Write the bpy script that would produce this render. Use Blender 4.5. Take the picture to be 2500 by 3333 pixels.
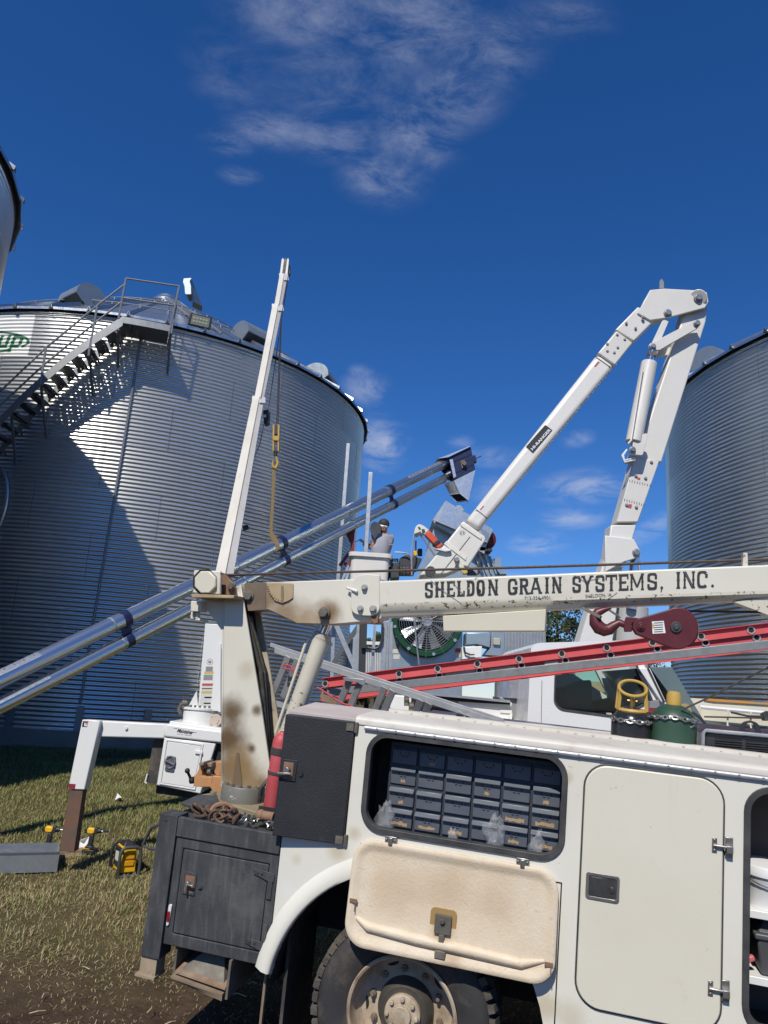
import bpy, bmesh, math, random
import numpy as np
from mathutils import Vector, Matrix
from mathutils.geometry import tessellate_polygon
random.seed(7); rng=np.random.default_rng(7)
S=bpy.context.scene; COL=S.collection
for o in list(bpy.data.objects): bpy.data.objects.remove(o)

# ------------------------------------------------------------ camera, sky, sun, exposure
FPX=2420.0; PCX=1250.0; PCY=1666.5; HC=2.3
pt_,rl_=math.radians(13.5),math.radians(3.7)
fw=np.array([0,math.cos(pt_),math.sin(pt_)]); u0=np.array([0,-math.sin(pt_),math.cos(pt_)]); r0=np.array([1.,0,0])
rt=math.cos(rl_)*r0+math.sin(rl_)*u0; up=math.cos(rl_)*u0-math.sin(rl_)*r0
C0=np.array([0,0,HC])
cam=bpy.data.cameras.new('camera'); cam.sensor_fit='HORIZONTAL'; cam.sensor_width=36; cam.lens=FPX/2500*36
cam.clip_start=0.05; cam.clip_end=3000
co=bpy.data.objects.new('camera',cam); COL.objects.link(co)
M4=Matrix.Identity(4)
for i in range(3):
    M4[i][0]=rt[i]; M4[i][1]=up[i]; M4[i][2]=-fw[i]; M4[i][3]=C0[i]
co.matrix_world=M4; S.camera=co
SAZ,SEL=math.radians(18.7),math.radians(47.5)
SUN=np.array([-math.sin(SAZ)*math.cos(SEL),-math.cos(SAZ)*math.cos(SEL),math.sin(SEL)])
sl=bpy.data.lights.new('sun','SUN'); sl.energy=4.6; sl.angle=math.radians(0.53); sl.color=(1,0.945,0.85)
so=bpy.data.objects.new('sun',sl); COL.objects.link(so); so.location=(-8,-20,25)
so.rotation_euler=Vector(-SUN).to_track_quat('-Z','Y').to_euler()
W=bpy.data.worlds.new('World'); S.world=W; W.use_nodes=True
def build_world():
    nt=W.node_tree; N=nt.nodes; N.clear(); k=nt.links.new
    out=N.new('ShaderNodeOutputWorld'); bg=N.new('ShaderNodeBackground'); bg.inputs[1].default_value=0.098
    sky=N.new('ShaderNodeTexSky'); sky.sky_type='NISHITA'; sky.sun_disc=False
    sky.sun_elevation=SEL; sky.sun_rotation=math.pi+SAZ; sky.altitude=300; sky.air_density=1.0; sky.dust_density=0.0; sky.ozone_density=5.0
    # thin cirrus and low puffs: noise in the plane of the cloud deck
    tc=N.new('ShaderNodeTexCoord'); sp=N.new('ShaderNodeSeparateXYZ'); k(tc.outputs['Generated'],sp.inputs[0])
    def mth(op,a,b=None,c=None):
        n=N.new('ShaderNodeMath'); n.operation=op
        for i,v in enumerate((a,b,c)):
            if v is None: continue
            if isinstance(v,(int,float)): n.inputs[i].default_value=v
            else: k(v,n.inputs[i])
        return n.outputs[0]
    zz=mth('MAXIMUM',sp.outputs[2],0.02)
    cx=mth('DIVIDE',sp.outputs[0],mth('ADD',zz,0.06)); cy=mth('DIVIDE',sp.outputs[1],mth('ADD',zz,0.06))
    cv=N.new('ShaderNodeCombineXYZ'); k(cx,cv.inputs[0]); k(cy,cv.inputs[1])
    def noise(scale,det,rough,dist=0.0,off=(0,0,0),sc=(1,1,1)):
        mp=N.new('ShaderNodeMapping'); k(cv.outputs[0],mp.inputs[0]); mp.inputs[1].default_value=off; mp.inputs[3].default_value=sc
        n=N.new('ShaderNodeTexNoise'); k(mp.outputs[0],n.inputs['Vector'])
        n.inputs['Scale'].default_value=scale; n.inputs['Detail'].default_value=det; n.inputs['Roughness'].default_value=rough; n.inputs['Distortion'].default_value=dist
        return n.outputs[0]
    def rmp(v,a,b,c=0.0,d=1.0):
        n=N.new('ShaderNodeMapRange'); n.interpolation_type='SMOOTHSTEP'; k(v,n.inputs[0])
        for i,x in enumerate((a,b,c,d)): n.inputs[i+1].default_value=x
        return n.outputs[0]
    def blob(px,py,rx,ry):   # soft patch of cloud centred where the deck is (cloud-plane coordinates)
        dx=mth('DIVIDE',mth('SUBTRACT',cx,px),rx); dy=mth('DIVIDE',mth('SUBTRACT',cy,py),ry)
        return rmp(mth('SQRT',mth('ADD',mth('MULTIPLY',dx,dx),mth('MULTIPLY',dy,dy))),1.0,0.1)
    global CL
    det=noise(7.5,12,0.70,0.35,(0,0,0),(1.0,1.5,1)); big=noise(1.6,4,0.5,0.4,(3,1,0))
    patch=None
    for (px,py,rx,ry,s) in CLOUDS:
        b=mth('MULTIPLY',blob(px,py,rx,ry),s); patch=b if patch is None else mth('MAXIMUM',patch,b)
    cir=mth('MULTIPLY',mth('MULTIPLY',patch,rmp(det,0.34,0.76)),0.40)
    lp=None
    for (px,py,rx,ry,s) in LOWCL:
        b=mth('MULTIPLY',blob(px,py,rx,ry),s); lp=b if lp is None else mth('MAXIMUM',lp,b)
    low=mth('MULTIPLY',mth('MULTIPLY',lp,rmp(noise(3.4,9,0.62,0.5,(0.4,2.2,0),(1.3,1,1)),0.34,0.66)),0.62)
    fac=mth('MINIMUM',mth('MAXIMUM',cir,low),0.8)
    hs=N.new('ShaderNodeHueSaturation'); hs.inputs['Saturation'].default_value=1.15; hs.inputs['Value'].default_value=1.0; tn=N.new('ShaderNodeMix'); tn.data_type='RGBA'; tn.blend_type='MULTIPLY'; tn.inputs[0].default_value=1.0; tn.inputs[7].default_value=(.78,.87,1.12,1); k(sky.outputs[0],tn.inputs[6]); k(tn.outputs[2],hs.inputs['Color'])
    mx=N.new('ShaderNodeMix'); mx.data_type='RGBA'; k(fac,mx.inputs[0]); k(hs.outputs[0],mx.inputs[6]); mx.inputs[7].default_value=(6.2,6.6,7.6,1)
    k(mx.outputs[2],bg.inputs[0]); k(bg.outputs[0],out.inputs[0])
def ray(p):
    x,y=p; return fw+rt*((x-PCX)/FPX)+up*((PCY-y)/FPX)
def cpl(p):
    v=ray(p); v=v/np.linalg.norm(v); return v[0]/(v[2]+.06), v[1]/(v[2]+.06)
CLOUDS=[]; LOWCL=[]
for (px,py,rx,ry,s) in [(1245,1450,110,110,1),(1195,1270,110,70,.8),(1180,1215,60,40,.5),(1900,1590,210,70,.8),(1860,1690,150,45,.7),(1610,1490,160,45,.45),(1750,1770,130,50,.7),(1880,1430,70,40,.5),(1590,1600,90,60,.4),(2130,1720,80,110,.6),(1500,1440,60,30,.4),(1700,1900,200,50,.5)]:
    a=cpl((px,py)); b=cpl((px+rx,py)); c=cpl((px,py+ry)); LOWCL.append((a[0],a[1],math.hypot(b[0]-a[0],b[1]-a[1]),math.hypot(c[0]-a[0],c[1]-a[1]),s))
for (px,py,rx,ry,s) in [(1000,40,380,190,.75),(1330,90,380,230,.8),(1580,170,260,200,.7),(1480,300,230,170,.8),(1360,440,220,160,.85),(1250,580,190,130,.8),(740,465,120,60,.8),(890,425,220,85,.85),(1090,450,240,110,.75),(780,570,90,42,.9),(1100,260,420,230,.45),(1820,60,260,100,.5),(760,240,200,170,.35)]:
    a=cpl((px,py)); b=cpl((px+rx,py)); c=cpl((px,py+ry)); CLOUDS.append((a[0],a[1],math.hypot(b[0]-a[0],b[1]-a[1]),math.hypot(c[0]-a[0],c[1]-a[1]),s))
build_world()
S.view_settings.view_transform='Standard'; S.view_settings.look='None'; S.view_settings.exposure=0.0; S.view_settings.gamma=1.0
S.render.engine='CYCLES'; S.cycles.max_bounces=7; S.cycles.caustics_reflective=False; S.cycles.caustics_refractive=False

# ------------------------------------------------------------ measuring: photograph pixels -> points on real planes
def zc(ox,oy,s): return lambda *a: [(ox+a[i]*s,oy+a[i+1]*s) for i in range(0,len(a),2)]
P0=zc(0,0,1); Z1=zc(0,800,.75347); Z2=zc(1250,800,.75347); Z3=zc(0,1600,.60277); Z4=zc(600,1700,.48222); Z5=zc(1000,1600,.48222)
Z6=zc(1700,1800,.48222); Z7=zc(0,2250,.60277); Z8=zc(900,2250,.60277); Z9=zc(1700,2300,.48222)
ZA=zc(0,880,.42194); ZB=zc(450,2300,.33153); ZC=zc(880,2020,.5425); ZD=zc(1300,1580,.24111); ZE=zc(1950,2180,.33153)
ZF=zc(380,2950,.434); ZG=zc(0,2650,.31344); ZH=zc(2350,2550,.35377); ZJ=zc(1380,1420,.13261); ZK=zc(0,2100,.42194); ZL=zc(1000,1600,.31646)
RA=np.array([[0.9652031,0.25984275,0.02940611],[-0.25745232,0.96394277,-0.06732491],[-0.0458397,0.05741154,0.99729767]])  # service truck's lean and heading
def L(x,d,z): return C0+RA@np.array([x,d,z])
def Ls(pts,d): return [L(x,d,z) for x,z in pts]
def Ap(p,d):
    v=ray(p); return C0+v*(d/(RA[:,1]@v))
def A(ps,d): return [Ap(p,d) for p in ps]
def Yp(p,d):
    v=ray(p); return C0+v*(d/v[1])
def Y(ps,d): return [Yp(p,d) for p in ps]
def gz(x,y):
    t=min(max((y-5.0)/12.0,0),1); return 0.69*t
def G(p):
    v=ray(p); t=1.0
    for _ in range(60):
        q=C0+v*t; g=gz(q[0],q[1]); t=(g-HC)/v[2]
    return C0+v*t
NA=RA[:,1]; XA=RA[:,0]; ZAx=RA[:,2]; YW=np.array([0,1.,0]); XW=np.array([1.,0,0]); ZW=np.array([0,0,1.])
def nrm(v): v=np.asarray(v,float); return v/np.linalg.norm(v)
def rq(pts,r,n=6):
    """rounded polygon in 2-D"""
    out=[]; k=len(pts); rs=r if isinstance(r,(list,tuple)) else [r]*k
    for i in range(k):
        p=np.array(pts[i],float); a=np.array(pts[i-1],float); b=np.array(pts[(i+1)%k],float)
        ri=rs[i]; da=nrm(a-p); db=nrm(b-p)
        s=p+da*min(ri,np.linalg.norm(a-p)*.49); e=p+db*min(ri,np.linalg.norm(b-p)*.49)
        if ri<=0: out.append(tuple(p)); continue
        for j in range(n+1):
            t=j/n; q=(1-t)**2*s+2*t*(1-t)*p+t*t*e
            w=.12*4*t*(1-t); q=q+(p-q)*w*.0
            out.append(tuple(q))
    return out
def rrect(x0,z0,x1,z1,r,n=8):
    out=[]
    for cx,cz,a in ((x1-r,z1-r,0),(x0+r,z1-r,90),(x0+r,z0+r,180),(x1-r,z0+r,270)):
        for j in range(n+1):
            t=math.radians(a+90*j/n); out.append((cx+r*math.cos(t),cz+r*math.sin(t)))
    return out
def circ(cx,cz,r,n=24,a0=0,a1=360):
    m=n if a1-a0==360 else n+1
    return [(cx+r*math.cos(math.radians(a0+(a1-a0)*j/n)),cz+r*math.sin(math.radians(a0+(a1-a0)*j/n))) for j in range(m)]

# ------------------------------------------------------------ mesh builder
class MB:
    def __init__(s): s.v=[]; s.f=[]; s.m=[]; s.cur=0
    def mi(s,i): s.cur=i; return s
    def add(s,vs,fs):
        b=len(s.v); s.v.extend([tuple(map(float,q)) for q in vs]); s.f.extend([tuple(i+b for i in f) for f in fs]); s.m.extend([s.cur]*len(fs)); return s
    def face(s,pts): return s.add(pts,[tuple(range(len(pts)))])
    def prism(s,pts,vec):
        n=len(pts); vec=np.asarray(vec); b=[np.asarray(q)+vec for q in pts]
        fs=[tuple(range(n)),tuple(range(2*n-1,n-1,-1))]+[(i,i+n,(i+1)%n+n,(i+1)%n) for i in range(n)]
        return s.add(list(pts)+b,fs)
    def loft(s,A_,B_,caps=True):
        n=len(A_); fs=[(i,i+n,(i+1)%n+n,(i+1)%n) for i in range(n)]
        if caps: fs+= [tuple(range(n)),tuple(range(2*n-1,n-1,-1))]
        return s.add(list(A_)+list(B_),fs)
    def prism_h(s,outer,holes,vec):
        loops=[outer]+holes; vec=np.asarray(vec)
        tri=tessellate_polygon([[Vector(map(float,q)) for q in l] for l in loops])
        flat=[q for l in loops for q in l]; n=len(flat)
        fs=[tuple(t) for t in tri]+[tuple(i+n for i in reversed(t)) for t in tri]; o=0
        for l in loops:
            k=len(l); fs+=[(o+i,o+i+n,o+(i+1)%k+n,o+(i+1)%k) for i in range(k)]; o+=k
        return s.add(flat+[np.asarray(q)+vec for q in flat],fs)
    def cyl(s,a,b,r0,r1=None,n=14,caps=True):
        a=np.asarray(a,float); b=np.asarray(b,float); r1=r0 if r1 is None else r1; t=nrm(b-a)
        h=np.array([0,0,1.]) if abs(t[2])<.9 else np.array([1.,0,0]); e1=nrm(np.cross(t,h)); e2=np.cross(t,e1)
        c=[(math.cos(2*math.pi*i/n),math.sin(2*math.pi*i/n)) for i in range(n)]
        return s.loft([a+(e1*x+e2*y)*r0 for x,y in c],[b+(e1*x+e2*y)*r1 for x,y in c],caps)
    def tube(s,pts,r,n=7,closed=False):
        P=[np.asarray(q,float) for q in pts]; k=len(P); e=None; rings=[]
        for i in range(k):
            if closed: t=P[(i+1)%k]-P[i-1]
            else: t=P[min(i+1,k-1)]-P[max(i-1,0)]
            t=nrm(t)
            if e is None:
                h=np.array([0,0,1.]) if abs(t[2])<.9 else np.array([1.,0,0]); e=nrm(np.cross(t,h))
            e=nrm(e-t*(e@t)); f=np.cross(t,e); rr=r[i] if isinstance(r,(list,tuple)) else r
            rings.append([P[i]+(e*math.cos(2*math.pi*j/n)+f*math.sin(2*math.pi*j/n))*rr for j in range(n)])
        vs=[q for g in rings for q in g]; fs=[]
        for i in range(k if closed else k-1):
            a=i*n; b=((i+1)%k)*n
            fs+=[(a+j,b+j,b+(j+1)%n,a+(j+1)%n) for j in range(n)]
        if not closed: fs+=[tuple(range(n)),tuple(range(k*n-1,(k-1)*n-1,-1))]
        return s.add(vs,fs)
    def lathe(s,o,ax,prof,n=32,e1=None,arc=None):
        o=np.asarray(o,float); ax=nrm(ax)
        if e1 is None:
            h=np.array([0,0,1.]) if abs(ax[2])<.9 else np.array([1.,0,0]); e1=nrm(np.cross(ax,h))
        e2=np.cross(ax,e1); m=len(prof); full=arc is None; a0,a1=(0,2*math.pi) if full else arc; k=n if full else n+1
        vs=[o+ax*h+(e1*math.cos(a0+(a1-a0)*j/n)+e2*math.sin(a0+(a1-a0)*j/n))*r for j in range(k) for r,h in prof]; fs=[]
        for j in range(n):
            a=j*m; b=((j+1)%k)*m
            fs+=[(a+i,b+i,b+i+1,a+i+1) for i in range(m-1)]
        return s.add(vs,fs)
    def ball(s,c,r,n=10,sc=(1,1,1)):
        pr=[(max(math.sin(math.pi*i/n),.001)*r,-math.cos(math.pi*i/n)*r) for i in range(n+1)]
        b=len(s.v); s.lathe((0,0,0),(0,0,1),pr,n*2)
        for i in range(b,len(s.v)):
            q=s.v[i]; s.v[i]=tuple(c[j]+q[j]*sc[j] for j in range(3))
        return s
    def box(s,c,ex,ey,ez):
        c=np.asarray(c); ex,ey,ez=map(np.asarray,(ex,ey,ez))
        return s.prism([c-ex-ez-ey,c+ex-ez-ey,c+ex+ez-ey,c-ex+ez-ey],2*ey)
    def lbox(s,x0,x1,d0,d1,z0,z1): return s.prism([L(x0,d0,z0),L(x1,d0,z0),L(x1,d0,z1),L(x0,d0,z1)],RA[:,1]*(d1-d0))
    def wbox(s,x0,x1,y0,y1,z0,z1): return s.prism([(x0,y0,z0),(x1,y0,z0),(x1,y0,z1),(x0,y0,z1)],(0,y1-y0,0))
    def bar(s,a,b,w,h,upv=(0,0,1)):
        a=np.asarray(a,float); b=np.asarray(b,float); t=nrm(b-a); e=nrm(np.cross(t,upv)); u=np.cross(e,t)
        return s.loft([a+e*x*w/2+u*y*h/2 for x,y in((-1,-1),(1,-1),(1,1),(-1,1))],[b+e*x*w/2+u*y*h/2 for x,y in((-1,-1),(1,-1),(1,1),(-1,1))])
    def bolt(s,p,n_,r=.012,h=.012,k=6):
        p=np.asarray(p); n_=nrm(n_); return s.cyl(p,p+n_*h,r,r*.85,k)
    def chain(s,pts,link=.03,wr=.004,n=5):
        P=[np.asarray(q,float) for q in pts]; d=[0]
        for i in range(1,len(P)): d.append(d[-1]+np.linalg.norm(P[i]-P[i-1]))
        k=max(2,int(d[-1]/(link*.72)))
        for j in range(k):
            t=(j+.5)/k*d[-1]; i=max(i for i in range(len(d)-1) if d[i]<=t+1e-9); u=(t-d[i])/max(d[i+1]-d[i],1e-9)
            c=P[i]*(1-u)+P[i+1]*u; ax=nrm(P[i+1]-P[i]); h=np.array([0.3,.5,1.]); e=nrm(np.cross(ax,h)); f=np.cross(ax,e)
            if j%2: e=f
            a_=link*.5; b_=link*.3
            s.tube([c+ax*a_*math.cos(q)*(1 if abs(math.cos(q))>.5 else 1)+e*b_*math.sin(q) for q in [2*math.pi*m/9 for m in range(9)]],wr,n,True)
        return s

def npmesh(name,v,f4,mats,mi=None,smooth=True):
    me=bpy.data.meshes.new(name); n=len(v); k=len(f4); w=f4.shape[1]
    me.vertices.add(n); me.vertices.foreach_set('co',np.asarray(v,np.float32).ravel())
    me.loops.add(k*w); me.loops.foreach_set('vertex_index',f4.astype(np.int32).ravel())
    me.polygons.add(k); me.polygons.foreach_set('loop_start',np.arange(0,k*w,w,dtype=np.int32))
    if mi is not None: me.polygons.foreach_set('material_index',mi.astype(np.int32))
    me.polygons.foreach_set('use_smooth',np.full(k,smooth))
    for m in mats: me.materials.append(m)
    me.update(calc_edges=True); me.validate(); return me
def tagit(o,label=None,cat=None,group=None,kind=None):
    for k,v in (('label',label),('category',cat),('group',group),('kind',kind)):
        if v: o[k]=v
def thing(name,label,cat,loc,group=None):
    o=bpy.data.objects.new(name,None); COL.objects.link(o); o.location=Vector(map(float,loc)); o.empty_display_size=.1
    o['_w']=[float(q) for q in loc]; tagit(o,label,cat,group); return o
def link(name,me,par=None,loc=None):
    o=bpy.data.objects.new(name,me); COL.objects.link(o)
    if par is not None: o.parent=par; o['_w']=list(par['_w'])
    else:
        o['_w']=[float(q) for q in (loc if loc is not None else (0,0,0))]; o.location=o['_w']
    return o
def part(name,mb,mats,par=None,label=None,bev=0,ang=38,seg=2,loc=None,cat=None,group=None,kind=None,weld=False):
    w=np.array(par['_w'] if par is not None else (loc if loc is not None else (0,0,0)))
    me=bpy.data.meshes.new(name); me.from_pydata([tuple(np.asarray(q)-w) for q in mb.v],[],mb.f)
    bm=bmesh.new(); bm.from_mesh(me)
    if weld: bmesh.ops.remove_doubles(bm,verts=bm.verts,dist=1e-5)
    # material index follows the faces in order
    bm.faces.ensure_lookup_table()
    if not weld:
        for i,f in enumerate(bm.faces): f.material_index=mb.m[i]
    bmesh.ops.recalc_face_normals(bm,faces=bm.faces); bm.to_mesh(me); bm.free()
    for m in (mats if isinstance(mats,(list,tuple)) else [mats]): me.materials.append(m)
    me.polygons.foreach_set('use_smooth',[True]*len(me.polygons)); me.set_sharp_from_angle(angle=math.radians(ang)); me.update()
    o=link(name,me,par,w)
    tagit(o,label,cat,group,kind)
    if bev:
        b=o.modifiers.new('bevel','BEVEL'); b.width=bev; b.segments=seg; b.limit_method='ANGLE'; b.angle_limit=math.radians(40); b.use_clamp_overlap=True
    return o

# ------------------------------------------------------------ materials
MATS={}
def mat(name,col,rough=.5,metal=0.0,n1=None,bump=None,chips=None,dirt=None,spots=None,streak=None,spec=.5,coat=0):
    """n1=(scale,amount,col2) broad tone; chips=(scale,threshold,col) flaked paint; dirt=(scale,lo,hi,col); spots=[(world,radius,col,strength)];
       streak=(scale,lo,hi,col) vertical runs; bump=(scale,strength)"""
    m=bpy.data.materials.new(name); m.use_nodes=True; nt=m.node_tree; N=nt.nodes; k=nt.links.new
    bs=N['Principled BSDF']; bs.inputs['Roughness'].default_value=rough; bs.inputs['Metallic'].default_value=metal; bs.inputs['Specular IOR Level'].default_value=spec
    bs.inputs['Coat Weight'].default_value=coat
    tc=N.new('ShaderNodeTexCoord'); geo=N.new('ShaderNodeNewGeometry'); co=geo.outputs['Position']
    def noise(sc,det=5,ro=.6,scale3=None):
        v=co
        if scale3: mp=N.new('ShaderNodeMapping'); k(co,mp.inputs[0]); mp.inputs[3].default_value=scale3; v=mp.outputs[0]
        n=N.new('ShaderNodeTexNoise'); k(v,n.inputs['Vector']); n.inputs['Scale'].default_value=sc; n.inputs['Detail'].default_value=det; n.inputs['Roughness'].default_value=ro; return n.outputs[0]
    def rmp(v,a,b,c=0,d=1):
        n=N.new('ShaderNodeMapRange'); n.clamp=True; k(v,n.inputs[0])
        for i,x in enumerate((a,b,c,d)): n.inputs[i+1].default_value=x
        return n.outputs[0]
    def mix(f,a,b):
        n=N.new('ShaderNodeMix'); n.data_type='RGBA'
        k(f,n.inputs[0])
        for i,x in ((6,a),(7,b)):
            if isinstance(x,tuple): n.inputs[i].default_value=(*x,1)
            else: k(x,n.inputs[i])
        return n.outputs[2]
    rgb=N.new('ShaderNodeRGB'); rgb.outputs[0].default_value=(*col,1); c=rgb.outputs[0]; rf=None
    if n1: c=mix(rmp(noise(n1[0],6,.6),.35,.68,0,n1[1]),c,n1[2])
    if dirt: c=mix(rmp(noise(dirt[0],8,.7),dirt[1],dirt[2],0,.85),c,dirt[3])
    if streak: c=mix(rmp(noise(streak[0],5,.65,(1,1,.12)),streak[1],streak[2],0,.7),c,streak[3])
    for (w,r,sc_,st) in (spots or []):
        d=N.new('ShaderNodeVectorMath'); d.operation='DISTANCE'; k(co,d.inputs[0]); d.inputs[1].default_value=tuple(map(float,w))
        nn=rmp(noise(7,6,.65),.2,.8,-.20,.20); md=N.new('ShaderNodeMath'); md.operation='MULTIPLY_ADD'; k(nn,md.inputs[0]); md.inputs[1].default_value=r; k(d.outputs['Value'],md.inputs[2])
        n=N.new('ShaderNodeMapRange'); n.interpolation_type='SMOOTHSTEP'; k(md.outputs[0],n.inputs[0])
        for i,x in enumerate((r,r*.15,0,st)): n.inputs[i+1].default_value=x
        c=mix(n.outputs[0],c,sc_)
    if chips:
        f=rmp(noise(chips[0],9,.72),chips[1],chips[1]+.025); c=mix(f,c,chips[2]); rf=f
    k(c,bs.inputs['Base Color'])
    if rf is not None: k(rmp(rf,0,1,rough,.85),bs.inputs['Roughness'])
    elif n1: k(rmp(noise(n1[0]*2.3,4,.6),.3,.7,rough*.85,min(1,rough*1.2)),bs.inputs['Roughness'])
    if bump:
        b=N.new('ShaderNodeBump'); b.inputs['Strength'].default_value=bump[1]; b.inputs['Distance'].default_value=.01; k(noise(bump[0],6,.6),b.inputs['Height']); k(b.outputs[0],bs.inputs['Normal'])
    MATS[name]=m; return m
RUST=(.10,.045,.022)
def weld_spot(px,d): return Ap(px,d)
cream=mat('cream_paint',(.67,.63,.50),.38,n1=(1.7,.5,(.53,.50,.405)),dirt=(6,.60,.85,(.40,.34,.24)),spec=.45)
stain_=(.44,.35,.19)
def bs(zf,x,y,r,st,c=stain_): return (Ap(zf(x,y)[0],4.51),r,c,st)
body=mat('body_paint',(.705,.685,.60),.35,n1=(1.1,.6,(.625,.595,.495)),dirt=(4,.62,.9,(.46,.41,.30)),streak=(5,.60,.82,(.50,.45,.33)),chips=(24,.672,(.17,.11,.065)),bump=(1.6,.10),spots=[bs(Z8,110,910,.05,.3),bs(Z8,330,860,.09,.55),bs(Z8,60,1060,.07,.6,(.72,.71,.68)),bs(Z8,1450,1700,.10,.55),bs(Z8,420,770,.06,.5),bs(Z9,300,480,.05,.5),bs(Z9,330,2100,.12,.4),bs(Z8,20,1450,.08,.55,(.35,.28,.18))],spec=.5)
chipcream=mat('chipped_cream_paint',(.66,.635,.54),.4,n1=(1.7,.5,(.56,.53,.43)),chips=(34,.672,RUST),dirt=(6,.6,.9,(.42,.36,.26)))
edgecream=mat('flaking_cream_paint',(.62,.59,.49),.45,n1=(2,.5,(.5,.46,.36)),chips=(27,.565,RUST))
white=mat('white_paint',(.70,.695,.665),.3,n1=(1.6,.4,(.64,.64,.60)),dirt=(7,.68,.95,(.40,.36,.30)))
fibre=mat('white_fibreglass',(.68,.66,.60),.42,n1=(1.2,.6,(.57,.55,.48)),dirt=(5,.62,.92,(.42,.38,.31)),chips=(14,.68,(.14,.11,.08)))
liner=mat('black_bedliner',(.032,.035,.039),.62,n1=(5,.8,(.062,.066,.07)),bump=(210,.45),dirt=(2.4,.52,.85,(.14,.138,.13)),streak=(26,.50,.78,(.13,.13,.122)),chips=(16,.72,(.19,.18,.155)))
linerd=mat('black_box_coating',(.018,.019,.022),.55,n1=(6,.5,(.03,.032,.036)),bump=(170,.40),dirt=(5,.62,.9,(.09,.09,.09)),chips=(14,.75,(.16,.155,.14)))
rust=mat('rusty_steel',(.19,.10,.06),.8,n1=(9,.8,(.28,.175,.11)),bump=(60,.4))
grime=mat('grimy_steel',(.19,.17,.135),.7,.2,n1=(7,.8,(.07,.062,.055)),bump=(50,.3))
dark=mat('dark_void',(.012,.012,.013),.8)
rubber=mat('tyre_rubber',(.028,.028,.029),.75,n1=(3,.8,(.066,.058,.049)),dirt=(6,.50,.75,(.13,.105,.08)),bump=(60,.2))
mud=mat('muddy_tread',(.05,.045,.04),.9,n1=(8,.9,(.13,.11,.085)),bump=(40,.8))
seal=mat('rubber_seal',(.035,.036,.038),.5,n1=(8,.6,(.10,.10,.095)))
steel=mat('bare_steel',(.42,.41,.39),.38,.85,n1=(12,.6,(.25,.24,.22)))
alum=mat('aluminium',(.42,.425,.43),.48,.8,n1=(6,.6,(.30,.31,.32)),dirt=(9,.58,.85,(.20,.18,.16)))
alum_old=mat('weathered_aluminium',(.40,.41,.42),.55,.30,n1=(7,.7,(.25,.26,.28)),dirt=(9,.6,.85,(.16,.15,.14)))
galv=mat('galvanised_sheet',(.58,.60,.62),.34,.85,n1=(14,.5,(.45,.48,.51)))
galvf=mat('galvanised_frame',(.46,.48,.50),.45,.7,n1=(9,.6,(.33,.35,.37)))
tubem=mat('bright_galvanised_tube',(.68,.71,.72),.29,.96)
stairm=mat('grey_galvanised_stair',(.28,.29,.30),.5,.6,n1=(5,.5,(.21,.22,.23)))
navy=mat('navy_paint',(.012,.017,.06),.35,n1=(8,.4,(.02,.03,.09)))
red_l=mat('red_fibreglass',(.60,.115,.12),.5,n1=(5,.6,(.50,.08,.088)),dirt=(8,.62,.9,(.36,.12,.11)))
red_e=mat('extinguisher_red',(.46,.065,.075),.5,n1=(5,.7,(.54,.13,.14)),dirt=(8,.62,.9,(.25,.12,.11)))
maroon=mat('maroon_paint',(.085,.012,.018),.42,n1=(6,.6,(.12,.02,.025)),dirt=(9,.62,.88,(.10,.06,.05)))
redp=mat('bright_red_paint',(.62,.05,.02),.4)
dred=mat('dark_red_paint',(.22,.018,.025),.45)
yellow=mat('yellow_paint',(.48,.31,.065),.6,n1=(9,.6,(.37,.23,.06)),dirt=(12,.62,.8,(.12,.09,.05)))
toolyel=mat('tool_yellow',(.72,.40,.01),.45)
toolblk=mat('tool_black',(.022,.022,.023),.5)
greenc=mat('green_cylinder_paint',(.022,.060,.036),.45,n1=(4,.6,(.036,.075,.05)),dirt=(9,.66,.9,(.12,.15,.12)))
blackc=mat('black_gloss_paint',(.014,.015,.018),.22,n1=(5,.5,(.035,.035,.04)),dirt=(9,.68,.9,(.13,.12,.11)))
greenf=mat('green_fan_paint',(.006,.050,.020),.4)
beige=mat('beige_fibreglass',(.60,.49,.345),.6,n1=(3.2,.8,(.69,.61,.48)),bump=(70,.28),dirt=(30,.57,.80,(.43,.32,.20)),spots=[(Ap(Z8(640,1090)[0],4.48),.20,(.48,.35,.22),.55),(Ap(Z8(900,1080)[0],4.48),.22,(.49,.36,.225),.6),(Ap(Z8(1180,1150)[0],4.48),.17,(.47,.34,.21),.5),(Ap(Z8(900,1290)[0],4.47),.10,(.33,.20,.09),.6),(Ap(Z8(950,1450)[0],4.45),.09,(.36,.24,.13),.6)])
resin=mat('amber_resin',(.36,.23,.09),.4)
drawer=mat('blue_grey_drawer',(.125,.14,.165),.42,.25,n1=(6,.6,(.085,.095,.115)),dirt=(10,.58,.9,(.17,.14,.10)),chips=(22,.70,(.17,.12,.075)))
drlip=mat('drawer_lip',(.15,.165,.19),.4,.3,dirt=(14,.6,.85,(.22,.15,.09)))
card=mat('torn_label',(.42,.28,.14),.8,n1=(20,.6,(.30,.19,.10)))
wood=mat('weathered_wood',(.26,.19,.125),.85,n1=(9,.8,(.16,.115,.075)))
viseM=mat('orange_vise_paint',(.50,.255,.105),.55,n1=(8,.7,(.38,.18,.08)),chips=(18,.66,(.10,.07,.05)))
plasticw=mat('white_plastic',(.74,.74,.73),.4)
paperm=mat('white_paper',(.80,.80,.80),.7)
ink=mat('black_lettering',(.022,.022,.026),.5,n1=(9,.5,(.05,.05,.055)))
inkgreen=mat('green_lettering',(.012,.13,.05),.5)
redink=mat('red_decal',(.45,.07,.07),.5)
yellink=mat('yellow_decal',(.52,.38,.10),.5)
greyink=mat('grey_decal',(.22,.22,.23),.6)
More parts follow.
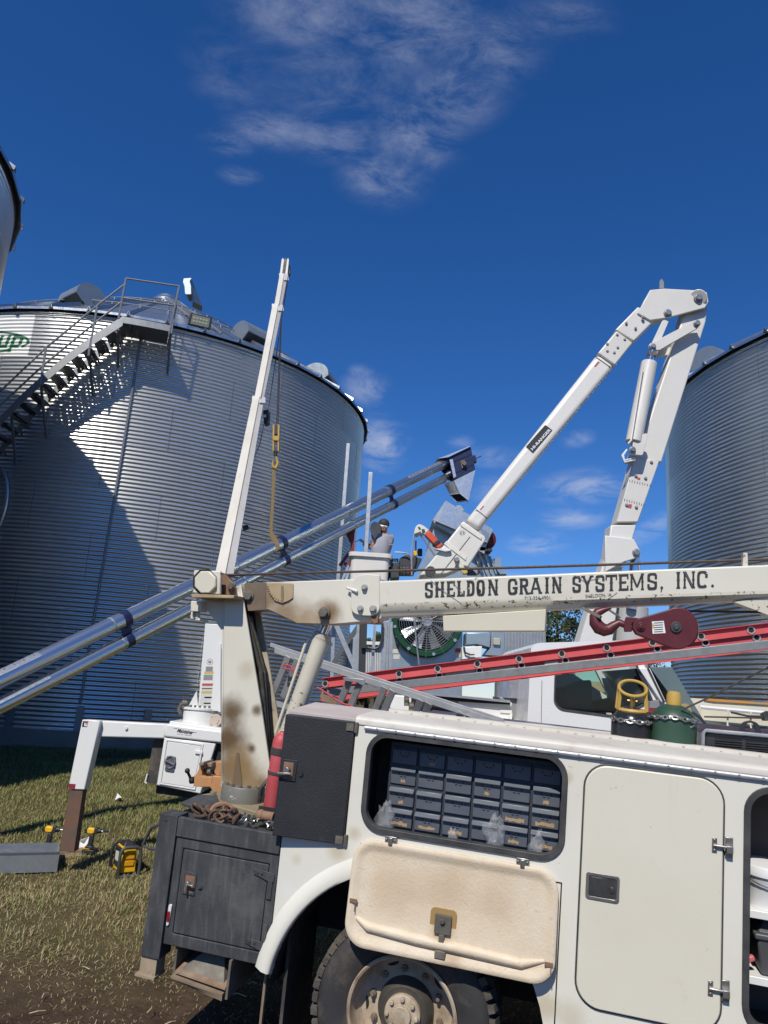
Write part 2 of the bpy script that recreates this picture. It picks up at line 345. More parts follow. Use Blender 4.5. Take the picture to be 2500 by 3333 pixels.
skin=mat('skin',(.44,.23,.15),.55)
shirt=mat('grey_shirt',(.36,.36,.40),.9,n1=(9,.4,(.28,.28,.32)))
jeans=mat('denim',(.06,.08,.13),.9)
hairm=mat('dark_hair',(.03,.022,.018),.7)
mint=mat('mint_green_paint',(.18,.44,.36),.45,n1=(3,.3,(.14,.36,.30)))
strapm=mat('tan_webbing',(.24,.17,.075),.85,n1=(20,.6,(.15,.10,.05)))
ropem=mat('wire_rope',(.055,.042,.034),.6,.4,n1=(30,.5,(.09,.06,.045)))
redrope=mat('red_rope',(.45,.07,.09),.8)
concrete=mat('concrete',(.30,.28,.25),.9,n1=(2,.7,(.20,.185,.165)),bump=(25,.3))
bluep=mat('blue_stripe_paint',(.02,.11,.32),.4)
amber=mat('amber_lens',(.55,.16,.01),.25); redlens=mat('red_lens',(.30,.01,.012),.2)
ledm=mat('led_panel',(.20,.215,.17),.3)
lampwhite=mat('reflector_white',(.7,.7,.68),.2)
def glass(name,col,rough=.03,tr=.75):
    m=bpy.data.materials.new(name); m.use_nodes=True; b=m.node_tree.nodes['Principled BSDF']; N=m.node_tree.nodes; k=m.node_tree.links.new
    g=N.new('ShaderNodeBsdfGlossy'); g.inputs['Roughness'].default_value=rough; t=N.new('ShaderNodeBsdfTransparent'); t.inputs[0].default_value=(*col,1)
    fr=N.new('ShaderNodeFresnel'); fr.inputs[0].default_value=1.5; mx=N.new('ShaderNodeMixShader'); k(fr.outputs[0],mx.inputs[0]); k(t.outputs[0],mx.inputs[1]); k(g.outputs[0],mx.inputs[2])
    k(mx.outputs[0],N['Material Output'].inputs[0]); return m
winglass=glass('cab_glass',(.62,.72,.68)); shieldglass=glass('windscreen_glass',(.20,.27,.27),.05)
def bagmat():
    m=bpy.data.materials.new('clear_plastic'); m.use_nodes=True; N=m.node_tree.nodes; k=m.node_tree.links.new; b=N['Principled BSDF']
    b.inputs['Base Color'].default_value=(.8,.82,.84,1); b.inputs['Roughness'].default_value=.15
    t=N.new('ShaderNodeBsdfTransparent'); mx=N.new('ShaderNodeMixShader'); mx.inputs[0].default_value=.13; k(t.outputs[0],mx.inputs[1]); k(b.outputs[0],mx.inputs[2]); k(mx.outputs[0],N['Material Output'].inputs[0]); return m
plasticbag=bagmat()
def perfmat():
    m=bpy.data.materials.new('perforated_plank'); m.use_nodes=True; N=m.node_tree.nodes; k=m.node_tree.links.new; b=N['Principled BSDF']
    b.inputs['Base Color'].default_value=(.15,.155,.16,1); b.inputs['Metallic'].default_value=.6; b.inputs['Roughness'].default_value=.5
    g=N.new('ShaderNodeNewGeometry'); vm=N.new('ShaderNodeVectorMath'); vm.operation='MULTIPLY'; k(g.outputs['Position'],vm.inputs[0]); vm.inputs[1].default_value=(10.5,10.5,0)
    fr=N.new('ShaderNodeVectorMath'); fr.operation='FRACTION'; k(vm.outputs[0],fr.inputs[0]); sb=N.new('ShaderNodeVectorMath'); sb.operation='SUBTRACT'; k(fr.outputs[0],sb.inputs[0]); sb.inputs[1].default_value=(.5,.5,0)
    ln=N.new('ShaderNodeVectorMath'); ln.operation='LENGTH'; k(sb.outputs[0],ln.inputs[0]); lt=N.new('ShaderNodeMath'); lt.operation='LESS_THAN'; k(ln.outputs['Value'],lt.inputs[0]); lt.inputs[1].default_value=.23
    t=N.new('ShaderNodeBsdfTransparent'); mx=N.new('ShaderNodeMixShader'); k(lt.outputs[0],mx.inputs[0]); k(b.outputs[0],mx.inputs[1]); k(t.outputs[0],mx.inputs[2]); k(mx.outputs[0],N['Material Output'].inputs[0]); return m
perf=perfmat()
def binmat(name,ctr,R,ring,z0,nsh,base,tint2,rough=.28):
    """galvanised sheets: each bolted sheet a slightly different spangle tone"""
    m=bpy.data.materials.new(name); m.use_nodes=True; N=m.node_tree.nodes; k=m.node_tree.links.new; b=N['Principled BSDF']
    b.inputs['Metallic'].default_value=.84
    def mth(op,a,b_=None):
        n=N.new('ShaderNodeMath'); n.operation=op
        for i,v in enumerate((a,b_)):
            if v is None: continue
            if isinstance(v,(int,float)): n.inputs[i].default_value=v
            else: k(v,n.inputs[i])
        return n.outputs[0]
    g=N.new('ShaderNodeNewGeometry'); s=N.new('ShaderNodeSeparateXYZ'); k(g.outputs['Position'],s.inputs[0])
    ang=mth('ARCTAN2',mth('SUBTRACT',s.outputs[1],float(ctr[1])),mth('SUBTRACT',s.outputs[0],float(ctr[0])))
    v=mth('DIVIDE',mth('SUBTRACT',s.outputs[2],z0),ring); row=mth('FLOOR',v)
    u=mth('ADD',mth('MULTIPLY',ang,nsh/(2*math.pi)),mth('MULTIPLY',mth('MODULO',row,2.0),.5)); cell=mth('FLOOR',u)
    cb=N.new('ShaderNodeCombineXYZ'); k(cell,cb.inputs[0]); k(row,cb.inputs[1]); wn=N.new('ShaderNodeTexWhiteNoise'); wn.noise_dimensions='3D'; k(cb.outputs[0],wn.inputs['Vector'])
    nz=N.new('ShaderNodeTexNoise'); nz.inputs['Scale'].default_value=2.2; nz.inputs['Detail'].default_value=8; k(g.outputs['Position'],nz.inputs['Vector'])
    f=mth('ADD',mth('MULTIPLY',wn.outputs['Value'],.55),mth('MULTIPLY',nz.outputs[0],.45))
    mx=N.new('ShaderNodeMix'); mx.data_type='RGBA'; k(f,mx.inputs[0]); mx.inputs[6].default_value=(*base,1); mx.inputs[7].default_value=(*tint2,1)
    fu=mth('FRACT',u); seam=mth('MAXIMUM',mth('LESS_THAN',fu,.006),mth('MULTIPLY',mth('LESS_THAN',mth('FRACT',v),.014),.5))
    m2=N.new('ShaderNodeMix'); m2.data_type='RGBA'; k(mth('MULTIPLY',seam,.55),m2.inputs[0]); k(mx.outputs[2],m2.inputs[6]); m2.inputs[7].default_value=(.12,.13,.14,1)
    k(m2.outputs[2],b.inputs['Base Color']); k(mth('ADD',mth('MULTIPLY',wn.outputs['Value'],.07),rough),b.inputs['Roughness']); return m
# ------------------------------------------------------------ ground
def groundmat():
    m=bpy.data.materials.new('dirt_and_turf'); m.use_nodes=True; nt=m.node_tree; N=nt.nodes; k=nt.links.new; b=N['Principled BSDF']; b.inputs['Roughness'].default_value=.95; b.inputs['Specular IOR Level'].default_value=.15
    g=N.new('ShaderNodeNewGeometry')
    def noise(s,d=8,r=.65):
        n=N.new('ShaderNodeTexNoise'); k(g.outputs['Position'],n.inputs['Vector']); n.inputs['Scale'].default_value=s; n.inputs['Detail'].default_value=d; n.inputs['Roughness'].default_value=r; return n.outputs[0]
    def rmp(v,a,c,x=0,y=1):
        n=N.new('ShaderNodeMapRange'); k(v,n.inputs[0])
        for i,q in enumerate((a,c,x,y)): n.inputs[i+1].default_value=q
        return n.outputs[0]
    def mix(f,a,c):
        n=N.new('ShaderNodeMix'); n.data_type='RGBA'; k(f,n.inputs[0])
        for i,x in ((6,a),(7,c)):
            if isinstance(x,tuple): n.inputs[i].default_value=(*x,1)
            else: k(x,n.inputs[i])
        return n.outputs[2]
    soil=mix(rmp(noise(7),.35,.7),(.040,.025,.017),(.085,.056,.038))
    soil=mix(rmp(noise(38,4),.62,.75),soil,(.20,.165,.115))
    turf=mix(rmp(noise(4),.35,.65),(.075,.066,.028),(.115,.088,.045))
    s=N.new('ShaderNodeSeparateXYZ'); k(g.outputs['Position'],s.inputs[0])
    a=N.new('ShaderNodeMath'); a.operation='MULTIPLY_ADD'; k(noise(1.1,6),a.inputs[0]); a.inputs[1].default_value=2.4; k(s.outputs[1],a.inputs[2])
    k(mix(rmp(a.outputs[0],6.9,8.2),soil,turf),b.inputs['Base Color'])
    bp=N.new('ShaderNodeBump'); bp.inputs['Strength'].default_value=.9; bp.inputs['Distance'].default_value=.03; k(noise(22,6),bp.inputs['Height']); k(bp.outputs[0],b.inputs['Normal']); return m
gm=groundmat()
xs=np.concatenate([[-900,-300,-100,-40],np.arange(-14,9.01,.25),[40,100,300,900]]); ys=np.concatenate([[-300,-60,-10,0],np.arange(2,20.01,.25),[30,60,150,400,1500]])
gx,gy=np.meshgrid(xs,ys); t=np.clip((gy-5)/12,0,1)
bmp=np.zeros_like(gx)
for (a,b_,c,h) in [(2.1,1.3,.4,.018),(3.7,-2.9,1.7,.014),(.9,5.1,2.2,.012),(6.3,4.4,.3,.008)]: bmp+=h*np.sin(a*gx+b_*gy+c)
gzz=.69*t+bmp*((gy>3)&(gy<16))*(np.abs(gx)<13)
V=np.stack([gx,gy,gzz],-1).reshape(-1,3); nx=len(xs); ny=len(ys)
ii=np.arange(nx*ny).reshape(ny,nx); F=np.stack([ii[:-1,:-1],ii[:-1,1:],ii[1:,1:],ii[1:,:-1]],-1).reshape(-1,4)
o=link('ground',npmesh('ground',V,F,[gm])); o['kind']='structure'

# ------------------------------------------------------------ grain bins
def corr(R,z0,nring,ring,a0,a1,na,amp=.0120,per=8,off=0.0,ncor=11):
    nz=nring*ncor*per; z=np.linspace(z0,z0+nring*ring,nz+1); r=R+off+amp*np.cos(2*math.pi*(z-z0)/(ring/ncor))
    a=np.linspace(a0,a1,na+1); full=abs(a1-a0-2*math.pi)<1e-6
    V=np.stack([np.outer(r,np.cos(a)),np.outer(r,np.sin(a)),np.repeat(z[:,None],na+1,1)],-1).reshape(-1,3)
    ii=np.arange((nz+1)*(na+1)).reshape(nz+1,na+1)
    F=np.stack([ii[:-1,:-1],ii[:-1,1:],ii[1:,1:],ii[1:,:-1]],-1).reshape(-1,4); return V,F
boltm=mat('bin_bolts',(.55,.57,.58),.3,.9); eavedark=mat('painted_shade',(.05,.055,.06),.5,.5)  # eavedark: dark colour stands in for shade under eaves and in vent mouths
roofm=mat('roof_sheet',(.50,.53,.55),.30,.9,n1=(3,.5,(.40,.43,.46)))
ventm=mat('vent_sheet',(.33,.37,.385),.42,.6,n1=(3,.4,(.28,.315,.33)))
def vent(mb,pos,yaw,s=1.0,w=.55):
    u=np.array([math.cos(yaw),math.sin(yaw),0]); v=np.array([-u[1],u[0],0])
    pr=[(-.45,-.35),(-.45,.10)]+[(-.02+.43*-math.cos(math.radians(a)),.10+.38*math.sin(math.radians(a))) for a in range(15,181,15)]+[(.42,.06),(.14,-.16),(.14,-.35)]
    P=[np.array(pos)+(u*x+ZW*z)*s for x,z in pr]
    mb.mi(0).prism([p-v*w*s for p in P],v*2*w*s)
    a=np.array(pos)+(u*.40+ZW*.045)*s; b=np.array(pos)+(u*.15+ZW*-.15)*s; n_=nrm(np.cross(b-a,v)); n_=n_*(1 if n_[0]*u[0]+n_[1]*u[1]>0 else -1)
    mb.mi(1).prism([a-v*w*.93*s+n_*.004,a+v*w*.93*s+n_*.004,b+v*w*.93*s+n_*.004,b-v*w*.93*s+n_*.004],-n_*.002); mb.mi(0)
def grain_bin(ctr,R,zb,ring,nring,label,nsh,npan,slope,seg,per,bolts,fz0,base,tint,ph=0.0):
    c3=(ctr[0],ctr[1],fz0); t=thing('grain_bin',label,'grain bin',c3,'corrugated grain bins')
    wm=binmat('corrugated_sheet',ctr,R,ring,zb,nsh,base,tint)
    V,F=corr(R,zb,nring,ring,0,2*math.pi,seg,per=per); V=V+np.array([0,0,-fz0]); link('wall',npmesh('wall',V,F,[wm]),t)
    ze=zb+nring*ring; mb=MB(); mb.lathe((*ctr,0),(0,0,1),[(R-.02,zb),(R+.16,zb),(R+.16,fz0-.4),(R-.02,fz0-.4)],96); part('foundation',mb,concrete,t,ang=60)
    # roof: panels with standing ribs that end as teeth over the eave
    mb=MB(); rr=R+.12; zr=ze-.03; rc=.55; zt=zr+(rr-rc)*slope
    for i in range(npan):
        a=ph+2*math.pi*i/npan; b=a+2*math.pi/npan; ca=np.array([math.cos(a),math.sin(a),0]); cb=np.array([math.cos(b),math.sin(b),0]); c=np.array([*ctr,0])
        p0=c+ca*rr+ZW*zr; p1=c+cb*rr+ZW*zr; q0=c+ca*rc+ZW*zt; q1=c+cb*rc+ZW*zt
        mb.mi(0).face([p0,p1,q1,q0]); tn=nrm(np.cross(ZW,ca))
        e=ca*.05-ZW*.015; wv=tn*.05; mb.mi(0).loft([p0-wv+e,p0+wv+e,p0+tn*.012+e+ZW*.10,p0-tn*.012+e+ZW*.10],[q0-tn*.02,q0+tn*.02,q0+tn*.008+ZW*.06,q0-tn*.008+ZW*.06])
        mb.mi(0).prism([p0+ca*.004-ZW*.035,p1+cb*.004-ZW*.035,p1+cb*.004+ZW*.03,p0+ca*.004+ZW*.03],ca*.008)
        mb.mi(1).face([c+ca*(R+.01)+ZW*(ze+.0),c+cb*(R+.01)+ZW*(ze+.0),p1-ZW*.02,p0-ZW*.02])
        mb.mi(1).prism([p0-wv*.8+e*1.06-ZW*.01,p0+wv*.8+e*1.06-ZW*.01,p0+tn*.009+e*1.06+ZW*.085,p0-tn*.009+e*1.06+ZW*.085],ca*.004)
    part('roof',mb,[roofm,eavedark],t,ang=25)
    mb=MB(); mb.lathe((*ctr,0),(0,0,1),[(R+.005,ze-.07),(R+.03,ze-.07),(R+.03,ze),(R+.005,ze)],96); part('eave_shade_band',mb,eavedark,t,ang=60)  # dark ring painted as the shade line below the roof edge
    mb=MB(); cc=np.array([*ctr,zt]); mb.lathe(cc,(0,0,1),[(rc+.06,-.05),(rc+.06,.10),(rc-.05,.16),(rc-.12,.30),(.02,.36)],28); part('peak_cap',mb,roofm,t)
    mb=MB()
    for rad in (R*.80,R*.45):
        zz=zr+(rr-rad)*slope; n=60; mb.tube([(ctr[0]+rad*math.cos(2*math.pi*i/n),ctr[1]+rad*math.sin(2*math.pi*i/n),zz+.16) for i in range(n)],.016,6,True)
        for i in range(npan): a=ph+2*math.pi*i/npan; mb.cyl((ctr[0]+rad*math.cos(a),ctr[1]+rad*math.sin(a),zz),(ctr[0]+rad*math.cos(a),ctr[1]+rad*math.sin(a),zz+.17),.012,n=5)
    part('roof_ring',mb,stairm,t)
    if bolts:
        mb=MB(); am=math.atan2(-ctr[1],-ctr[0]); dz=ring/11
        def dot(a,z,r=.013):
            rr_=R+.0120*math.cos(2*math.pi*(z-zb)/dz)+.003; n_=np.array([math.cos(a),math.sin(a),0]); c=np.array([ctr[0]+rr_*n_[0],ctr[1]+rr_*n_[1],z]); tn=np.array([-n_[1],n_[0],0])
            mb.add([c+tn*r,c+ZW*r,c-tn*r,c-ZW*r,c+n_*r*.9],[(0,1,4),(1,2,4),(2,3,4),(3,0,4)])
        for rw in range(nring):
            for s in range(nsh):
                a=(s+(.5 if rw%2 else 0))*2*math.pi/nsh
                if abs((a-am+math.pi)%(2*math.pi)-math.pi)<1.25:
                    for j in range(22): dot(a-.0035+.007*(j%2)+0*.001,zb+rw*ring+(j+.5)/22*ring); dot(a+.0035-.007*(j%2),zb+rw*ring+(j+.5)/22*ring)
            na=int(2*math.pi*R/.24)
            for j in range(na):
                a=2*math.pi*j/na
                if abs((a-am+math.pi)%(2*math.pi)-math.pi)<1.3: dot(a,zb+rw*ring+.02,.015)
        part('bolt_rows',mb,boltm,t)
    return t,ze,zr,rr
def az2(a): return np.array([math.sin(math.radians(a)),math.cos(math.radians(a))])
cA=25.4*az2(-18.7); RBA=7.28; ZBA=1.03; RING=1.1
binA,zeA,zrA,rrA=grain_bin(cA,RBA,ZBA,RING,9,'wide corrugated steel grain bin with a stairway and platform on its wall',16,50,.60,200,8,True,.66,(.66,.66,.635),(.51,.515,.50),.02)
cB=16*az2(-50.5); grain_bin(cB,5.5,.8,1.1,9,'corrugated grain bin mostly out of view at the upper left behind the stairway bin',12,38,.60,120,6,True,.3,(.62,.63,.625),(.50,.51,.51),.03)
cC=22.9*az2(39.2); binC,zeC,zrC,rrC=grain_bin(cC,6.98,.54,1.1,9,'corrugated grain bin at the right edge behind the bucket truck boom',16,48,.60,180,8,True,.5,(.56,.60,.59),(.45,.49,.49),.05)
def onbin(ps,ctr,R):
    out=[]
    for p in ps:
        v=ray(p); b=v[:2]; h=-(b@ctr); c=ctr@ctr-R*R; a=b@b; t=(-h-math.sqrt(max(h*h-a*c,0)))/a; out.append(C0+v*t)
    return out
def onA(ps,off): return onbin(ps,cA,RBA+off)
def oncone(p,ctr,R_,zr,rr,slope=.60,far=False):
    v=ray(p); best=None
    for t in np.linspace(8,40,6400):
        q=C0+v*t; r=np.hypot(q[0]-ctr[0],q[1]-ctr[1]); h=zr+(rr-r)*slope
        if r<rr and q[2]<=h: return q
    return None
# roof vents
mb=MB()
def vent_at(ang,rad,yaw,s,ctr=cA,zr=zrA,rr=rrA):
    a=math.radians(ang); p=np.array([ctr[0]+rad*math.cos(a),ctr[1]+rad*math.sin(a),zr+(rr-rad)*.60]); vent(mb,p,math.radians(yaw),s)
def vpix(p,rad,ctr,side=0):
    v=ray(p); b=v[:2]; h=-(b@ctr); c=ctr@ctr-rad*rad; a=b@b; t=(-h-math.sqrt(max(h*h-a*c,0)))/a; q=C0+v*t; return math.degrees(math.atan2(q[1]-ctr[1],q[0]-ctr[0]))
VENTS=[((262,1000),5.6,232),((822,1090),6.0,318),((1045,1215),6.3,345)]
for (p,rad,yaw) in VENTS:
    m_=MB(); a=math.radians(vpix(p,rad,cA)); q=np.array([cA[0]+rad*math.cos(a),cA[1]+rad*math.sin(a),zrA+(rrA-rad)*.60]); vent(m_,q,math.radians(yaw),1.0,.46); part('roof_vent',m_,[ventm,eavedark],binA,ang=25)
m_=MB(); q=np.array([cA[0]-5.5,cA[1]-.2,zrA+(rrA-5.5)*.6]); vent(m_,q,math.radians(215),1.0,.46); part('roof_vent',m_,[ventm,eavedark],binA,ang=25)
m_=MB(); a=math.radians(vpix((2330,1165),5.9,cC)); q=np.array([cC[0]+5.9*math.cos(a),cC[1]+5.9*math.sin(a),zrC+(rrC-5.9)*.6]); vent(m_,q,math.radians(120),1.1,.46); part('roof_vent',m_,[ventm,eavedark],binC,ang=25)
# peak gooseneck
m_=MB(); pk=np.array([cA[0],cA[1],zrA+(rrA-.55)*.60])
m_.prism(Y(ZA(1412,88,1424,122,1428,178,1440,184,1474,182,1472,118,1462,82),cA[1]-.25),(0,.5,0)); m_.prism(Y(ZA(1412,88,1418,62,1476,58,1462,82),cA[1]-.25),(0,.5,0)); sp_=[Yp(c,cA[1]-.24+.75*max(0,(c[0]-618))/42) for c in ZA(1476,58,1562,278,1490,240,1474,182,1472,118,1463,82)]; m_.prism(sp_,(-.12,.4,0)); part('peak_spout',m_,ventm,binA,ang=25)
# roof ladder rails on the right slope
m_=MB()
for dx in (-.22,.22):
    a0=math.radians(-62); n_=np.array([math.cos(a0),math.sin(a0),0]); tn=np.array([-n_[1],n_[0],0]); c=np.array([*cA,0])
    m_.bar(c+n_*rrA+tn*dx+ZW*(zrA+.08),c+n_*.7+tn*dx+ZW*(zrA+(rrA-.7)*.6+.08),.05,.05)
for i in range(20):
    r_=rrA-.2-i*.32; m_.cyl(c+n_*r_+tn*-.22+ZW*(zrA+(rrA-r_)*.6+.1),c+n_*r_+tn*.22+ZW*(zrA+(rrA-r_)*.6+.1),.018,n=6)
part('roof_ladder',m_,galvf,binA)
# company sign painted on the top sheets at the left
def patch(name,inside,off,s0,s1,z0,z1,step,m,par):
    ds=step; ns=int((s1-s0)/ds); nz=int((z1-z0)/ds); dz=RING/11
    ss=s0+(np.arange(ns+1))*ds; zz=z0+np.arange(nz+1)*ds
    a=ss/RBA; r=RBA+off+.0120*np.cos(2*math.pi*(zz-ZBA)/dz)
    V=np.stack([cA[0]+np.outer(r,np.cos(a)),cA[1]+np.outer(r,np.sin(a)),np.repeat(zz[:,None],ns+1,1)],-1).reshape(-1,3)-np.array(par['_w'])
    sc,zc_=np.meshgrid(ss[:-1]+ds/2,zz[:-1]+ds/2); k=inside(sc,zc_); ii=np.arange((ns+1)*(nz+1)).reshape(nz+1,ns+1)
    F=np.stack([ii[:-1,:-1],ii[:-1,1:],ii[1:,1:],ii[1:,:-1]],-1)[k]
    return link(name,npmesh(name,V,F,[m]),par)
def sA(p):
    q=onA([p],.02)[0]; return math.atan2(q[1]-cA[1],q[0]-cA[0])*RBA,q[2]
signw=mat('white_painted_sheet',(.80,.81,.80),.4,n1=(1.2,.4,(.60,.61,.60)))
sR,zt_=sA(ZA(272,352)[0]); _,zb_=sA(ZA(215,660)[0]); sl_=sR-3.6
sg=patch('company_sign',lambda s,z:(s<sR)&(z>zb_)&(z<zeA-.14),.006,sl_,sR,zb_,zeA-.13,.011,signw,binA)
eR,ez=sA(ZA(232,525)[0]); _,eT=sA(ZA(110,448)[0]); _,eB=sA(ZA(60,650)[0]); ea=1.75; eb=(eT-eB)/2; ec=eR-ea; ezc=(eT+eB)/2
uL,uT=sA(ZA(20,512)[0]); pR,pB=sA(ZA(160,600)[0])
def letters(s,z):
    d=((s-ec)/ea)**2+((z-ezc)/eb)**2; d2=((s-ec)/(ea-.075))**2+((z-ezc)/(eb-.06))**2
    ring=(d<1)&(d2>1)
    h=.33; w=.29; st=.085
    def loc_(s0): return (s-s0-(z-ezc)*.22),(z-(ezc-.15))
    x,y=loc_(uL-.10); u=((np.abs(x-w/2)<w/2)&(y>0)&(y<h))&~((np.abs(x-w/2)<w/2-st)&(y>st))&~((y<.05)&(x<.05))
    x,y=loc_(uL+.26); pstem=(x>0)&(x<st)&(y<h)&(y>-.13); bowl=(x>0)&(x<w)&(y>0.0)&(y<h)&~((x>st)&(x<w-st)&(y>st*.9)&(y<h-st*.9))&~((x>w-.05)&((y<.05)|(y>h-.05)))
    x,y=loc_(uL-.53); kk=((x>0)&(x<st)&(y>0)&(y<h+.12))|((np.abs(y-h/2)-(x-st)*.75<.045)&(np.abs(y-h/2)-(x-st)*.75>-.075)&(x>st*.6)&(x<w)&(y>0)&(y<h))
    x,y=loc_(uL-.95); u2=((np.abs(x-w/2)<w/2)&(y>0)&(y<h))&~((np.abs(x-w/2)<w/2-st)&(y>st))
    x,y=loc_(uL-1.38); s2=((np.abs(x-w/2)<w/2)&(y>0)&(y<h+.1))&~((x>st)&(x<w)&(y>st)&(y<.18))&~((x<w-st)&(x>0)&(y>.26)&(y<.36))
    gap=(s>pR-.28)&(s<pR+.0)&(z<ezc-.10)
    return (ring&~gap)|u|pstem|bowl|kk|u2|s2
patch('sign_lettering',letters,.0105,sl_+.2,sR-.01,eB-.08,eT+.08,.011,inkgreen,sg).parent=sg
# stairway
st=bpy.data.objects.new('stairway',None); COL.objects.link(st); st.parent=binA; st['_w']=list(binA['_w'])
OFF=.86
def polar(q): return math.atan2(q[1]-cA[1],q[0]-cA[0]),q[2]
def atp(a,z,off): return np.array([cA[0]+(RBA+off)*math.cos(a),cA[1]+(RBA+off)*math.sin(a),z])
low=[polar(q) for q in onA(ZA(945,428,720,572,525,715,330,880,160,1035,0,1200),OFF)]
da=(low[-1][0]-low[-2][0])/(low[-1][1]-low[-2][1])
for k_ in range(1,8): low.append((low[-1][0]+da*-1.0,low[-1][1]-1.0)) if k_ else None
mb=MB(); mi_=MB()
for i in range(len(low)-1):
    (a,z),(b,w_)=low[i],low[i+1]
    for (off,tgt) in ((OFF,mb),(.16,mi_)):
        p,q=atp(a,z,off),atp(b,w_,off); n_=np.array([math.cos(a),math.sin(a),0])*.012
        tgt.prism([p,p+ZW*.27,q+ZW*.27,q],n_)
part('stringer',mb,stairm,st); part('stringer',mi_,stairm,st)
zz=low[0][1]; j=0
while zz>1.3 and j<34:
    i=max(k_ for k_ in range(len(low)-1) if low[k_][1]>=zz-1e-9); (a,z),(b,w_)=low[i],low[i+1]; u=(z-zz)/(z-w_); a_=a+(b-a)*u
    m_=MB(); da_=.27/RBA; m_.prism([atp(a_-da_*.5,zz+.06,.17),atp(a_+da_*.5,zz+.06,.17),atp(a_+da_*.5,zz+.06,OFF-.01),atp(a_-da_*.5,zz+.06,OFF-.01)],(0,0,.02))
    m_.prism([atp(a_+da_*.5,zz+.0,.17),atp(a_+da_*.5,zz+.0,OFF-.01),atp(a_+da_*.5,zz+.07,OFF-.01),atp(a_+da_*.5,zz+.07,.17)],(.01,.01,0))
    part('tread',m_,perf,st); zz-=.245; j+=1
# platform
pl=[polar(q) for q in onA(ZA(940,395,1310,440),OFF)]
a0,a1=pl[0][0],pl[1][0]; zp=(pl[0][1]+pl[1][1])/2-.05
m_=MB(); n=6; m_.prism([atp(a0+(a1-a0)*i/n,zp,OFF) for i in range(n+1)]+[atp(a1-(a1-a0)*i/n,zp,.05) for i in range(n+1)],(0,0,.03)); part('platform_floor',m_,perf,st)
m_=MB()
for i in range(n): p,q=atp(a0+(a1-a0)*i/n,zp-.02,OFF),atp(a0+(a1-a0)*(i+1)/n,zp-.02,OFF); m_.prism([p,q,q+ZW*.16,p+ZW*.16],nrm([p[0]-cA[0],p[1]-cA[1],0])*.01)
part('toe_board',m_,stairm,st)
m_=MB(); r_=.026
def onO(*a): return onA(ZA(*a),OFF)
for seg in ((972,60,915,372),(1383,122,1305,492),(750,275,682,660),(355,590,312,880)): m_.tube(onO(*seg),r_,6)
for seg in ((972,62,1383,123),(945,212,1342,272),(970,102,750,272,360,592,0,935),(945,236,690,440,345,722,0,1042)): 
    q=onO(*seg); m_.tube(q+([q[-1]+(q[-1]-q[-2])*1.5] if len(q)>2 else []),r_*.85,6)
ra,rz=polar(onO(1383,122)[0]); m_.tube([atp(ra,rz,OFF),atp(ra,rz,.15),atp(ra,rz-1.05,.15)],r_*.8,6); m_.tube([atp(ra,rz-.5,OFF),atp(ra,rz-.5,.15)],r_*.8,6)
part('handrail',m_,stairm,st)
for (x0,y0,x1,y1) in ((912,455,912,742),(690,620,716,968),(315,880,358,1290),(1318,480,1292,798),(90,1120,120,1500)):
    m_=MB(); p=onA(ZA(x0,y0),OFF-.03)[0]; q=onA(ZA(x1,y1),.03)[0]; a,z=polar(p); m_.bar(p,q,.05,.05); m_.bar(atp(a,z,OFF),atp(a,z,.03),.05,.05); part('bracket',m_,stairm,st)
# cable conduit down the wall, flood lamp on the platform, bottom stiffeners
m_=MB(); cq=onA(ZA(1090,485,1015,960,940,1420)+Z3(500,720,440,1100,430,1140),.045); m_.tube(cq,.028,6); part('conduit',m_,stairm,binA)
m_=MB(); fl=onA(ZA(1470,325,1640,365,1622,455,1450,415),.16); c=sum(fl)/4; n_=nrm(np.array([c[0]-cA[0],c[1]-cA[1],-1.5])); m_.prism([q for q in fl],-n_*.10)
fl_=part('flood_lamp',m_,toolblk,binA,bev=.01); m_=MB(); inn=[c+(q-c)*.80+n_*.006 for q in fl]; m_.prism(inn,-n_*.004); ll=part('lamp_face',m_,ledm,fl_)
m_=MB()
for i in range(5):
    for j in range(2):
        u=(i+.9)/5.8; v=.33+.34*j; p=(inn[0]*(1-u)+inn[1]*u)*(1-v)+(inn[3]*(1-u)+inn[2]*u)*v; m_.bolt(p,n_,.03,.012,8)
part('led_cell',m_,mat('led_phosphor',(.50,.50,.36),.4),fl_)
m_=MB(); m_.bar(c,atp(polar(c)[0],polar(c)[1]+.05,.02),.04,.04); part('lamp_arm',m_,stairm,fl_)
for i in range(32):
    m_=MB(); a=2*math.pi*(i+.25)/32; p=atp(a,ZBA-.02,.012)
    if math.cos(a-math.atan2(-cA[1],-cA[0]))>.1: n_=np.array([math.cos(a),math.sin(a),0]); tn=np.array([-n_[1],n_[0],0]); m_.prism([p-tn*.08,p+tn*.08,p+tn*.08+ZW*.55,p-tn*.08+ZW*.55],n_*.035); part('base_stiffener',m_,stairm,binA)
# round door ring at the far left of the wall
m_=MB(); p=onA([(-45,1640)],.05)[0]; n_=nrm([p[0]-cA[0],p[1]-cA[1],0]); tn=np.array([-n_[1],n_[0],0]); m_.tube([p+tn*.5*math.cos(t_)+ZW*.95*math.sin(t_) for t_ in np.linspace(0,2*math.pi,40)[:-1]],.035,7,True); part('door_ring',m_,galv,binA)
# ------------------------------------------------------------ the near crane service truck (frame RA: x along the body, d away from the camera, z up)
ST=thing('service_truck','cream crane service truck filling the foreground with a lettered boom and black rear box',  'service truck',L(-.87,5.6,-2.62))
D=4.51; VN=NA
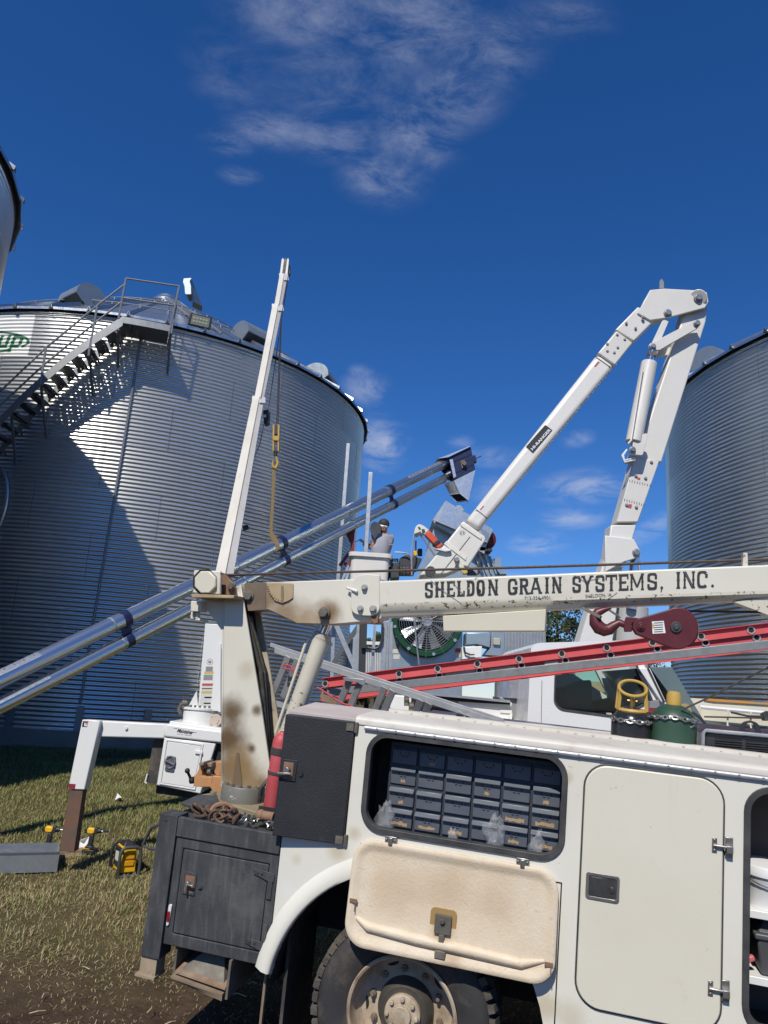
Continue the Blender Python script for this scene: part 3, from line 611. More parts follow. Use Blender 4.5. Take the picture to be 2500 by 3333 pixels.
# side skin with both openings and the wheel arch
arch=[(-.871+.80*math.cos(t),-2.12+.80*math.sin(t)) for t in np.linspace(math.radians(172),math.radians(12),26)]
outer=[(-1.285,-.50),(-1.285,-1.222),(-1.685,-1.222),(-1.685,-1.972)]+arch+[(-.10,-2.12),(2.4,-2.12),(2.4,-.50)]
op1=rrect(-1.192,-1.115,-.037,-.565,.12); op2=rrect(.895,-1.78,1.62,-.590,.13)
mb=MB(); mb.prism_h(Ls(outer,D),[Ls(op1,D),Ls(op2,D)],VN*.03); skin_=part('body_side',mb,body,ST,ang=30)
# raised band under the drip rail, vertical joints of the body
for (x0,x1,z0,z1) in ((-.034,-.027,-2.1,-1.225),):
    mb=MB(); mb.lbox(x0,x1,D-.0015,D+.002,z0,z1); mb.lbox(-.075,-.034,D-.0015,D+.002,-1.232,-1.225); part('panel_joint',mb,dark,skin_)
# roof cap and drip rail with rivets
def extr_x(prof,x0,x1): return [L(x0,d,z) for d,z in prof],[L(x1,d,z) for d,z in prof]
mb=MB(); a,b=extr_x([(4.503,-.525),(4.503,-.500),(4.509,-.488),(4.525,-.480),(4.56,-.476),(5.0,-.474),(5.0,-.525)],-1.29,2.4); mb.loft(a,b); roofp=part('body_roof',mb,mat('roof_paint',(.62,.595,.53),.5,n1=(1.6,.8,(.53,.485,.42)),dirt=(6,.54,.85,(.36,.29,.22)),chips=(15,.70,(.14,.10,.075))),ST,ang=50)
mb=MB(); a,b=extr_x([(4.96,-.474),(4.96,-.455),(5.02,-.455),(5.02,-.474)],-1.2,2.4); mb.loft(a,b)
for i in range(34): mb.bolt(L(-1.15+i*.105,4.96,-.464),-VN,.008,.006)
part('bay_rail',mb,MATS['roof_paint'],ST)
mb=MB(); a,b=extr_x([(4.508,-.556),(4.494,-.553),(4.490,-.540),(4.498,-.526),(4.508,-.5255)],-1.228,2.4); mb.loft(a,b)
for i in range(30): mb.bolt(L(-1.15+i*.118,4.4925,-.541),-VN,.009,.005,8)
part('drip_rail',mb,alum,ST,ang=60)
# lower rolled wheel fender
mb=MB(); A0,A1=math.radians(171),math.radians(112); n=20
prof=[(.80,.0),(.802,-.030),(.815,-.042),(.85,-.040),(.90,-.008),(.905,.002)]
vs=[];fs=[];m=len(prof)
for i in range(n+1):
    t=A0+(A1-A0)*i/n
    sq=1-.75*i/n
    for r,dd in prof: vs.append(L(-.871+r*math.cos(t),D+dd*sq,-2.12+r*math.sin(t)))
for i in range(n): fs+=[(i*m+j,(i+1)*m+j,(i+1)*m+j+1,i*m+j+1) for j in range(m-1)]
mb.add(vs,fs); part('fender_lip',mb,body,ST,ang=60)
mb=MB(); vs=[];fs=[]
for i in range(n+1):
    t=math.radians(178)+(math.radians(2)-math.radians(178))*i/n
    vs+=[L(-.871+.80*math.cos(t),D+.02,-2.12+.80*math.sin(t)),L(-.871+.80*math.cos(t),D+.62,-2.12+.80*math.sin(t))]
fs=[(2*i,2*i+2,2*i+3,2*i+1) for i in range(n)]; mb.add(vs,fs); mb.lbox(-1.3,.0,D+.60,D+.63,-2.1,-1.3); part('wheel_well',mb,mat('wheel_well_dark',(.02,.02,.02),.9),ST)
# body behind the skin: floor, frame rails, dark belly
mb=MB(); mb.lbox(-.02,2.4,D+.031,D+.5,-2.1,-1.9); mb.lbox(-2.3,2.4,5.2,5.45,-1.95,-1.72); mb.lbox(-2.3,2.4,6.3,6.5,-1.95,-1.72); part('chassis_rail',mb,mat('chassis_black',(.015,.015,.016),.7),ST)
mb=MB(); mb.lbox(-1.7,2.4,5.02,6.95,-1.30,-1.24); mb.lbox(-1.27,2.4,4.985,5.0,-1.3,-.53); part('bay_floor',mb,grime,ST)
mb=MB(); mb.lbox(-1.27,2.4,6.45,6.95,-1.35,-.60); part('far_side_body',mb,body,ST,bev=.01)
def gasket(op,name,r0,r1,par,m=seal,d0=D-.012,d1=D+.04,scx=None):
    c=np.mean(np.array(op),0); 
    def off(k): 
        out=[]; n=len(op)
        for i in range(n):
            t=nrm(np.array(op[(i+1)%n])-np.array(op[i-1])); out.append((op[i][0]+t[1]*k,op[i][1]-t[0]*k))
        return out
    mb=MB(); mb.prism_h(Ls(off(r0),d0),[Ls(off(r1),d0)],VN*(d1-d0)); return part(name,mb,m,par,bev=.006)
g1=gasket(op1,'window_gasket',.014,-.018,ST)
# parts compartment
comp=mat('compartment_paint',(.045,.048,.055),.6,n1=(5,.6,(.075,.075,.078)),dirt=(9,.58,.85,(.12,.11,.10)))
mb=MB(); mb.lbox(-1.25,.0,4.96,4.975,-1.16,-.54); mb.lbox(-1.25,-1.235,4.545,4.96,-1.16,-.54); mb.lbox(-.015,0,4.545,4.96,-1.16,-.54); mb.lbox(-1.235,-.015,4.545,4.96,-1.16,-1.135); mb.lbox(-1.235,-.015,4.545,4.96,-.55,-.54); part('parts_compartment',mb,comp,ST)
# right-hand compartment
mb=MB(); comp2=mat('worn_compartment_paint',(.105,.088,.075),.75,n1=(3,.7,(.075,.062,.055)),chips=(7,.70,(.02,.02,.02)))
mb.lbox(.86,2.3,4.97,4.985,-1.85,-.55); mb.lbox(.86,.872,4.545,4.97,-1.85,-.55); mb.lbox(.872,2.3,4.545,4.97,-1.85,-1.835); part('tool_compartment',mb,comp2,ST)
gasket(op2,'door_gasket',.012,-.022,ST,seal,D-.010,D+.06)
for zz_,nm in ((-1.225,'shelf'),(-1.545,'shelf')):
    mb=MB(); mb.lbox(.875,2.3,4.60,4.965,zz_-.012,zz_); mb.lbox(.875,2.3,4.588,4.60,zz_-.035,zz_+.004); part(nm,mb,white,ST,bev=.003)
# big closed door
dr=rrect(.071,-1.815,.782,-.578,.125); gasket(dr,'door_seal',.010,-.004,ST,seal,D-.006,D+.0)
mb=MB(); mb.prism(Ls(dr,D-.018),VN*.016); door=part('door',mb,mat('door_paint',(.675,.645,.54),.36,n1=(.9,.7,(.615,.575,.455)),dirt=(3.1,.62,.9,(.44,.38,.265)),streak=(4,.62,.85,(.52,.47,.34)),chips=(26,.682,(.19,.14,.09)),bump=(1.5,.10),spots=[bs(Z9,565,480,.022,.7,(.46,.36,.2)),bs(Z9,680,530,.02,.5,(.46,.36,.2)),bs(Z9,590,570,.012,.7,(.3,.24,.16)),bs(Z9,870,790,.012,.9,(.25,.21,.15)),bs(Z9,1190,705,.025,.5,(.46,.38,.25)),bs(Z9,1060,735,.02,.4,(.46,.38,.25)),bs(Z9,910,490,.018,.4,(.40,.35,.26))],spec=.5),ST,bev=.006)
lt=rrect(.097,-1.277,.272,-1.141,.018,5); mb=MB(); mb.prism_h(Ls(lt,D-.024),[Ls(rrect(.113,-1.262,.258,-1.156,.01,4),D-.024)],VN*.006); lp=part('latch',mb,steel,door,bev=.002)
mb=MB(); mb.lbox(.113,.258,D-.0195,D-.0185,-1.262,-1.156); mb.lbox(.119,.212,D-.026,D-.020,-1.258,-1.162); mb.cyl(L(.235,D-.020,-1.215),L(.235,D-.027,-1.215),.014,n=14); mb.cyl(L(.235,D-.027,-1.215),L(.235,D-.029,-1.215),.007,n=10); part('paddle',mb,mat('latch_plate',(.20,.20,.20),.35,.85,n1=(20,.6,(.12,.12,.12))),lp,bev=.002)
def hinge(px,pz,par):
    mb=MB(); mb.lbox(px-.055,px-.030,D-.026,D-.018,pz-.035,pz+.035); mb.lbox(px+.012,px+.050,D-.012,D-.0,pz-.055,pz+.045)
    mb.cyl(L(px-.05,D-.03,pz-.002),L(px+.03,D-.03,pz-.002),.008,n=8); mb.lbox(px+.015,px+.047,D-.040,D-.012,pz-.03,pz+.006)
    for dz in (-.025,.025): mb.bolt(L(px-.043,D-.026,pz+dz),-VN,.006,.004)
    part('hinge',mb,steel,par,bev=.002)
hinge(.782,-.905,door); hinge(.775,-1.60,door)
# flap door hanging open below the parts window: moulded beige inside
fl=rrect(-1.222,-1.735,-.042,-1.167,.125,9); fc=(-.632,-1.451)
def inset(op,k):
    out=[];n=len(op)
    for i in range(n):
        t=nrm(np.array(op[(i+1)%n])-np.array(op[i-1])); out.append((op[i][0]-t[1]*-1*-k,op[i][1]+t[0]*k))
    return out
def flap_d(z): return D-.020-.055*max(0,(-1.19-z))/.55
rings=[(0,.018),(0,.0),(.004,-.004),(.030,-.004),(.050,.010),(.075,.012)]
vs=[];fs=[];n=len(fl)
for k_,dd in rings:
    for x,z in inset(fl,k_): vs.append(L(x,flap_d(z)+dd,z))
for r_ in range(len(rings)-1): fs+=[(r_*n+i,r_*n+(i+1)%n,(r_+1)*n+(i+1)%n,(r_+1)*n+i) for i in range(n)]
# inner field as a fine grid-fan of rings towards the centre line
last=inset(fl,.075); prev=(len(rings)-1)*n
for s_ in (.75,.5,.25,.0):
    base=len(vs)
    for x,z in last:
        xx=fc[0]+(x-fc[0])*(1-(1-s_)*.45) if s_>0 else fc[0]+(x-fc[0])*.5; zz_=fc[1]+(z-fc[1])*s_
        vs.append(L(xx,flap_d(zz_)+.012+.004*(1-s_),zz_))
    fs+=[(prev+i,prev+(i+1)%n,base+(i+1)%n,base+i) for i in range(n)]; prev=base
mb=MB(); mb.add(vs,fs); mb.face([L(x,flap_d(z)+.018,z) for x,z in fl]); flap=part('flap_door',mb,beige,ST,ang=50)
mb=MB(); rp=[(-1.16,-1.590),(-1.09,-1.625),(-.80,-1.640),(-.50,-1.645),(-.22,-1.655),(-.10,-1.62)]; mb.tube([L(x,flap_d(z)+.014,z) for x,z in rp],[.012,.026,.029,.029,.026,.010],10); part('moulded_ridge',mb,beige,flap,ang=60)
mb=MB(); mb.prism(Ls(rrect(-.735,-1.59,-.585,-1.455,.03,5),flap_d(-1.5)+.009),VN*.004); part('resin_patch',mb,resin,flap,bev=.004)
mb=MB(); d_=flap_d(-1.52); mb.lbox(-.705,-.612,d_-.012,d_+.008,-1.585,-1.485); mb.cyl(L(-.66,d_-.012,-1.515),L(-.66,d_-.026,-1.515),.014,n=12); mb.lbox(-.675,-.645,d_-.02,d_-.008,-1.70,-1.585); mb.lbox(-.69,-.63,d_-.03,d_-.006,-1.705,-1.665); part('lock',mb,grime,flap,bev=.003)
for x,z in ((-1.185,-1.50),(-.075,-1.625)):
    mb=MB(); d_=flap_d(z)-.004; mb.lbox(x-.022,x+.022,d_-.008,d_,z-.010,z+.010); mb.cyl(L(x+.012,d_-.004,z),L(x+.012,d_-.010,z-.055),.003,n=5); part('stay_clip',mb,rust,flap)
for x in (-1.005,-.245):
    mb=MB(); mb.lbox(x-.035,x+.035,D-.020,D-.002,-1.165,-1.130); mb.lbox(x-.012,x+.012,D-.034,D-.018,-1.175,-1.135)
    for q in (-.025,.025): mb.bolt(L(x+q,D-.020,-1.148),-VN,.007,.006)
    part('flap_hinge',mb,steel,ST,bev=.003)
# black corner box with recessed door, corner post, jack foot
mb=MB(); mb.lbox(-2.50,-1.69,D+.012,6.9,-1.955,-1.252); mb.prism_h(Ls([(-2.385,-1.972),(-1.69,-1.972),(-1.69,-1.345),(-2.385,-1.345)],D),[Ls([(-2.333,-1.902),(-1.745,-1.902),(-1.745,-1.405),(-2.333,-1.405)],D)],VN*.011); mb.lbox(-2.39,-1.69,D-.010,D+.03,-1.343,-1.226)
rb=part('rear_box',mb,liner,ST,bev=.008)
mb=MB(); mb.lbox(-2.326,-1.752,D+.001,D+.0115,-1.896,-1.411); bd=part('box_door',mb,liner,rb,bev=.004)
def tlatch(x,z,dd,par,sgn=1,handle=True):
    mb=MB(); mb.prism_h(Ls(rrect(x-.045,z-.065,x+.045,z+.065,.008,3),dd),[Ls(rrect(x-.032,z-.052,x+.032,z+.052,.006,3),dd)],VN*.008); mb.prism(Ls(circ(x+.075*sgn,z-.005,.022,14)+[],dd+.002),VN*.006); mb.cyl(L(x+.075*sgn,dd+.002,z-.005),L(x+.075*sgn,dd-.006,z-.005),.013,n=10)
    f=part('latch',mb,liner,par,bev=.002); mb=MB(); mb.lbox(x-.032,x+.032,dd+.004,dd+.0065,z-.052,z+.052); part('latch_pan',mb,rust,f)
    mb=MB(); mb.cyl(L(x-.005,dd+.004,z),L(x-.005,dd-.022,z),.016,n=12); mb.bar(L(x-.005,dd-.02,z),L(x-.005,dd-.022,z-.05) if not handle else L(x-.06,dd-.022,z-.006),.012,.010); mb.bar(L(x-.005,dd-.02,z),L(x+.04,dd-.022,z-.004),.012,.010); part('handle',mb,steel,f,bev=.002)
tlatch(-2.258,-1.60,D-.006,bd,1,False)
for z in (-1.47,-1.86):
    mb=MB(); mb.prism(Ls(rq([(-1.84,z+.025),(-1.70,z+.018),(-1.705,z-.035),(-1.75,z-.03),(-1.84,z-.005)],.012),D-.008),VN*.0085)
    for x in (-1.815,-1.785): mb.bolt(L(x,D-.008,z+.008),-VN,.009,.005)
    mb.lbox(-1.742,-1.712,D-.010,D-.001,z-(.13 if z>-1.6 else -.02),z-.02 if z>-1.6 else z+.12); part('strap_hinge',mb,liner,bd,bev=.002)
mb=MB(); mb.lbox(-2.518,-2.392,D-.012,D+.13,-2.06,-1.222); mb.bolt(L(-2.47,D-.012,-1.255),-VN,.008,.006); post_=part('corner_post',mb,liner,ST,bev=.012,seg=3)
mb=MB(); mb.lbox(-2.520,-2.41,D+.0,D+.105,-2.165,-2.055); mb.lbox(-2.54,-2.405,D-.015,D+.115,-2.178,-2.163); mb.prism(Ls(circ(-2.465,-2.135,.02,10),D-.0015),VN*.001); part('jack_foot',mb,mat('worn_jack_paint',(.36,.29,.20),.6,n1=(7,.7,(.25,.18,.11)),chips=(14,.6,RUST)),ST,bev=.006)
mb=MB(); mb.prism(Ls(rq([(-2.375,-1.74),(-2.352,-1.735),(-2.358,-1.86),(-2.375,-1.865)],.012),D-.012),VN*.012); ml=part('marker_light',mb,white,rb,bev=.004); mb=MB(); mb.prism(Ls(rrect(-2.373,-1.835,-2.357,-1.775,.007,4),D-.020),VN*.009); part('marker_lens',mb,redlens,ml,bev=.003)
mb=MB(); mb.tube([L(-2.52,D+.05,-1.29),L(-2.60,D+.05,-1.335),L(-2.645,D+.05,-1.445),L(-2.60,D+.05,-1.46),L(-2.52,D+.05,-1.455)],.010,7); part('grab_handle',mb,liner,ST)
# step bracket and plates under the box
mb=MB(); mb.lbox(-2.305,-2.29,D+.02,D+.9,-2.15,-1.973); mb.lbox(-1.925,-1.91,D-.02,D+.75,-2.185,-1.973); mb.lbox(-2.285,-1.93,D+.85,D+.87,-2.15,-1.96); part('pad_holder',mb,grime,ST)
mb=MB(); mb.prism([L(-2.275,D-.01,-2.10),L(-1.93,D-.02,-2.125),L(-1.93,D+.6,-2.06),L(-2.275,D+.6,-2.04)],ZAx*-.012); pdl=part('steel_pad',mb,mat('rust_edged_plate',(.30,.20,.13),.7,n1=(8,.8,(.19,.11,.065)),dirt=(12,.5,.8,(.36,.31,.24))),ST);
for k_ in range(3): mb=MB(); mb.prism([L(-2.29+.01*k_,D-.03+.02*k_,-2.125-.014*k_),L(-1.94,D-.03,-2.158-.012*k_),L(-1.94,D+.5,-2.13),L(-2.29,D+.5,-2.10)],ZAx*-.012); part('dunnage_board',mb,wood,ST)
mb=MB(); mb.loft([L(-2.25,D+.03,-2.098),L(-1.96,D+.02,-2.118),L(-1.97,D+.4,-2.08),L(-2.25,D+.4,-2.06)],[L(-2.14,D+.12,-2.0),L(-2.02,D+.12,-2.0),L(-2.02,D+.3,-1.98),L(-2.14,D+.3,-1.98)]); part('pad_cone',mb,grime,pdl)
# open black door: hinged at its right edge, free edge swung out towards the camera
hx=-1.29; ang_=math.radians(7); ud=np.array([-math.cos(ang_),-math.sin(ang_)])
def UD(u,w,z): return L(hx+ud[0]*u-ud[1]*w*-1,D+ud[1]*u-math.cos(ang_)*w,z)
def udb(mb,u0,u1,w0,w1,z0,z1): return mb.prism([UD(u0,w0,z0),UD(u1,w0,z0),UD(u1,w0,z1),UD(u0,w0,z1)],UD(u0,w1,z0)-UD(u0,w0,z0))
mb=MB(); udb(mb,0,.435,-.035,.02,-1.222,-.512); bdo=part('box_lid_door',mb,linerd,ST,bev=.006)
mb=MB(); udb(mb,.325,.415,.020,.027,-.900,-.775); fr=part('latch',mb,linerd,bdo,bev=.004); mb=MB(); udb(mb,.345,.405,.0265,.029,-.890,-.79); part('latch_pan',mb,rust,fr)
mb=MB(); p=UD(.375,.029,-.835); n_=nrm(UD(0,1,0)-UD(0,0,0)); mb.cyl(p,p+n_*.025,.018,n=12); mb.bar(UD(.345,.05,-.852),UD(.43,.05,-.858),.014,.012); part('handle',mb,steel,fr,bev=.002); mb=MB(); mb.cyl(UD(.297,.02,-.85),UD(.297,.028,-.85),.015,n=12); part('lock_barrel',mb,linerd,bdo)
for z in (-.545,-1.195): mb=MB(); mb.cyl(UD(-.01,.01,z-.03),UD(-.01,.01,z+.03),.013,n=10); udb(mb,.0,.045,.02,.027,z-.022,z+.022); part('hinge',mb,grime,bdo)
mb=MB(); mb.lbox(-1.72,-1.30,D+.06,D+.5,-1.22,-.515); part('rear_cabinet',mb,linerd,ST); mb=MB(); a,b=[L(-1.735,d,z) for d,z in ((D+.0,-.515),(D+.0,-.500),(D+.04,-.492),(D+.5,-.474),(D+.5,-.515))],[L(-1.292,d,z) for d,z in ((D+.0,-.515),(D+.0,-.500),(D+.04,-.492),(D+.5,-.474),(D+.5,-.515))]; mb.loft(a,b); part('cabinet_top',mb,mat('stained_top',(.50,.45,.42),.6,n1=(3,.8,(.40,.33,.31)),chips=(9,.66,(.09,.05,.04))),ST,ang=50)
# wheel
WC=np.array(L(-.871,D+.03,-2.09))
def lug_tyre(mb):
    R_=.53; ax=VN
    pr=[(.315,.05),(.325,.015),(.36,-.005),(.43,-.022),(.475,-.012),(.50,.012),(.512,.05),(.512,.25),(.47,.30),(.33,.29),(.315,.05)]
    mb.lathe(WC,ax,pr,64,e1=XA)
tw=MB(); lug_tyre(tw); wh=bpy.data.objects.new('wheel',None); COL.objects.link(wh); wh.parent=ST; wh['_w']=list(ST['_w'])
tyre=part('tyre',tw,rubber,wh,ang=40)
mb=MB(); e1=XA; e2=np.cross(VN,XA)
for i in range(46):
    t=2*math.pi*i/46; rad=e1*math.cos(t)+e2*math.sin(t); tn=np.cross(VN,rad)
    for (h0,h1,sk) in ((.004,.13,.03),(.15,.27,-.03)):
        c0=WC+VN*h0; c1=WC+VN*h1; s0=.024; jitter=rng.uniform(-.006,.006)
        q=[c0+rad*.500+tn*(-s0),c0+rad*.500+tn*s0,c1+rad*.512+tn*(s0+sk),c1+rad*.512+tn*(-s0+sk)]
        mb.loft(q,[c0+rad*(.538+jitter)+tn*(-s0*.8),c0+rad*(.538+jitter)+tn*s0*.8,c1+rad*(.542)+tn*(s0*.8+sk),c1+rad*(.542)+tn*(-s0*.8+sk)])
part('tread',mb,mud,wh,ang=20)
rimm=mat('dirty_wheel_paint',(.50,.42,.31),.6,n1=(4,.9,(.33,.24,.155)),dirt=(7,.48,.75,(.15,.10,.065)),chips=(13,.66,(.12,.07,.045)))
mb=MB(); mb.lathe(WC,VN,[(.318,.03),(.322,.006),(.314,-.004),(.302,.002),(.296,.03),(.290,.10),(.268,.135),(.20,.150),(.165,.146)],64,e1=XA); rim=part('rim',mb,rimm,wh,ang=40)
mb=MB()
for i in range(5):
    t=2*math.pi*(i+.42)/5; rad=e1*math.cos(t)+e2*math.sin(t); tn=np.cross(VN,rad); c=WC+VN*.1435+rad*.248
    mb=MB(); mb.prism([c+rad*.024*math.cos(u)+tn*.042*math.sin(u)-VN*.003 for u in np.linspace(0,2*math.pi,16)[:-1]],VN*.002); part('hand_hole',mb,dark,rim)
nutm=mat('dirty_nut',(.28,.22,.16),.6,.4,n1=(12,.6,(.14,.11,.08)))
for i in range(10):
    t=2*math.pi*(i+.3)/10; rad=e1*math.cos(t)+e2*math.sin(t); c=WC+VN*.146+rad*.205; mb=MB(); mb.cyl(c,c-VN*.022,.021,.019,6); mb.cyl(c-VN*.022,c-VN*.040,.011,n=8); part('lug_nut',mb,nutm,rim)
mb=MB(); mb.lathe(WC,VN,[(.165,.146),(.160,.10),(.135,.06),(.125,.06)],36,e1=XA); mb.cyl(WC+VN*.06,WC+VN*.07,.127,n=36); hub_=part('hub',mb,mat('greasy_hub',(.05,.045,.04),.45,n1=(8,.6,(.10,.085,.065))),wh)
mb=MB(); mb.lathe(WC,VN,[(.105,.06),(.105,.035),(.085,.022),(.06,.018),(.055,-.004),(.001,-.006)],30,e1=XA)
for i in range(8): t=2*math.pi*i/8; c=WC+VN*.026+(e1*math.cos(t)+e2*math.sin(t))*.086; mb.cyl(c,c-VN*.022,.013,n=6)
part('axle_cap',mb,rimm,hub_,bev=.003)
mb=MB(); mb.lathe(WC+VN*.34,VN,[(.315,.0),(.43,-.012),(.50,.01),(.52,.05),(.52,.25),(.33,.29)],48,e1=XA); part('inner_tyre',mb,rubber,wh)
mb=MB(); mb.cyl(WC+VN*.2,WC+VN*2.0,.09,n=16); part('axle',mb,grime,ST)
mb=MB(); mb.lbox(-1.62,-1.60,D+.12,D+.62,-2.50,-1.62); part('mud_flap',mb,rubber,ST)
mb=MB(); mb.lbox(-1.72,-1.705,D+.05,D+.075,-2.62,-1.97); part('hanging_strip',mb,wood,ST)
# crane base: plate, ring, mast
mb=MB(); mb.prism([L(-2.55,5.03,-1.25),L(-1.89,4.80,-1.25),L(-1.72,5.40,-1.25),L(-2.36,5.62,-1.25)],ZAx*.045); cbp=part('crane_base_plate',mb,mat('greasy_tan_plate',(.27,.225,.145),.55,n1=(5,.8,(.19,.155,.10)),chips=(12,.62,(.06,.05,.04))),ST,bev=.006)
for (x,d) in ((-2.44,5.06),(-1.97,4.90)): mb=MB(); mb.cyl(L(x,d,-1.205),L(x,d,-1.17),.024,n=6); part('base_bolt',mb,mat('tan_bolt',(.22,.19,.13),.5),cbp,bev=.003)
RC=(-2.235,5.11); mb=MB(); mb.lathe(L(RC[0],RC[1],0),ZAx,[(.155,-1.206),(.155,-1.108),(.15,-1.10),(.05,-1.098)],44); crg=part('slew_ring',mb,mat('ring_grey_paint',(.17,.165,.14),.5,n1=(5,.6,(.12,.115,.10)),chips=(13,.64,(.55,.52,.45))),ST)
for i in range(14): t=2*math.pi*i/14; mb=MB(); mb.cyl(L(RC[0]+.132*math.cos(t),RC[1]+.132*math.sin(t),-1.10),L(RC[0]+.132*math.cos(t),RC[1]+.132*math.sin(t),-1.083),.015,n=6); part('ring_bolt',mb,grime,crg)
burn=(.075,.052,.028); tan_=(.24,.15,.06)
MD=5.04
spots=[(Ap(ZB(905,60)[0],MD),.17,(.11,.065,.025),.95),(Ap(ZB(1165,35)[0],MD),.06,(.12,.08,.035),.9),(Ap(ZB(890,330)[0],MD),.22,(.11,.065,.028),.97),(Ap(ZB(1112,410)[0],MD),.055,burn,.95),(Ap(ZB(880,620)[0],MD),.20,(.17,.10,.04),.9),(Ap(ZB(1010,520)[0],MD),.17,tan_,.85),(Ap(ZB(1090,740)[0],MD),.20,tan_,.9),(Ap(ZB(1220,760)[0],MD),.08,(.2,.13,.06),.8),(Ap(Z3(1330,960)[0],MD),.10,(.42,.35,.22),.5),(Ap(Z3(1255,505)[0],MD),.08,(.12,.06,.03),.9)]
mastm=mat('scorched_mast_paint',(.66,.63,.53),.38,n1=(1.6,.5,(.58,.55,.44)),spots=spots,dirt=(7,.64,.9,(.42,.36,.25)))
front=Z3(1210,552,1262,548,1300,500)+ZB(1208,20,1292,600,1305,770,1240,800,830,785)
mb=MB(); mb.prism(A(front,MD),NA*.018); ms=part('mast',mb,mastm,ST,bev=.003)
mb=MB(); mb.prism(A(front,MD),NA*.018); 
for i in range(len(mb.v)): mb.v[i]=tuple(np.array(mb.v[i])+NA*.27)
part('mast_back_plate',mb,mat('dirty_mast_plate',(.50,.44,.33),.5,n1=(5,.8,(.30,.25,.17)),chips=(10,.64,RUST)),ST)
w0,w1=A([front[0],front[-1]],MD+.018); mb=MB(); mb.prism([w0,w1,w1+NA*.252,w0+NA*.252],nrm(np.cross(w1-w0,NA))*-.015); part('mast_web',mb,mastm,ST)
mb=MB()
hs=MB()
for k_,(x0,x1,x2,dd) in enumerate(((395,455,540,.05),(420,500,560,.10),(440,520,575,.15),(410,480,520,.19),(430,530,590,.22))):
    hs=MB(); hs.tube([Ap(Z4(x0,600+20*k_)[0],MD+dd),Ap(Z4(x0+45,800)[0],MD+dd),Ap(Z4(x1+15,1000)[0],MD+dd+.02),Ap(Z4(x2-30,1200)[0],MD+dd),Ap(Z4(x2-10,1480)[0],MD+dd)],.017,7); part('hydraulic_hose',hs,mat('hose_%d'%k_,(.03+.012*(k_%3),.028+.01*(k_%3),.026),.55,dirt=(14,.5,.8,(.16,.14,.12))),ms,ang=70)
mb=MB(); mb.prism(A(Z4(405,470,420,620,500,1348,560,1348,470,600),MD+.235),NA*.01); part('mast_channel_shade',mb,dark,ST)  # dark sheet added as the shade inside the open mast channel
# left gusset, winch shelf, gearbox
mb=MB(); mb.prism(A(Z3(1080,578,1205,582,1208,765,1120,640),MD+.02),NA*.015); part('gusset',mb,cream,ms)
mb=MB(); mb.prism(A(ZB(965,455,985,455,1020,760,915,800),MD-.008),NA*.007); part('foot_gusset',mb,mat('dark_brown_gusset',(.16,.11,.06),.6),ms)  # one flat dark brown over the whole plate
mb=MB(); mb.prism(A(Z3(1032,553,1265,560,1262,576,1035,572),MD-.16),NA*.46); part('winch_shelf',mb,mat('rust_stained_shelf',(.45,.36,.22),.5,n1=(6,.8,(.26,.16,.08)),chips=(10,.6,RUST)),ST,bev=.003)
win=bpy.data.objects.new('winch',None); COL.objects.link(win); win.parent=ST; win['_w']=list(ST['_w'])
mb=MB(); mb.prism(A(Z3(1046,424,1190,428,1188,556,1038,548),MD-.12),NA*.03); part('end_plate',mb,edgecream,win,bev=.008)
mb=MB(); cpx=Z3(1106,489)[0]; oc=[(cpx[0]+37*math.cos(math.radians(22.5+45*i)),cpx[1]+39*math.sin(math.radians(22.5+45*i))) for i in range(8)]; mb.prism(A(oc,MD-.15),NA*.03)
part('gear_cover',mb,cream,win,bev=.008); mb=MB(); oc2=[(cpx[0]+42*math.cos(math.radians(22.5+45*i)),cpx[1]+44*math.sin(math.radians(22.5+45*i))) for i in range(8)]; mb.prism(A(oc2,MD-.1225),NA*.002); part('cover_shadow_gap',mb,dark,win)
mb=MB(); ca=Ap(Z3(1106,489)[0],MD-.09); mb.cyl(ca,ca+NA*.30,.085,n=24); 
for i in range(7): mb.lathe(ca+NA*(.05+.03*i),NA,[(.085,-.012),(.097,0),(.085,.012)],24)
part('rope_drum',mb,ropem,win)
mb=MB(); mb.prism(A(Z3(1190,455,1215,450,1270,500,1265,560,1192,556),MD-.02),NA*.02); mb.cyl(Ap(Z3(1250,514)[0],MD-.05),Ap(Z3(1250,514)[0],MD+.05),.028,n=14); part('drum_bracket',mb,rust,win,bev=.003)
mb=MB(); mb.prism(A(Z3(1030,590,1085,592,1083,650,1028,648),MD-.05),NA*.1); mb.cyl(Ap(Z3(1045,650)[0],MD),Ap(Z3(1040,690)[0],MD),.018,n=10); mb.cyl(Ap(Z3(1070,650)[0],MD),Ap(Z3(1066,690)[0],MD),.018,n=10); mb.bar(Ap(Z3(1060,690)[0],MD),Ap(Z3(1120,698)[0],MD),.03,.02); part('control_valve',mb,cream,win,bev=.006)
# boom base section, joint plate, lettered outer boom
BD=5.075
bsp=[(Ap(Z4(480,480)[0],BD),.20,(.075,.047,.025),.97),(Ap(Z4(500,580)[0],BD),.14,(.06,.04,.025),.95),(Ap(Z4(620,480)[0],BD),.15,(.25,.16,.08),.9),(Ap(Z4(670,640)[0],BD),.24,(.22,.135,.06),.85),(Ap(Z4(970,620)[0],BD),.15,(.18,.10,.03),.92),(Ap(Z4(820,660)[0],BD),.18,(.28,.18,.08),.75)]
boomb=mat('scorched_boom_paint',(.66,.63,.53),.38,n1=(1.6,.5,(.58,.55,.44)),spots=bsp,dirt=(7,.66,.92,(.42,.36,.25)))
prof=Z4(380,412,555,405,1128,384,1330,378,1330,650,1240,668,1000,690,760,684,690,650,570,592,430,598)
mb=MB(); mb.prism(A(prof,BD),NA*.24); bb=part('boom_base',mb,boomb,ST,bev=.006)
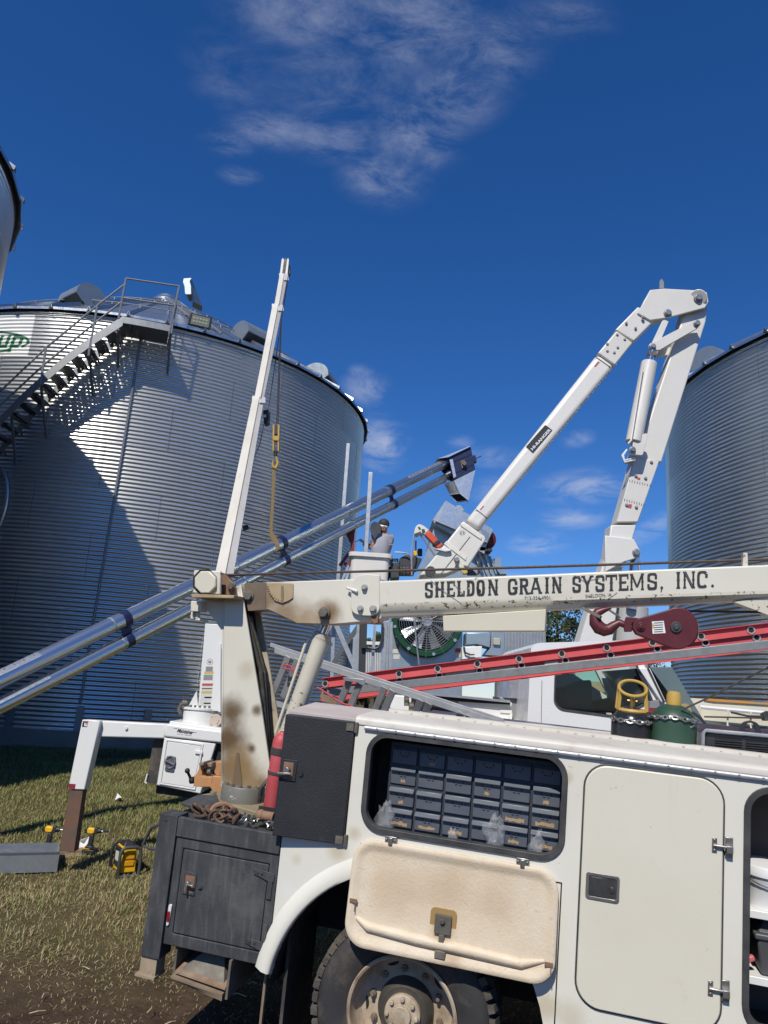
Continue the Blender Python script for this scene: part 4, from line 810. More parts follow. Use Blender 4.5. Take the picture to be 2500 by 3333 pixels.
mb=MB(); mb.prism(A(Z4(405,412,552,408,548,590,430,598),BD-.006),NA*.005); part('cheek_plate',mb,mat('scorched_cheek',(.20,.15,.10),.5,n1=(4,.7,(.10,.07,.045)),chips=(6,.66,(.62,.58,.48))),bb)
dl=[(555,410),(735,412),(732,510)]+[(Z_[0],Z_[1]) for Z_ in [(700,532),(660,546),(610,530),(578,480)]]
mb=MB(); mb.prism(A(Z4(*[c for q in dl for c in q]),BD-.012),NA*.006); dp=part('angle_dial',mb,mat('dial_plate',(.42,.32,.19),.5,n1=(6,.7,(.30,.20,.10))),bb,bev=.002)
mb=MB(); pv=Ap(Z4(660,428)[0],BD-.013); mb.prism(A(Z4(654,428,668,428,672,500,662,552,652,500),BD-.016),NA*.003); part('needle',mb,mat('needle_grey',(.20,.16,.11),.5),dp)
mb=MB()
for i in range(9):
    t=math.radians(95+i*10.5); c=Z4(662,432)[0]; p=(c[0]+46*-math.cos(t)*-1*1.0,c[1]+46*math.sin(t)); q=(c[0]+52*math.cos(t),c[1]+52*math.sin(t)); mb.bar(Ap((c[0]+44*math.cos(t),c[1]+44*math.sin(t)),BD-.0135),Ap((c[0]+51*math.cos(t),c[1]+51*math.sin(t)),BD-.0135),.003,.002)
part('dial_marks',mb,ink,dp)
def pin(c,d,r,par,m=steel,h=.03,name='pin'):
    mb=MB(); p=Ap(c,d); mb.cyl(p,p-NA*h*.4,r*1.25,n=18); mb.cyl(p-NA*h*.4,p-NA*h,r,n=6); return part(name,mb,m,par,bev=.002)
pin(Z4(436,498)[0],BD-.006,.032,bb,grime,.03); pin(Z4(950,612)[0],BD,.034,bb,grime,.06); pin(Z3(1252,514)[0],MD-.05,.022,ms,grime,.03)
jp=rq(Z4(1128,440,1150,365,1215,348,1318,355,1318,600,1270,634,1160,628,1120,590),[10,22,18,4,14,14,22,20],5)
mb=MB(); mb.prism(A(jp,BD-.035),NA*.03); jpp=part('joint_plate',mb,mat('joint_plate_paint',(.66,.635,.54),.4,n1=(2,.4,(.58,.55,.45)),chips=(15,.72,RUST)),ST,bev=.005)
for c,r_ in (((1218,440),.0185),((1190,582),.0185),((1276,584),.021)): pin(Z4(*c)[0],BD-.035,r_,jpp,mat('grey_bolt_paint%d'%c[0],(.33,.33,.32),.5),.028,'bolt_head')
mb=MB(); mb.cyl(Ap(Z4(1100,442)[0],BD-.03),Ap(Z4(1168,468)[0],BD-.05),.010,n=10); part('lock_pin',mb,white,jpp)
mb=MB(); mb.prism(A(Z4(1258,632,1308,632,1306,680,1280,688,1262,660),BD-.02),NA*.05); part('rope_lug',mb,rust,jpp,bev=.004)
def sec(x,d0=BD-.028):
    t=(x-1236)/1264.; yt=1892-53.4*t; yb=1972.5-41*t; yu=2009-54*(x-1241)/1173.
    a=Ap((x,yt+3),d0); b=Ap((x,yb),d0); u=Ap((x,yu),d0+.045); top=Ap((x,yt),d0+.012)
    return [top,a,b,b+(u-b)*.12+NA*.0,u,u+NA*.17,b+NA*.27,a+NA*.27,top+NA*.25]
mb=MB(); xs_=[1236,1500,1800,2150,2500,2900]; ss=[sec(x) for x in xs_]
for i in range(len(ss)-1): mb.loft(ss[i],ss[i+1],caps=False)
mb.face(ss[0]); mb.face(ss[-1]); ob=part('outer_boom',mb,chipcream,ST,bev=.004,weld=True,ang=30)
mb=MB()
for i in range(len(ss)-1):
    o_=-NA*.0012; A_=[ss[i][2]+ (ss[i][1]-ss[i][2])*.10+o_,ss[i][2]+o_-ZAx*.002,ss[i][2]+(ss[i][4]-ss[i][2])*.5+o_-ZAx*.002]; B_=[ss[i+1][2]+(ss[i+1][1]-ss[i+1][2])*.10+o_,ss[i+1][2]+o_-ZAx*.002,ss[i+1][2]+(ss[i+1][4]-ss[i+1][2])*.5+o_-ZAx*.002]
    mb.add(A_+B_,[(0,1,4,3),(1,2,5,4)])
part('worn_edge',mb,edgecream,ob)
# small block tapered box under the boom, rope post, knee brace at the right
mb=MB(); bx=Z5(915,838,1612,795,1605,942,918,942); mb.prism(A(bx,BD-.02),NA*.19); part('underslung_box',mb,mat('underbox_paint',(.60,.565,.45),.42,n1=(2,.5,(.53,.49,.38)),chips=(14,.72,RUST)),ob,bev=.005)
mb=MB(); mb.prism(A(Z6(1492,-2,1522,-2,1526,90,1488,90),BD+.05),NA*.05); part('rope_post',mb,edgecream,ob,bev=.004)
mb=MB(); mb.loft(A(Z6(1430,330,1659,300,1800,350,1800,470,1640,410),BD+.0),[q+NA*.24 for q in A(Z6(1480,330,1659,300,1800,350,1800,470,1660,400),BD+.0)]); part('knee_bracket',mb,edgecream,ob)
# lettering
def gl(ch,w,h=52.):
    s,t,sf=8.6,7.0,2.6; P=[]
    def R_(x0,y0,x1,y1): P.append([(x0,y0),(x1,y0),(x1,y1),(x0,y1)])
    def stem(x,ww=s):
        R_(x,0,x+ww,h); P.append([(x-sf,0),(x+ww+sf,0),(x+ww+sf*.3,t*.8),(x-sf*.3,t*.8)]); P.append([(x-sf,h),(x+ww+sf,h),(x+ww+sf*.3,h-t*.8),(x-sf*.3,h-t*.8)]); P.append([(x-sf*.8,h/2),(x+ww/2,h/2-4),(x+ww+sf*.8,h/2),(x+ww/2,h/2+4)])
    def diag(x0,y0,x1,y1,ww=s): P.append([(x0,y0),(x0+ww,y0),(x1+ww,y1),(x1,y1)])
    def bowl(pts_out,pts_in):
        n=len(pts_out)
        for i in range(n-1): P.append([pts_out[i],pts_out[i+1],pts_in[i+1],pts_in[i]])
    def oarc(x0,y0,x1,y1,a0,a1,n=14,tx=s,ty=t):
        cx,cy,rx,ry=(x0+x1)/2,(y0+y1)/2,(x1-x0)/2,(y1-y0)/2; f=lambda v,e=.55:math.copysign(abs(v)**e,v); o=[];i_=[]
        for k_ in range(n+1):
            a=math.radians(a0+(a1-a0)*k_/n); c,q=f(math.cos(a)),f(math.sin(a)); o.append((cx+rx*c,cy+ry*q)); i_.append((cx+(rx-tx)*c,cy+(ry-ty)*q))
        bowl(o,i_)
    if ch=='S': oarc(0,h*.44,w,h,30,225); oarc(0,0,w,h*.56,45,-150); P.append([(0,h*.56),(s*.6,h*.62),(w,h*.44),(w-s*.6,h*.38)]); R_(w-s*.9,h*.66,w,h*.86); R_(0,h*.14,s*.9,h*.34)
    elif ch=='H': stem(sf); stem(w-s-sf); R_(sf+s,h*.44,w-s-sf,h*.56)
    elif ch=='E': stem(sf); R_(sf+s,h-t,w,h); R_(sf+s,0,w,t); R_(sf+s,h*.44,w*.78,h*.56); R_(w-5,h-t*2.2,w,h-t); R_(w-5,t,w,t*2.2)
    elif ch=='L': stem(sf); R_(sf+s,0,w,t); R_(w-5.5,t,w,t*2.6)
    elif ch=='D': stem(sf); oarc(-w*.45,0,w,h,-89,89,16)
    elif ch=='O': oarc(0,0,w,h,0,360,28); P.append([(-2,h/2),(3,h/2-4),(5,h/2),(3,h/2+4)]); P.append([(w+2,h/2),(w-3,h/2-4),(w-5,h/2),(w-3,h/2+4)])
    elif ch=='C': oarc(0,0,w,h,42,318,24); R_(w-s,h*.62,w,h*.82)
    elif ch=='G': oarc(0,0,w,h,42,330,24); R_(w-s,h*.64,w,h*.82); R_(w-s-1,h*.1,w,h*.46); R_(w*.5,h*.38,w+1.5,h*.48)
    elif ch=='N': stem(sf,6.5); stem(w-6.5-sf,6.5); diag(w-s*1.0-3,0,sf-.5,h,s)
    elif ch=='R': stem(sf); oarc(-w*.4,h*.44,w*.93,h,-89,89,12); diag(w-s-1,0,w*.42,h*.46,s); R_(w-s-3,0,w+2,t*.7)
    elif ch=='A': diag(0,0,w/2-s*.5,h,s*.8); diag(w-s,0,w/2-s*.5,h,s); R_(w*.2,h*.27,w*.8,h*.38); R_(-2,0,s+1.5,t*.75); R_(w-s-1.5,0,w+2,t*.75); R_(w*.3,h-t*.5,w*.7,h)
    elif ch=='I': stem(w/2-s/2)
    elif ch=='Y': stem(w/2-s/2); P.pop(-2); P[-3]=[(w/2-s/2,0),(w/2+s/2,0),(w/2+s/2,h*.5),(w/2-s/2,h*.5)]; diag(w/2-s/2,h*.42,0,h,s*.9); diag(w/2-s/2,h*.42,w-s,h,s*.9); R_(-2,h-t*.7,s+2,h); R_(w-s-2,h-t*.7,w+2,h)
    elif ch=='T': stem(w/2-s/2); R_(0,h-t,w,h); R_(0,h-t*2.4,4.5,h-t); R_(w-4.5,h-t*2.4,w,h-t)
    elif ch=='M': stem(sf,6.2); stem(w-6.2-sf,6.2); diag(w/2-3,h*.18,sf,h,6.5); diag(w/2-3,h*.18,w-6.5-sf,h,6.5)
    elif ch=='.': P.append([(w/2+4.6*math.cos(a),4.6+4.6*math.sin(a)) for a in np.linspace(0,2*math.pi,13)[:-1]])
    elif ch==',': P.append([(w/2+4.6*math.cos(a),4.6+4.6*math.sin(a)) for a in np.linspace(0,2*math.pi,13)[:-1]]); P.append([(w/2+4.4,5),(w/2-1,-9),(w/2-4,-9),(w/2-1,2)])
    return P
CH=[('S',1383,1409),('H',1415,1447),('E',1453,1481),('L',1487,1513),('D',1518,1545),('O',1551,1578),('N',1588,1622),('G',1653,1684),('R',1690,1722),('A',1726,1763),('I',1771,1790),('N',1796,1829),('S',1863,1891),('Y',1894,1930),('S',1938,1968),('T',1971,2009),('E',2013,2046),('M',2050,2097),('S',2107,2139),(',',2146,2162),('I',2196,2220),('N',2223,2263),('C',2269,2304),('.',2311,2328)]
wornink=mat('worn_black_lettering',(.022,.022,.026),.5,n1=(9,.5,(.05,.05,.055)),chips=(19,.665,(.58,.55,.46)))
for ch,x0,x1 in CH:
    w=x1-x0; mb=MB()
    for k_,poly in enumerate(gl(ch,w)):
        pp=[]
        for (x,y) in poly:
            X=x0+x; t=(X-1383)/(2328-1383); yb=1945.5-34.*t; hh=(50.5+4.5*t)/52.; pp.append((X,yb-y*hh))
        mb.prism(A(pp,BD-.0305-.00012*k_),NA*.001)
    part('letter',mb,wornink,ob)
for a_ in (Z5(835,600,900,660,1040,755),Z5(975,600,1020,660,1060,700),Z6(350,150,420,190,520,170),Z6(1090,120,1130,190,1150,225),Z6(560,320,610,290,640,265),Z5(1130,590,1165,565)):
    mb=MB(); mb.tube(A(a_,BD-.0325),.0016,4); part('scratch',mb,greyink,ob)
mb=MB(); p=Ap(ZD(1075,1425)[0],BD-.0325); mb.cyl(p,p-NA*.0012,.0135,n=18); part('drilled_hole',mb,dark,ob)
def text(s,p0,p1,plane,d,m,par,name='lettering',squash=1.0,shear=0.0,off=.0015,hpx=None,bold=0):
    """built-in font laid along pixels p0->p1 (baseline) on a plane: the width fits the two ends"""
    cu=bpy.data.curves.new('t','FONT'); cu.body=s; cu.fill_mode='FRONT'; cu.shear=shear; cu.offset=bold; ob_=bpy.data.objects.new('t',cu); COL.objects.link(ob_)
    dg=bpy.context.evaluated_depsgraph_get(); me=bpy.data.meshes.new_from_object(ob_.evaluated_get(dg)); bpy.data.objects.remove(ob_)
    a=np.array([v.co[:] for v in me.vertices]); x0,x1=a[:,0].min(),a[:,0].max(); A0_,A1_=(plane([p0],d)[0],plane([p1],d)[0]); ex=A1_-A0_; ln=np.linalg.norm(ex); ex=ex/ln
    pn=plane([(p0[0]+10,p0[1])],d)[0]-A0_; pu=plane([(p0[0],p0[1]-10)],d)[0]-A0_; nn=nrm(np.cross(pn,pu)); uy=nrm(np.cross(nn,ex)); sc=ln/(x1-x0); sy=sc*squash
    if hpx: 
        q=plane([(p0[0],p0[1]-hpx)],d)[0]; sy=abs((q-A0_)@uy)/.7
    w=np.array(par['_w']); v=A0_+np.outer((a[:,0]-x0)*sc,ex)+np.outer(a[:,1]*sy,uy)-(nn*off*(1 if nn@(A0_-C0)>0 else -1))-w
    for i,vv in enumerate(me.vertices): vv.co=v[i]
    me.materials.clear(); me.materials.append(m); return link(name,me,par)
text('712-324-4901',Z5(1468,732)[0],Z5(1640,727)[0],A,BD-.0295,ink,ob,'phone_number',hpx=11)
text('SHELDON, IA',Z6(428,304)[0],Z6(605,292)[0],A,BD-.0295,ink,ob,'town_name',hpx=11)
# lift cylinder
ca,cb=Ap(Z4(938,758)[0],5.20),Ap(Z4(690,1450)[0],5.20); rr_=.063
mb=MB(); mb.cyl(ca,cb,rr_,n=28); mb.cyl(ca-nrm(cb-ca)*.002,ca+nrm(cb-ca)*.030,rr_*1.04,n=28); mb.lathe(ca-nrm(cb-ca)*.002,cb-ca,[(rr_*1.04,0),(rr_*1.04,-.004),(.034,-.004),(.034,.01)],28); cyl_=part('lift_cylinder',mb,mat('chipped_cylinder_paint',(.60,.565,.46),.42,n1=(3,.5,(.5,.46,.35)),chips=(11,.60,(.17,.095,.035)),dirt=(14,.66,.8,(.10,.08,.06)),spots=[(ca,.10,(.20,.16,.08),.9)]),ST,ang=40)
mb=MB(); top=Ap(Z4(975,660)[0],5.20); mb.cyl(ca,top,.030,n=20); part('piston_rod',mb,mat('chrome_rod',(.7,.7,.71),.12,1.0),cyl_)
mb=MB(); mb.prism(A(Z4(930,640,985,640,990,690,925,690),5.26),NA*.08); part('rod_end',mb,grime,cyl_,bev=.004)
off_=nrm(np.cross(cb-ca,NA)); off_=off_ if off_@XA<0 else -off_
mb=MB(); mb.tube([ca+nrm(cb-ca)*.07+off_*.05,ca+nrm(cb-ca)*.06+off_*.095,ca+nrm(cb-ca)*.12+off_*.105,cb+off_*.09],.012,8); part('hydraulic_pipe',mb,cream,cyl_,ang=60)
mb=MB(); p=ca+nrm(cb-ca)*.045-off_*.06; mb.cyl(p,p-off_*.03,.012,n=8); part('port',mb,cream,cyl_)
# tight wire rope along the top of the boom
mb=MB(); mb.tube([Ap(Z4(236,358)[0],BD+.12),Ap(Z5(0,549)[0],BD+.12),Ap(Z6(0,97)[0],BD+.11),Ap((2520,1820),BD+.10),Ap((2900,1800),BD+.10)],.0095,7); part('wire_rope',mb,ropem,ST)
mb=MB(); mb.tube([Ap(Z6(1100,392)[0],BD+.06),Ap(Z6(1659,400)[0],BD+.06),Ap(Z6(2200,405)[0],BD+.06)],.008,6); part('wire_rope',mb,ropem,ST)
mb=MB(); mb.tube([Ap(Z6(-25+1100,1060)[0],5.0),Ap(Z6(1240,985)[0],4.95),Ap(Z6(1659,772)[0],4.8),Ap(Z6(1900,640)[0],4.7)],.006,6); part('control_cable',mb,seal,ST)
# ------------------------------------------------------------ white crane truck behind (its side faces the camera), with outrigger, pedestal, telescopic boom and cab
MY=8.6
CT=thing('crane_truck','white crane truck behind the near truck, outrigger leg out at left and telescopic boom raised','crane truck',(.5,MY+1.2,.15))
up_=ZB(272,168,900,250,900,368,252,297); lo_=ZB(256,300,762,362,612,860,178,772)
mb=MB(); mb.prism(Y(up_,MY),(0,1.9,0)); mbody=part('rear_body',mb,white,CT,bev=.02,seg=3)
mb=MB(); mb.prism(Y(lo_,MY+.02),(0,1.7,0)); lob=part('side_box',mb,white,CT,bev=.012)
mb=MB(); mb.prism_h(Y(ZB(270,318,640,368,560,822,205,762),MY+.008),[Y(ZB(284,336,622,384,545,802,222,750),MY+.008)],(0,.014,0)); part('door_frame',mb,white,lob,bev=.004)
mb=MB(); mb.prism(Y(ZB(289,341,618,388,541,797,227,746),MY+.012),(0,.007,0)); bdr=part('door',mb,white,lob,bev=.004)
mb=MB(); mb.prism(Y(rq(ZB(282,480,368,492,348,642,258,628),5,4),MY-.004),(0,.014,0)); dl_=part('latch',mb,mat('latch_grey',(.16,.16,.165),.4,.6),bdr,bev=.003)
mb=MB(); c=Yp(ZB(313,545)[0],MY-.006); mb.tube([c+np.array([.05*math.cos(t),-.004,.062*math.sin(t)]) for t in np.linspace(0,2*math.pi,19)[:-1]],.009,7,True); mb.bar(c+np.array([-.05,-.012,.02]),c+np.array([.05,-.012,-.02]),.02,.02); part('handle',mb,steel,dl_)
mb=MB(); mb.prism(Y(ZB(560,432,630,438,628,470,556,462),MY-.008),(0,.02,0)); mb.prism(Y(ZB(604,470,620,472,608,560,596,558),MY-.004),(0,.012,0)); part('hinge',mb,white,bdr,bev=.003)
mb=MB(); mb.prism(Y(ZB(762,362,900,380,900,700,720,580),MY+.1),(0,.02,0)); mb.prism(Y(ZB(178,775,612,862,560,905,172,850),MY+.25),(0,1.4,0)); mb.prism(Y(ZB(612,700,760,500,900,500,900,1000,600,960),MY+.5),(0,.03,0)); part('underbody',mb,MATS['chassis_black'],CT)
mb=MB(); mb.prism(Y(rq(ZB(150,322,250,318,190,755,80,752),[10,2,3,8],4),MY+.12),(0,.02,0)); mf=part('mud_flap',mb,rubber,CT); mb=MB(); mb.tube(Y(ZB(90,660,66,745,84,752),MY+.1),.008,6); part('flap_bracket',mb,plasticw,mf)
mb=MB(); mb.cyl(Yp(ZB(548,850)[0],MY+.3),Yp(ZB(548,935)[0],MY+.3),.05,n=14); mb.prism(Y(ZB(480,935,575,935,572,1000,476,990),MY+.25),(0,.14,0)); part('hitch_jack',mb,mat('chipped_hitch',(.40,.38,.33),.6,chips=(14,.56,(.08,.07,.06))),CT)
# maker's script
scr=MB()
def pixstroke(mb,pts,w,plane,d):
    for i in range(len(pts)-1):
        a=np.array(pts[i]);b=np.array(pts[i+1]);t=nrm(b-a);n_=np.array([-t[1],t[0]])*w/2; a=a-t*w*.3;b=b+t*w*.3
        mb.face(plane([tuple(a-n_),tuple(a+n_),tuple(b+n_),tuple(b-n_)],d-.00008*len(mb.f)))
text('Maintainer',ZB(378,250)[0],ZB(540,273)[0],Y,MY-.001,ink,mbody,'maker_script',shear=.45,hpx=13,bold=.02)
for a_ in (ZB(350,211,384,217),ZB(535,252,570,256)): pixstroke(scr,a_,1.3,Y,MY-.002)
part('script_rule',scr,ink,mbody); text('Sheldon, Iowa   1-800-831-8588',ZB(382,271)[0],ZB(520,288)[0],Y,MY-.001,ink,mbody,'small_print',hpx=2.6)
# outrigger: beam, white sleeve, rusty inner leg
orr=bpy.data.objects.new('outrigger',None); COL.objects.link(orr); orr.parent=CT; orr['_w']=list(CT['_w'])
mb=MB(); mb.prism(Y(ZK(760,582,1285,608,1270,722,745,708),MY+.02),(0,.16,0)); ob_=part('beam',mb,white,orr,bev=.015); mb=MB(); mb.bolt(Yp(ZK(976,640)[0],MY+.02),(0,-1,0),.02,.02); part('beam_bolt',mb,white,ob_)
mb=MB(); q=Y(ZK(634,574,772,582,652,1117,522,1112),MY-.06); mb.prism([q[0],q[1],q[2],q[3]],(0,.16,0)); 
leg_=part('leg_sleeve',mb,white,orr,bev=.010); mb=MB(); mb.prism(Y(ZK(532,1068,584,1072,578,1110,528,1105),MY-.0615),(0,.001,0)); part('red_reflector',mb,mat('faded_red_reflector',(.22,.02,.035),.4),leg_)
mb=MB(); mb.prism(Y(ZK(638,592,680,594,672,632,632,630),MY-.0615),(0,.001,0)); part('warning_decal',mb,ink,leg_); mb=MB(); mb.prism(Y(ZK(640,583,684,585,682,592,638,590),MY-.0616),(0,.001,0)); part('warning_decal',mb,redink,leg_)
mb=MB(); mb.prism(Y(ZK(650,600,660,600,660,616,668,616,668,600,674,600,672,626,650,624),MY-.0622),(0,.0004,0)); part('warning_mark',mb,plasticw,leg_)
FOOT=G(ZG(705,412)[0]); fy=FOOT[1]
mb=MB(); mb.prism(Y(ZK(536,1117,640,1117)+ZG(735,150),MY-.045)[:2]+Y(ZG(770,395,612,385),MY-.045),(0,.13,0)); il=part('inner_leg',mb,mat('rusty_leg',(.16,.075,.04),.75,n1=(5,.9,(.075,.06,.05)),dirt=(7,.55,.8,(.06,.085,.075))),orr,bev=.006)
# pedestal and tower with decals
base=Yp(ZB(605,180)[0],MY+.42); bt=Yp(ZB(615,32)[0],MY+.42)
mb=MB(); mb.cyl(base,bt,.205,.20,n=40); mb.cyl(bt,bt+ZW*.03,.215,n=40); ped=part('pedestal',mb,white,CT,bev=.004)
mb=MB(); mb.prism(Y(ZB(310,140,900,225,900,262,300,178),MY+.06),(0,1.2,0)); part('deck_plate',mb,white,CT,bev=.01)
for i in range(12):
    t=math.pi+math.pi*i/11*1.0; mb=MB(); c=bt+np.array([.19*math.cos(t),.19*math.sin(t),.03]); mb.cyl(c,c+ZW*.025,.014,n=6); part('ring_bolt',mb,steel,ped)
twm=white; TWY=MY+.28
fr_=Z3(1108,712,1205,718,1212,1190,1068,1178); mb=MB(); mb.prism(Y(fr_,TWY),(0,.28,0)); tw_=part('tower',mb,twm,CT,bev=.006)
mb=MB(); mb.prism(Y(Z3(1012,1170,1062,1075,1070,1178),TWY+.05),(0,.02,0)); mb.prism(Y(Z3(1205,770,1222,775,1225,1190,1212,1190),TWY+.02),(0,.24,0)); part('tower_gusset',mb,white,tw_)
mb=MB(); mb.tube(Y(Z3(1205,815,1190,825,1188,1000,1188,1190),TWY-.05),.013,7); part('hydraulic_pipe',mb,plasticw,tw_)
mb=MB(); mb.cyl(Yp(Z3(1165,1235)[0],TWY-.05),Yp(Z3(1165,1235)[0],TWY+.05),.07,n=18); part('slew_gear',mb,mat('rusty_white',(.50,.42,.34),.6,chips=(16,.55,RUST)),ped,bev=.004)
def decal(x0,y0,x1,y1,m,par=tw_,d=TWY,name='decal',Zf=Z3,off=.0012): mb=MB(); mb.prism(Y(Zf(x0,y0,x1,y0,x1-(y1-y0)*.07,y1,x0-(y1-y0)*.07,y1),d-off),(0,.0005,0)); return part(name,mb,m,par)
pale=mat('pale_decal',(.55,.55,.50),.6)
for (x0,y0,x1,y1,m) in ((1112,945,1150,972,greyink),(1104,972,1154,984,yellink),(1098,986,1152,1020,pale),(1092,1036,1150,1049,redink),(1090,1050,1148,1076,pale),(1090,1062,1146,1067,redink),(1088,1078,1146,1090,yellink),(1086,1091,1144,1122,pale),(1104,1108,1144,1116,yellink),(1080,1124,1140,1158,pale),(1100,1140,1138,1147,redink)): decal(x0,y0,x1,y1,m)
for k_ in range(5): decal(1101-k_*.5,990+k_*6,1148,993+k_*6,ink,off=.002)
mb=MB(); c=Z3(1133,920)[0]; mb.prism_h(Y(circ(c[0],c[1],10.5,20),TWY-.001),[Y(circ(c[0],c[1],9,20),TWY-.001)],(0,.0005,0)); part('round_emblem',mb,greyink,tw_); mb=MB(); mb.prism(Y([(c[0]-6,c[1]-4),(c[0]+6,c[1]-4),(c[0]+4,c[1]+5),(c[0]-4,c[1]+5)],TWY-.001),(0,.0005,0)); part('round_emblem',mb,greyink,tw_)
mb=MB(); mb.tube(Y(Z3(1000,1145,978,1150,966,1175,975,1200),TWY),.02,7); mb.cyl(Yp(Z3(985,1140)[0],TWY),Yp(Z3(1012,1142)[0],TWY),.03,n=10); part('tow_hook',mb,grime,CT)
# telescopic boom: square tube seen on its corner
def lerp(a,b,t): return np.asarray(a)*(1-t)+np.asarray(b)*t
YB0,YB1=8.95,12.9; yb_=1850.; yt_=845.
def bsec(py,xl,xr_,xr,sc=.13):
    t=(yb_-py)/(yb_-yt_); yy=1/((1-t)/YB0+t/YB1); l,r=Yp((xl,py),yy+.02),Yp((xr,py+4),yy+.02); m=Yp((xr_,py+3),yy-.08); return [l,m,r,l+(r-m)+0*m]
bmm=mat('dirty_boom_white',(.68,.655,.60),.4,n1=(1.5,.7,(.57,.53,.45)),dirt=(5,.58,.85,(.40,.33,.24)),streak=(6,.6,.85,(.40,.35,.27)))
tel=bpy.data.objects.new('telescopic_boom',None); COL.objects.link(tel); tel.parent=CT; tel['_w']=list(CT['_w'])
z1x=lambda x:x*.75347; z1y=lambda y:800+y*.75347; z3x=lambda x:x*.60277; z3y=lambda y:1600+y*.60277
for (A_,B_) in (((z3y(440),z3x(1160),z3x(1218),z3x(1264)),(z1y(648),z1x(1092),z1x(1122),z1x(1144))),((z1y(655),z1x(1098),z1x(1126),z1x(1141)),(z1y(250),z1x(1177),z1x(1203),z1x(1223))),((z1y(255),z1x(1184),z1x(1205),z1x(1219)),(z1y(118),z1x(1208),z1x(1228),z1x(1245)))):
    mb=MB(); mb.loft(bsec(*A_),bsec(*B_)); bs_=part('boom_section',mb,bmm,tel,bev=.008,seg=2)
    mb=MB(); a,b=bsec(*A_)[1],bsec(*B_)[1]; mb.bar(a+np.array([0,-.003,0]),b+np.array([0,-.003,0]),.008,.006); part('weld_seam',mb,grime,bs_)
    mb=MB(); s_=bsec(*B_); s2=bsec(B_[0]+9,*B_[1:]); cc=sum(s_)/4; mb.loft([cc+(q-cc)*1.10 for q in s_],[cc+(q-cc)*1.10+(sum(s2)/4-cc) for q in s2]); part('end_collar',mb,white,bs_)
ytip=12.9
for (xa,xb) in ((1217,1227),(1227,1238),(1240,1248)):
    mb=MB(); mb.prism(Y(Z1(xa-8,122,xa,60,xa+4,52,xb,60,xb-6,122),ytip),(0,.05,0)); part('sheave_plate',mb,grime if xa==1227 else white,tel)
mb=MB(); mb.prism(Y(Z1(1241,85,1253,82,1252,118,1243,125),ytip+.06),(0,.1,0)); part('tip_switch',mb,toolblk,tel)
mb=MB(); mb.prism(Y(rq(Z1(1136,710,1164,706,1162,765,1140,770),4,3),10.9),(0,.12,0)); cb_=part('cable_reel',mb,toolblk,tel,bev=.006); mb=MB(); mb.prism(Y(Z1(1136,730,1150,728,1150,740,1136,742),10.895),(0,.005,0)); part('reel_label',mb,plasticw,cb_)
mb=MB(); mb.tube(Y(Z1(1252,90,1225,250,1190,500,1160,706),11.8),.007,5); mb.tube(Y(Z1(1140,768,1125,850,1105,900,1102,918),10.9),.006,5); part('sensor_cable',mb,seal,tel)
HY=12.8
for dx in (0,6): mb=MB(); mb.tube(Y(Z1(1246+dx*.3,120,1213+dx*.5,320,1195+dx,775),HY),.008,5); part('hoist_rope',mb,ropem,tel)
mb=MB(); mb.cyl(Yp(Z3(1325,185)[0],9.9),Yp(Z3(1330,205)[0],9.9),.04,n=8); part('boom_knob',mb,toolblk,tel)
# yellow hook block and webbing strap
HB=thing('hook_block','yellow crane hook block hanging on two ropes above the auger','hook block',Yp(Z1(1188,830)[0],HY))
for x0,x1 in ((1178,1186),(1200,1208)): mb=MB(); mb.prism(Y(rq(Z1(x0,772,x1,772,x1-3,890,x0-1,886),[2,2,4,4],3),HY-.05),(0,.10,0)); part('cheek_plate',mb,yellow,HB,bev=.004)
mb=MB(); c=Yp(Z1(1193,800)[0],HY); mb.cyl(c+YW*-.04,c+YW*.04,.075,n=20); part('sheave',mb,toolblk,HB)
mb=MB(); mb.prism(Y(Z1(1178,820,1207,822,1205,842,1178,840),HY-.06),(0,.12,0)); part('block_weight',mb,yellow,HB,bev=.005)
mb=MB(); mb.tube(Y(Z1(1192,885,1190,905,1198,925,1199,945,1190,962,1179,955,1177,940,1182,930),HY),[.018,.018,.022,.028,.03,.026,.02,.012],9); part('hook',mb,yellow,HB)
mb=MB(); mb.cyl(Yp(Z1(1192,886)[0],HY),Yp(Z1(1190,908)[0],HY),.03,n=10); part('swivel',mb,toolblk,HB)
ST_=thing('lifting_strap','tan webbing sling from the yellow hook round the upper auger tube','lifting strap',Yp(Z4(585,60)[0],HY))
def ribbon(pts,w,th,dirv):
    mb=MB()
    for i in range(len(pts)-1):
        a,b=pts[i],pts[i+1]; mb.loft([a-dirv*w/2,a+dirv*w/2,a+dirv*w/2+YW*th,a-dirv*w/2+YW*th],[b-dirv*w/2,b+dirv*w/2,b+dirv*w/2+YW*th,b-dirv*w/2+YW*th])
    return mb
mb=ribbon(Y(Z1(1185,950)+Z4(588,0,584,70),HY-.0),.055,.012,XW); part('webbing',mb,strapm,ST_)
mb=ribbon(Y(Z4(584,70,600,100,622,140,628,175,612,200),HY-.16),.09,.014,nrm(np.array([.75,0,.45]))); part('choker_loop',mb,strapm,ST_)
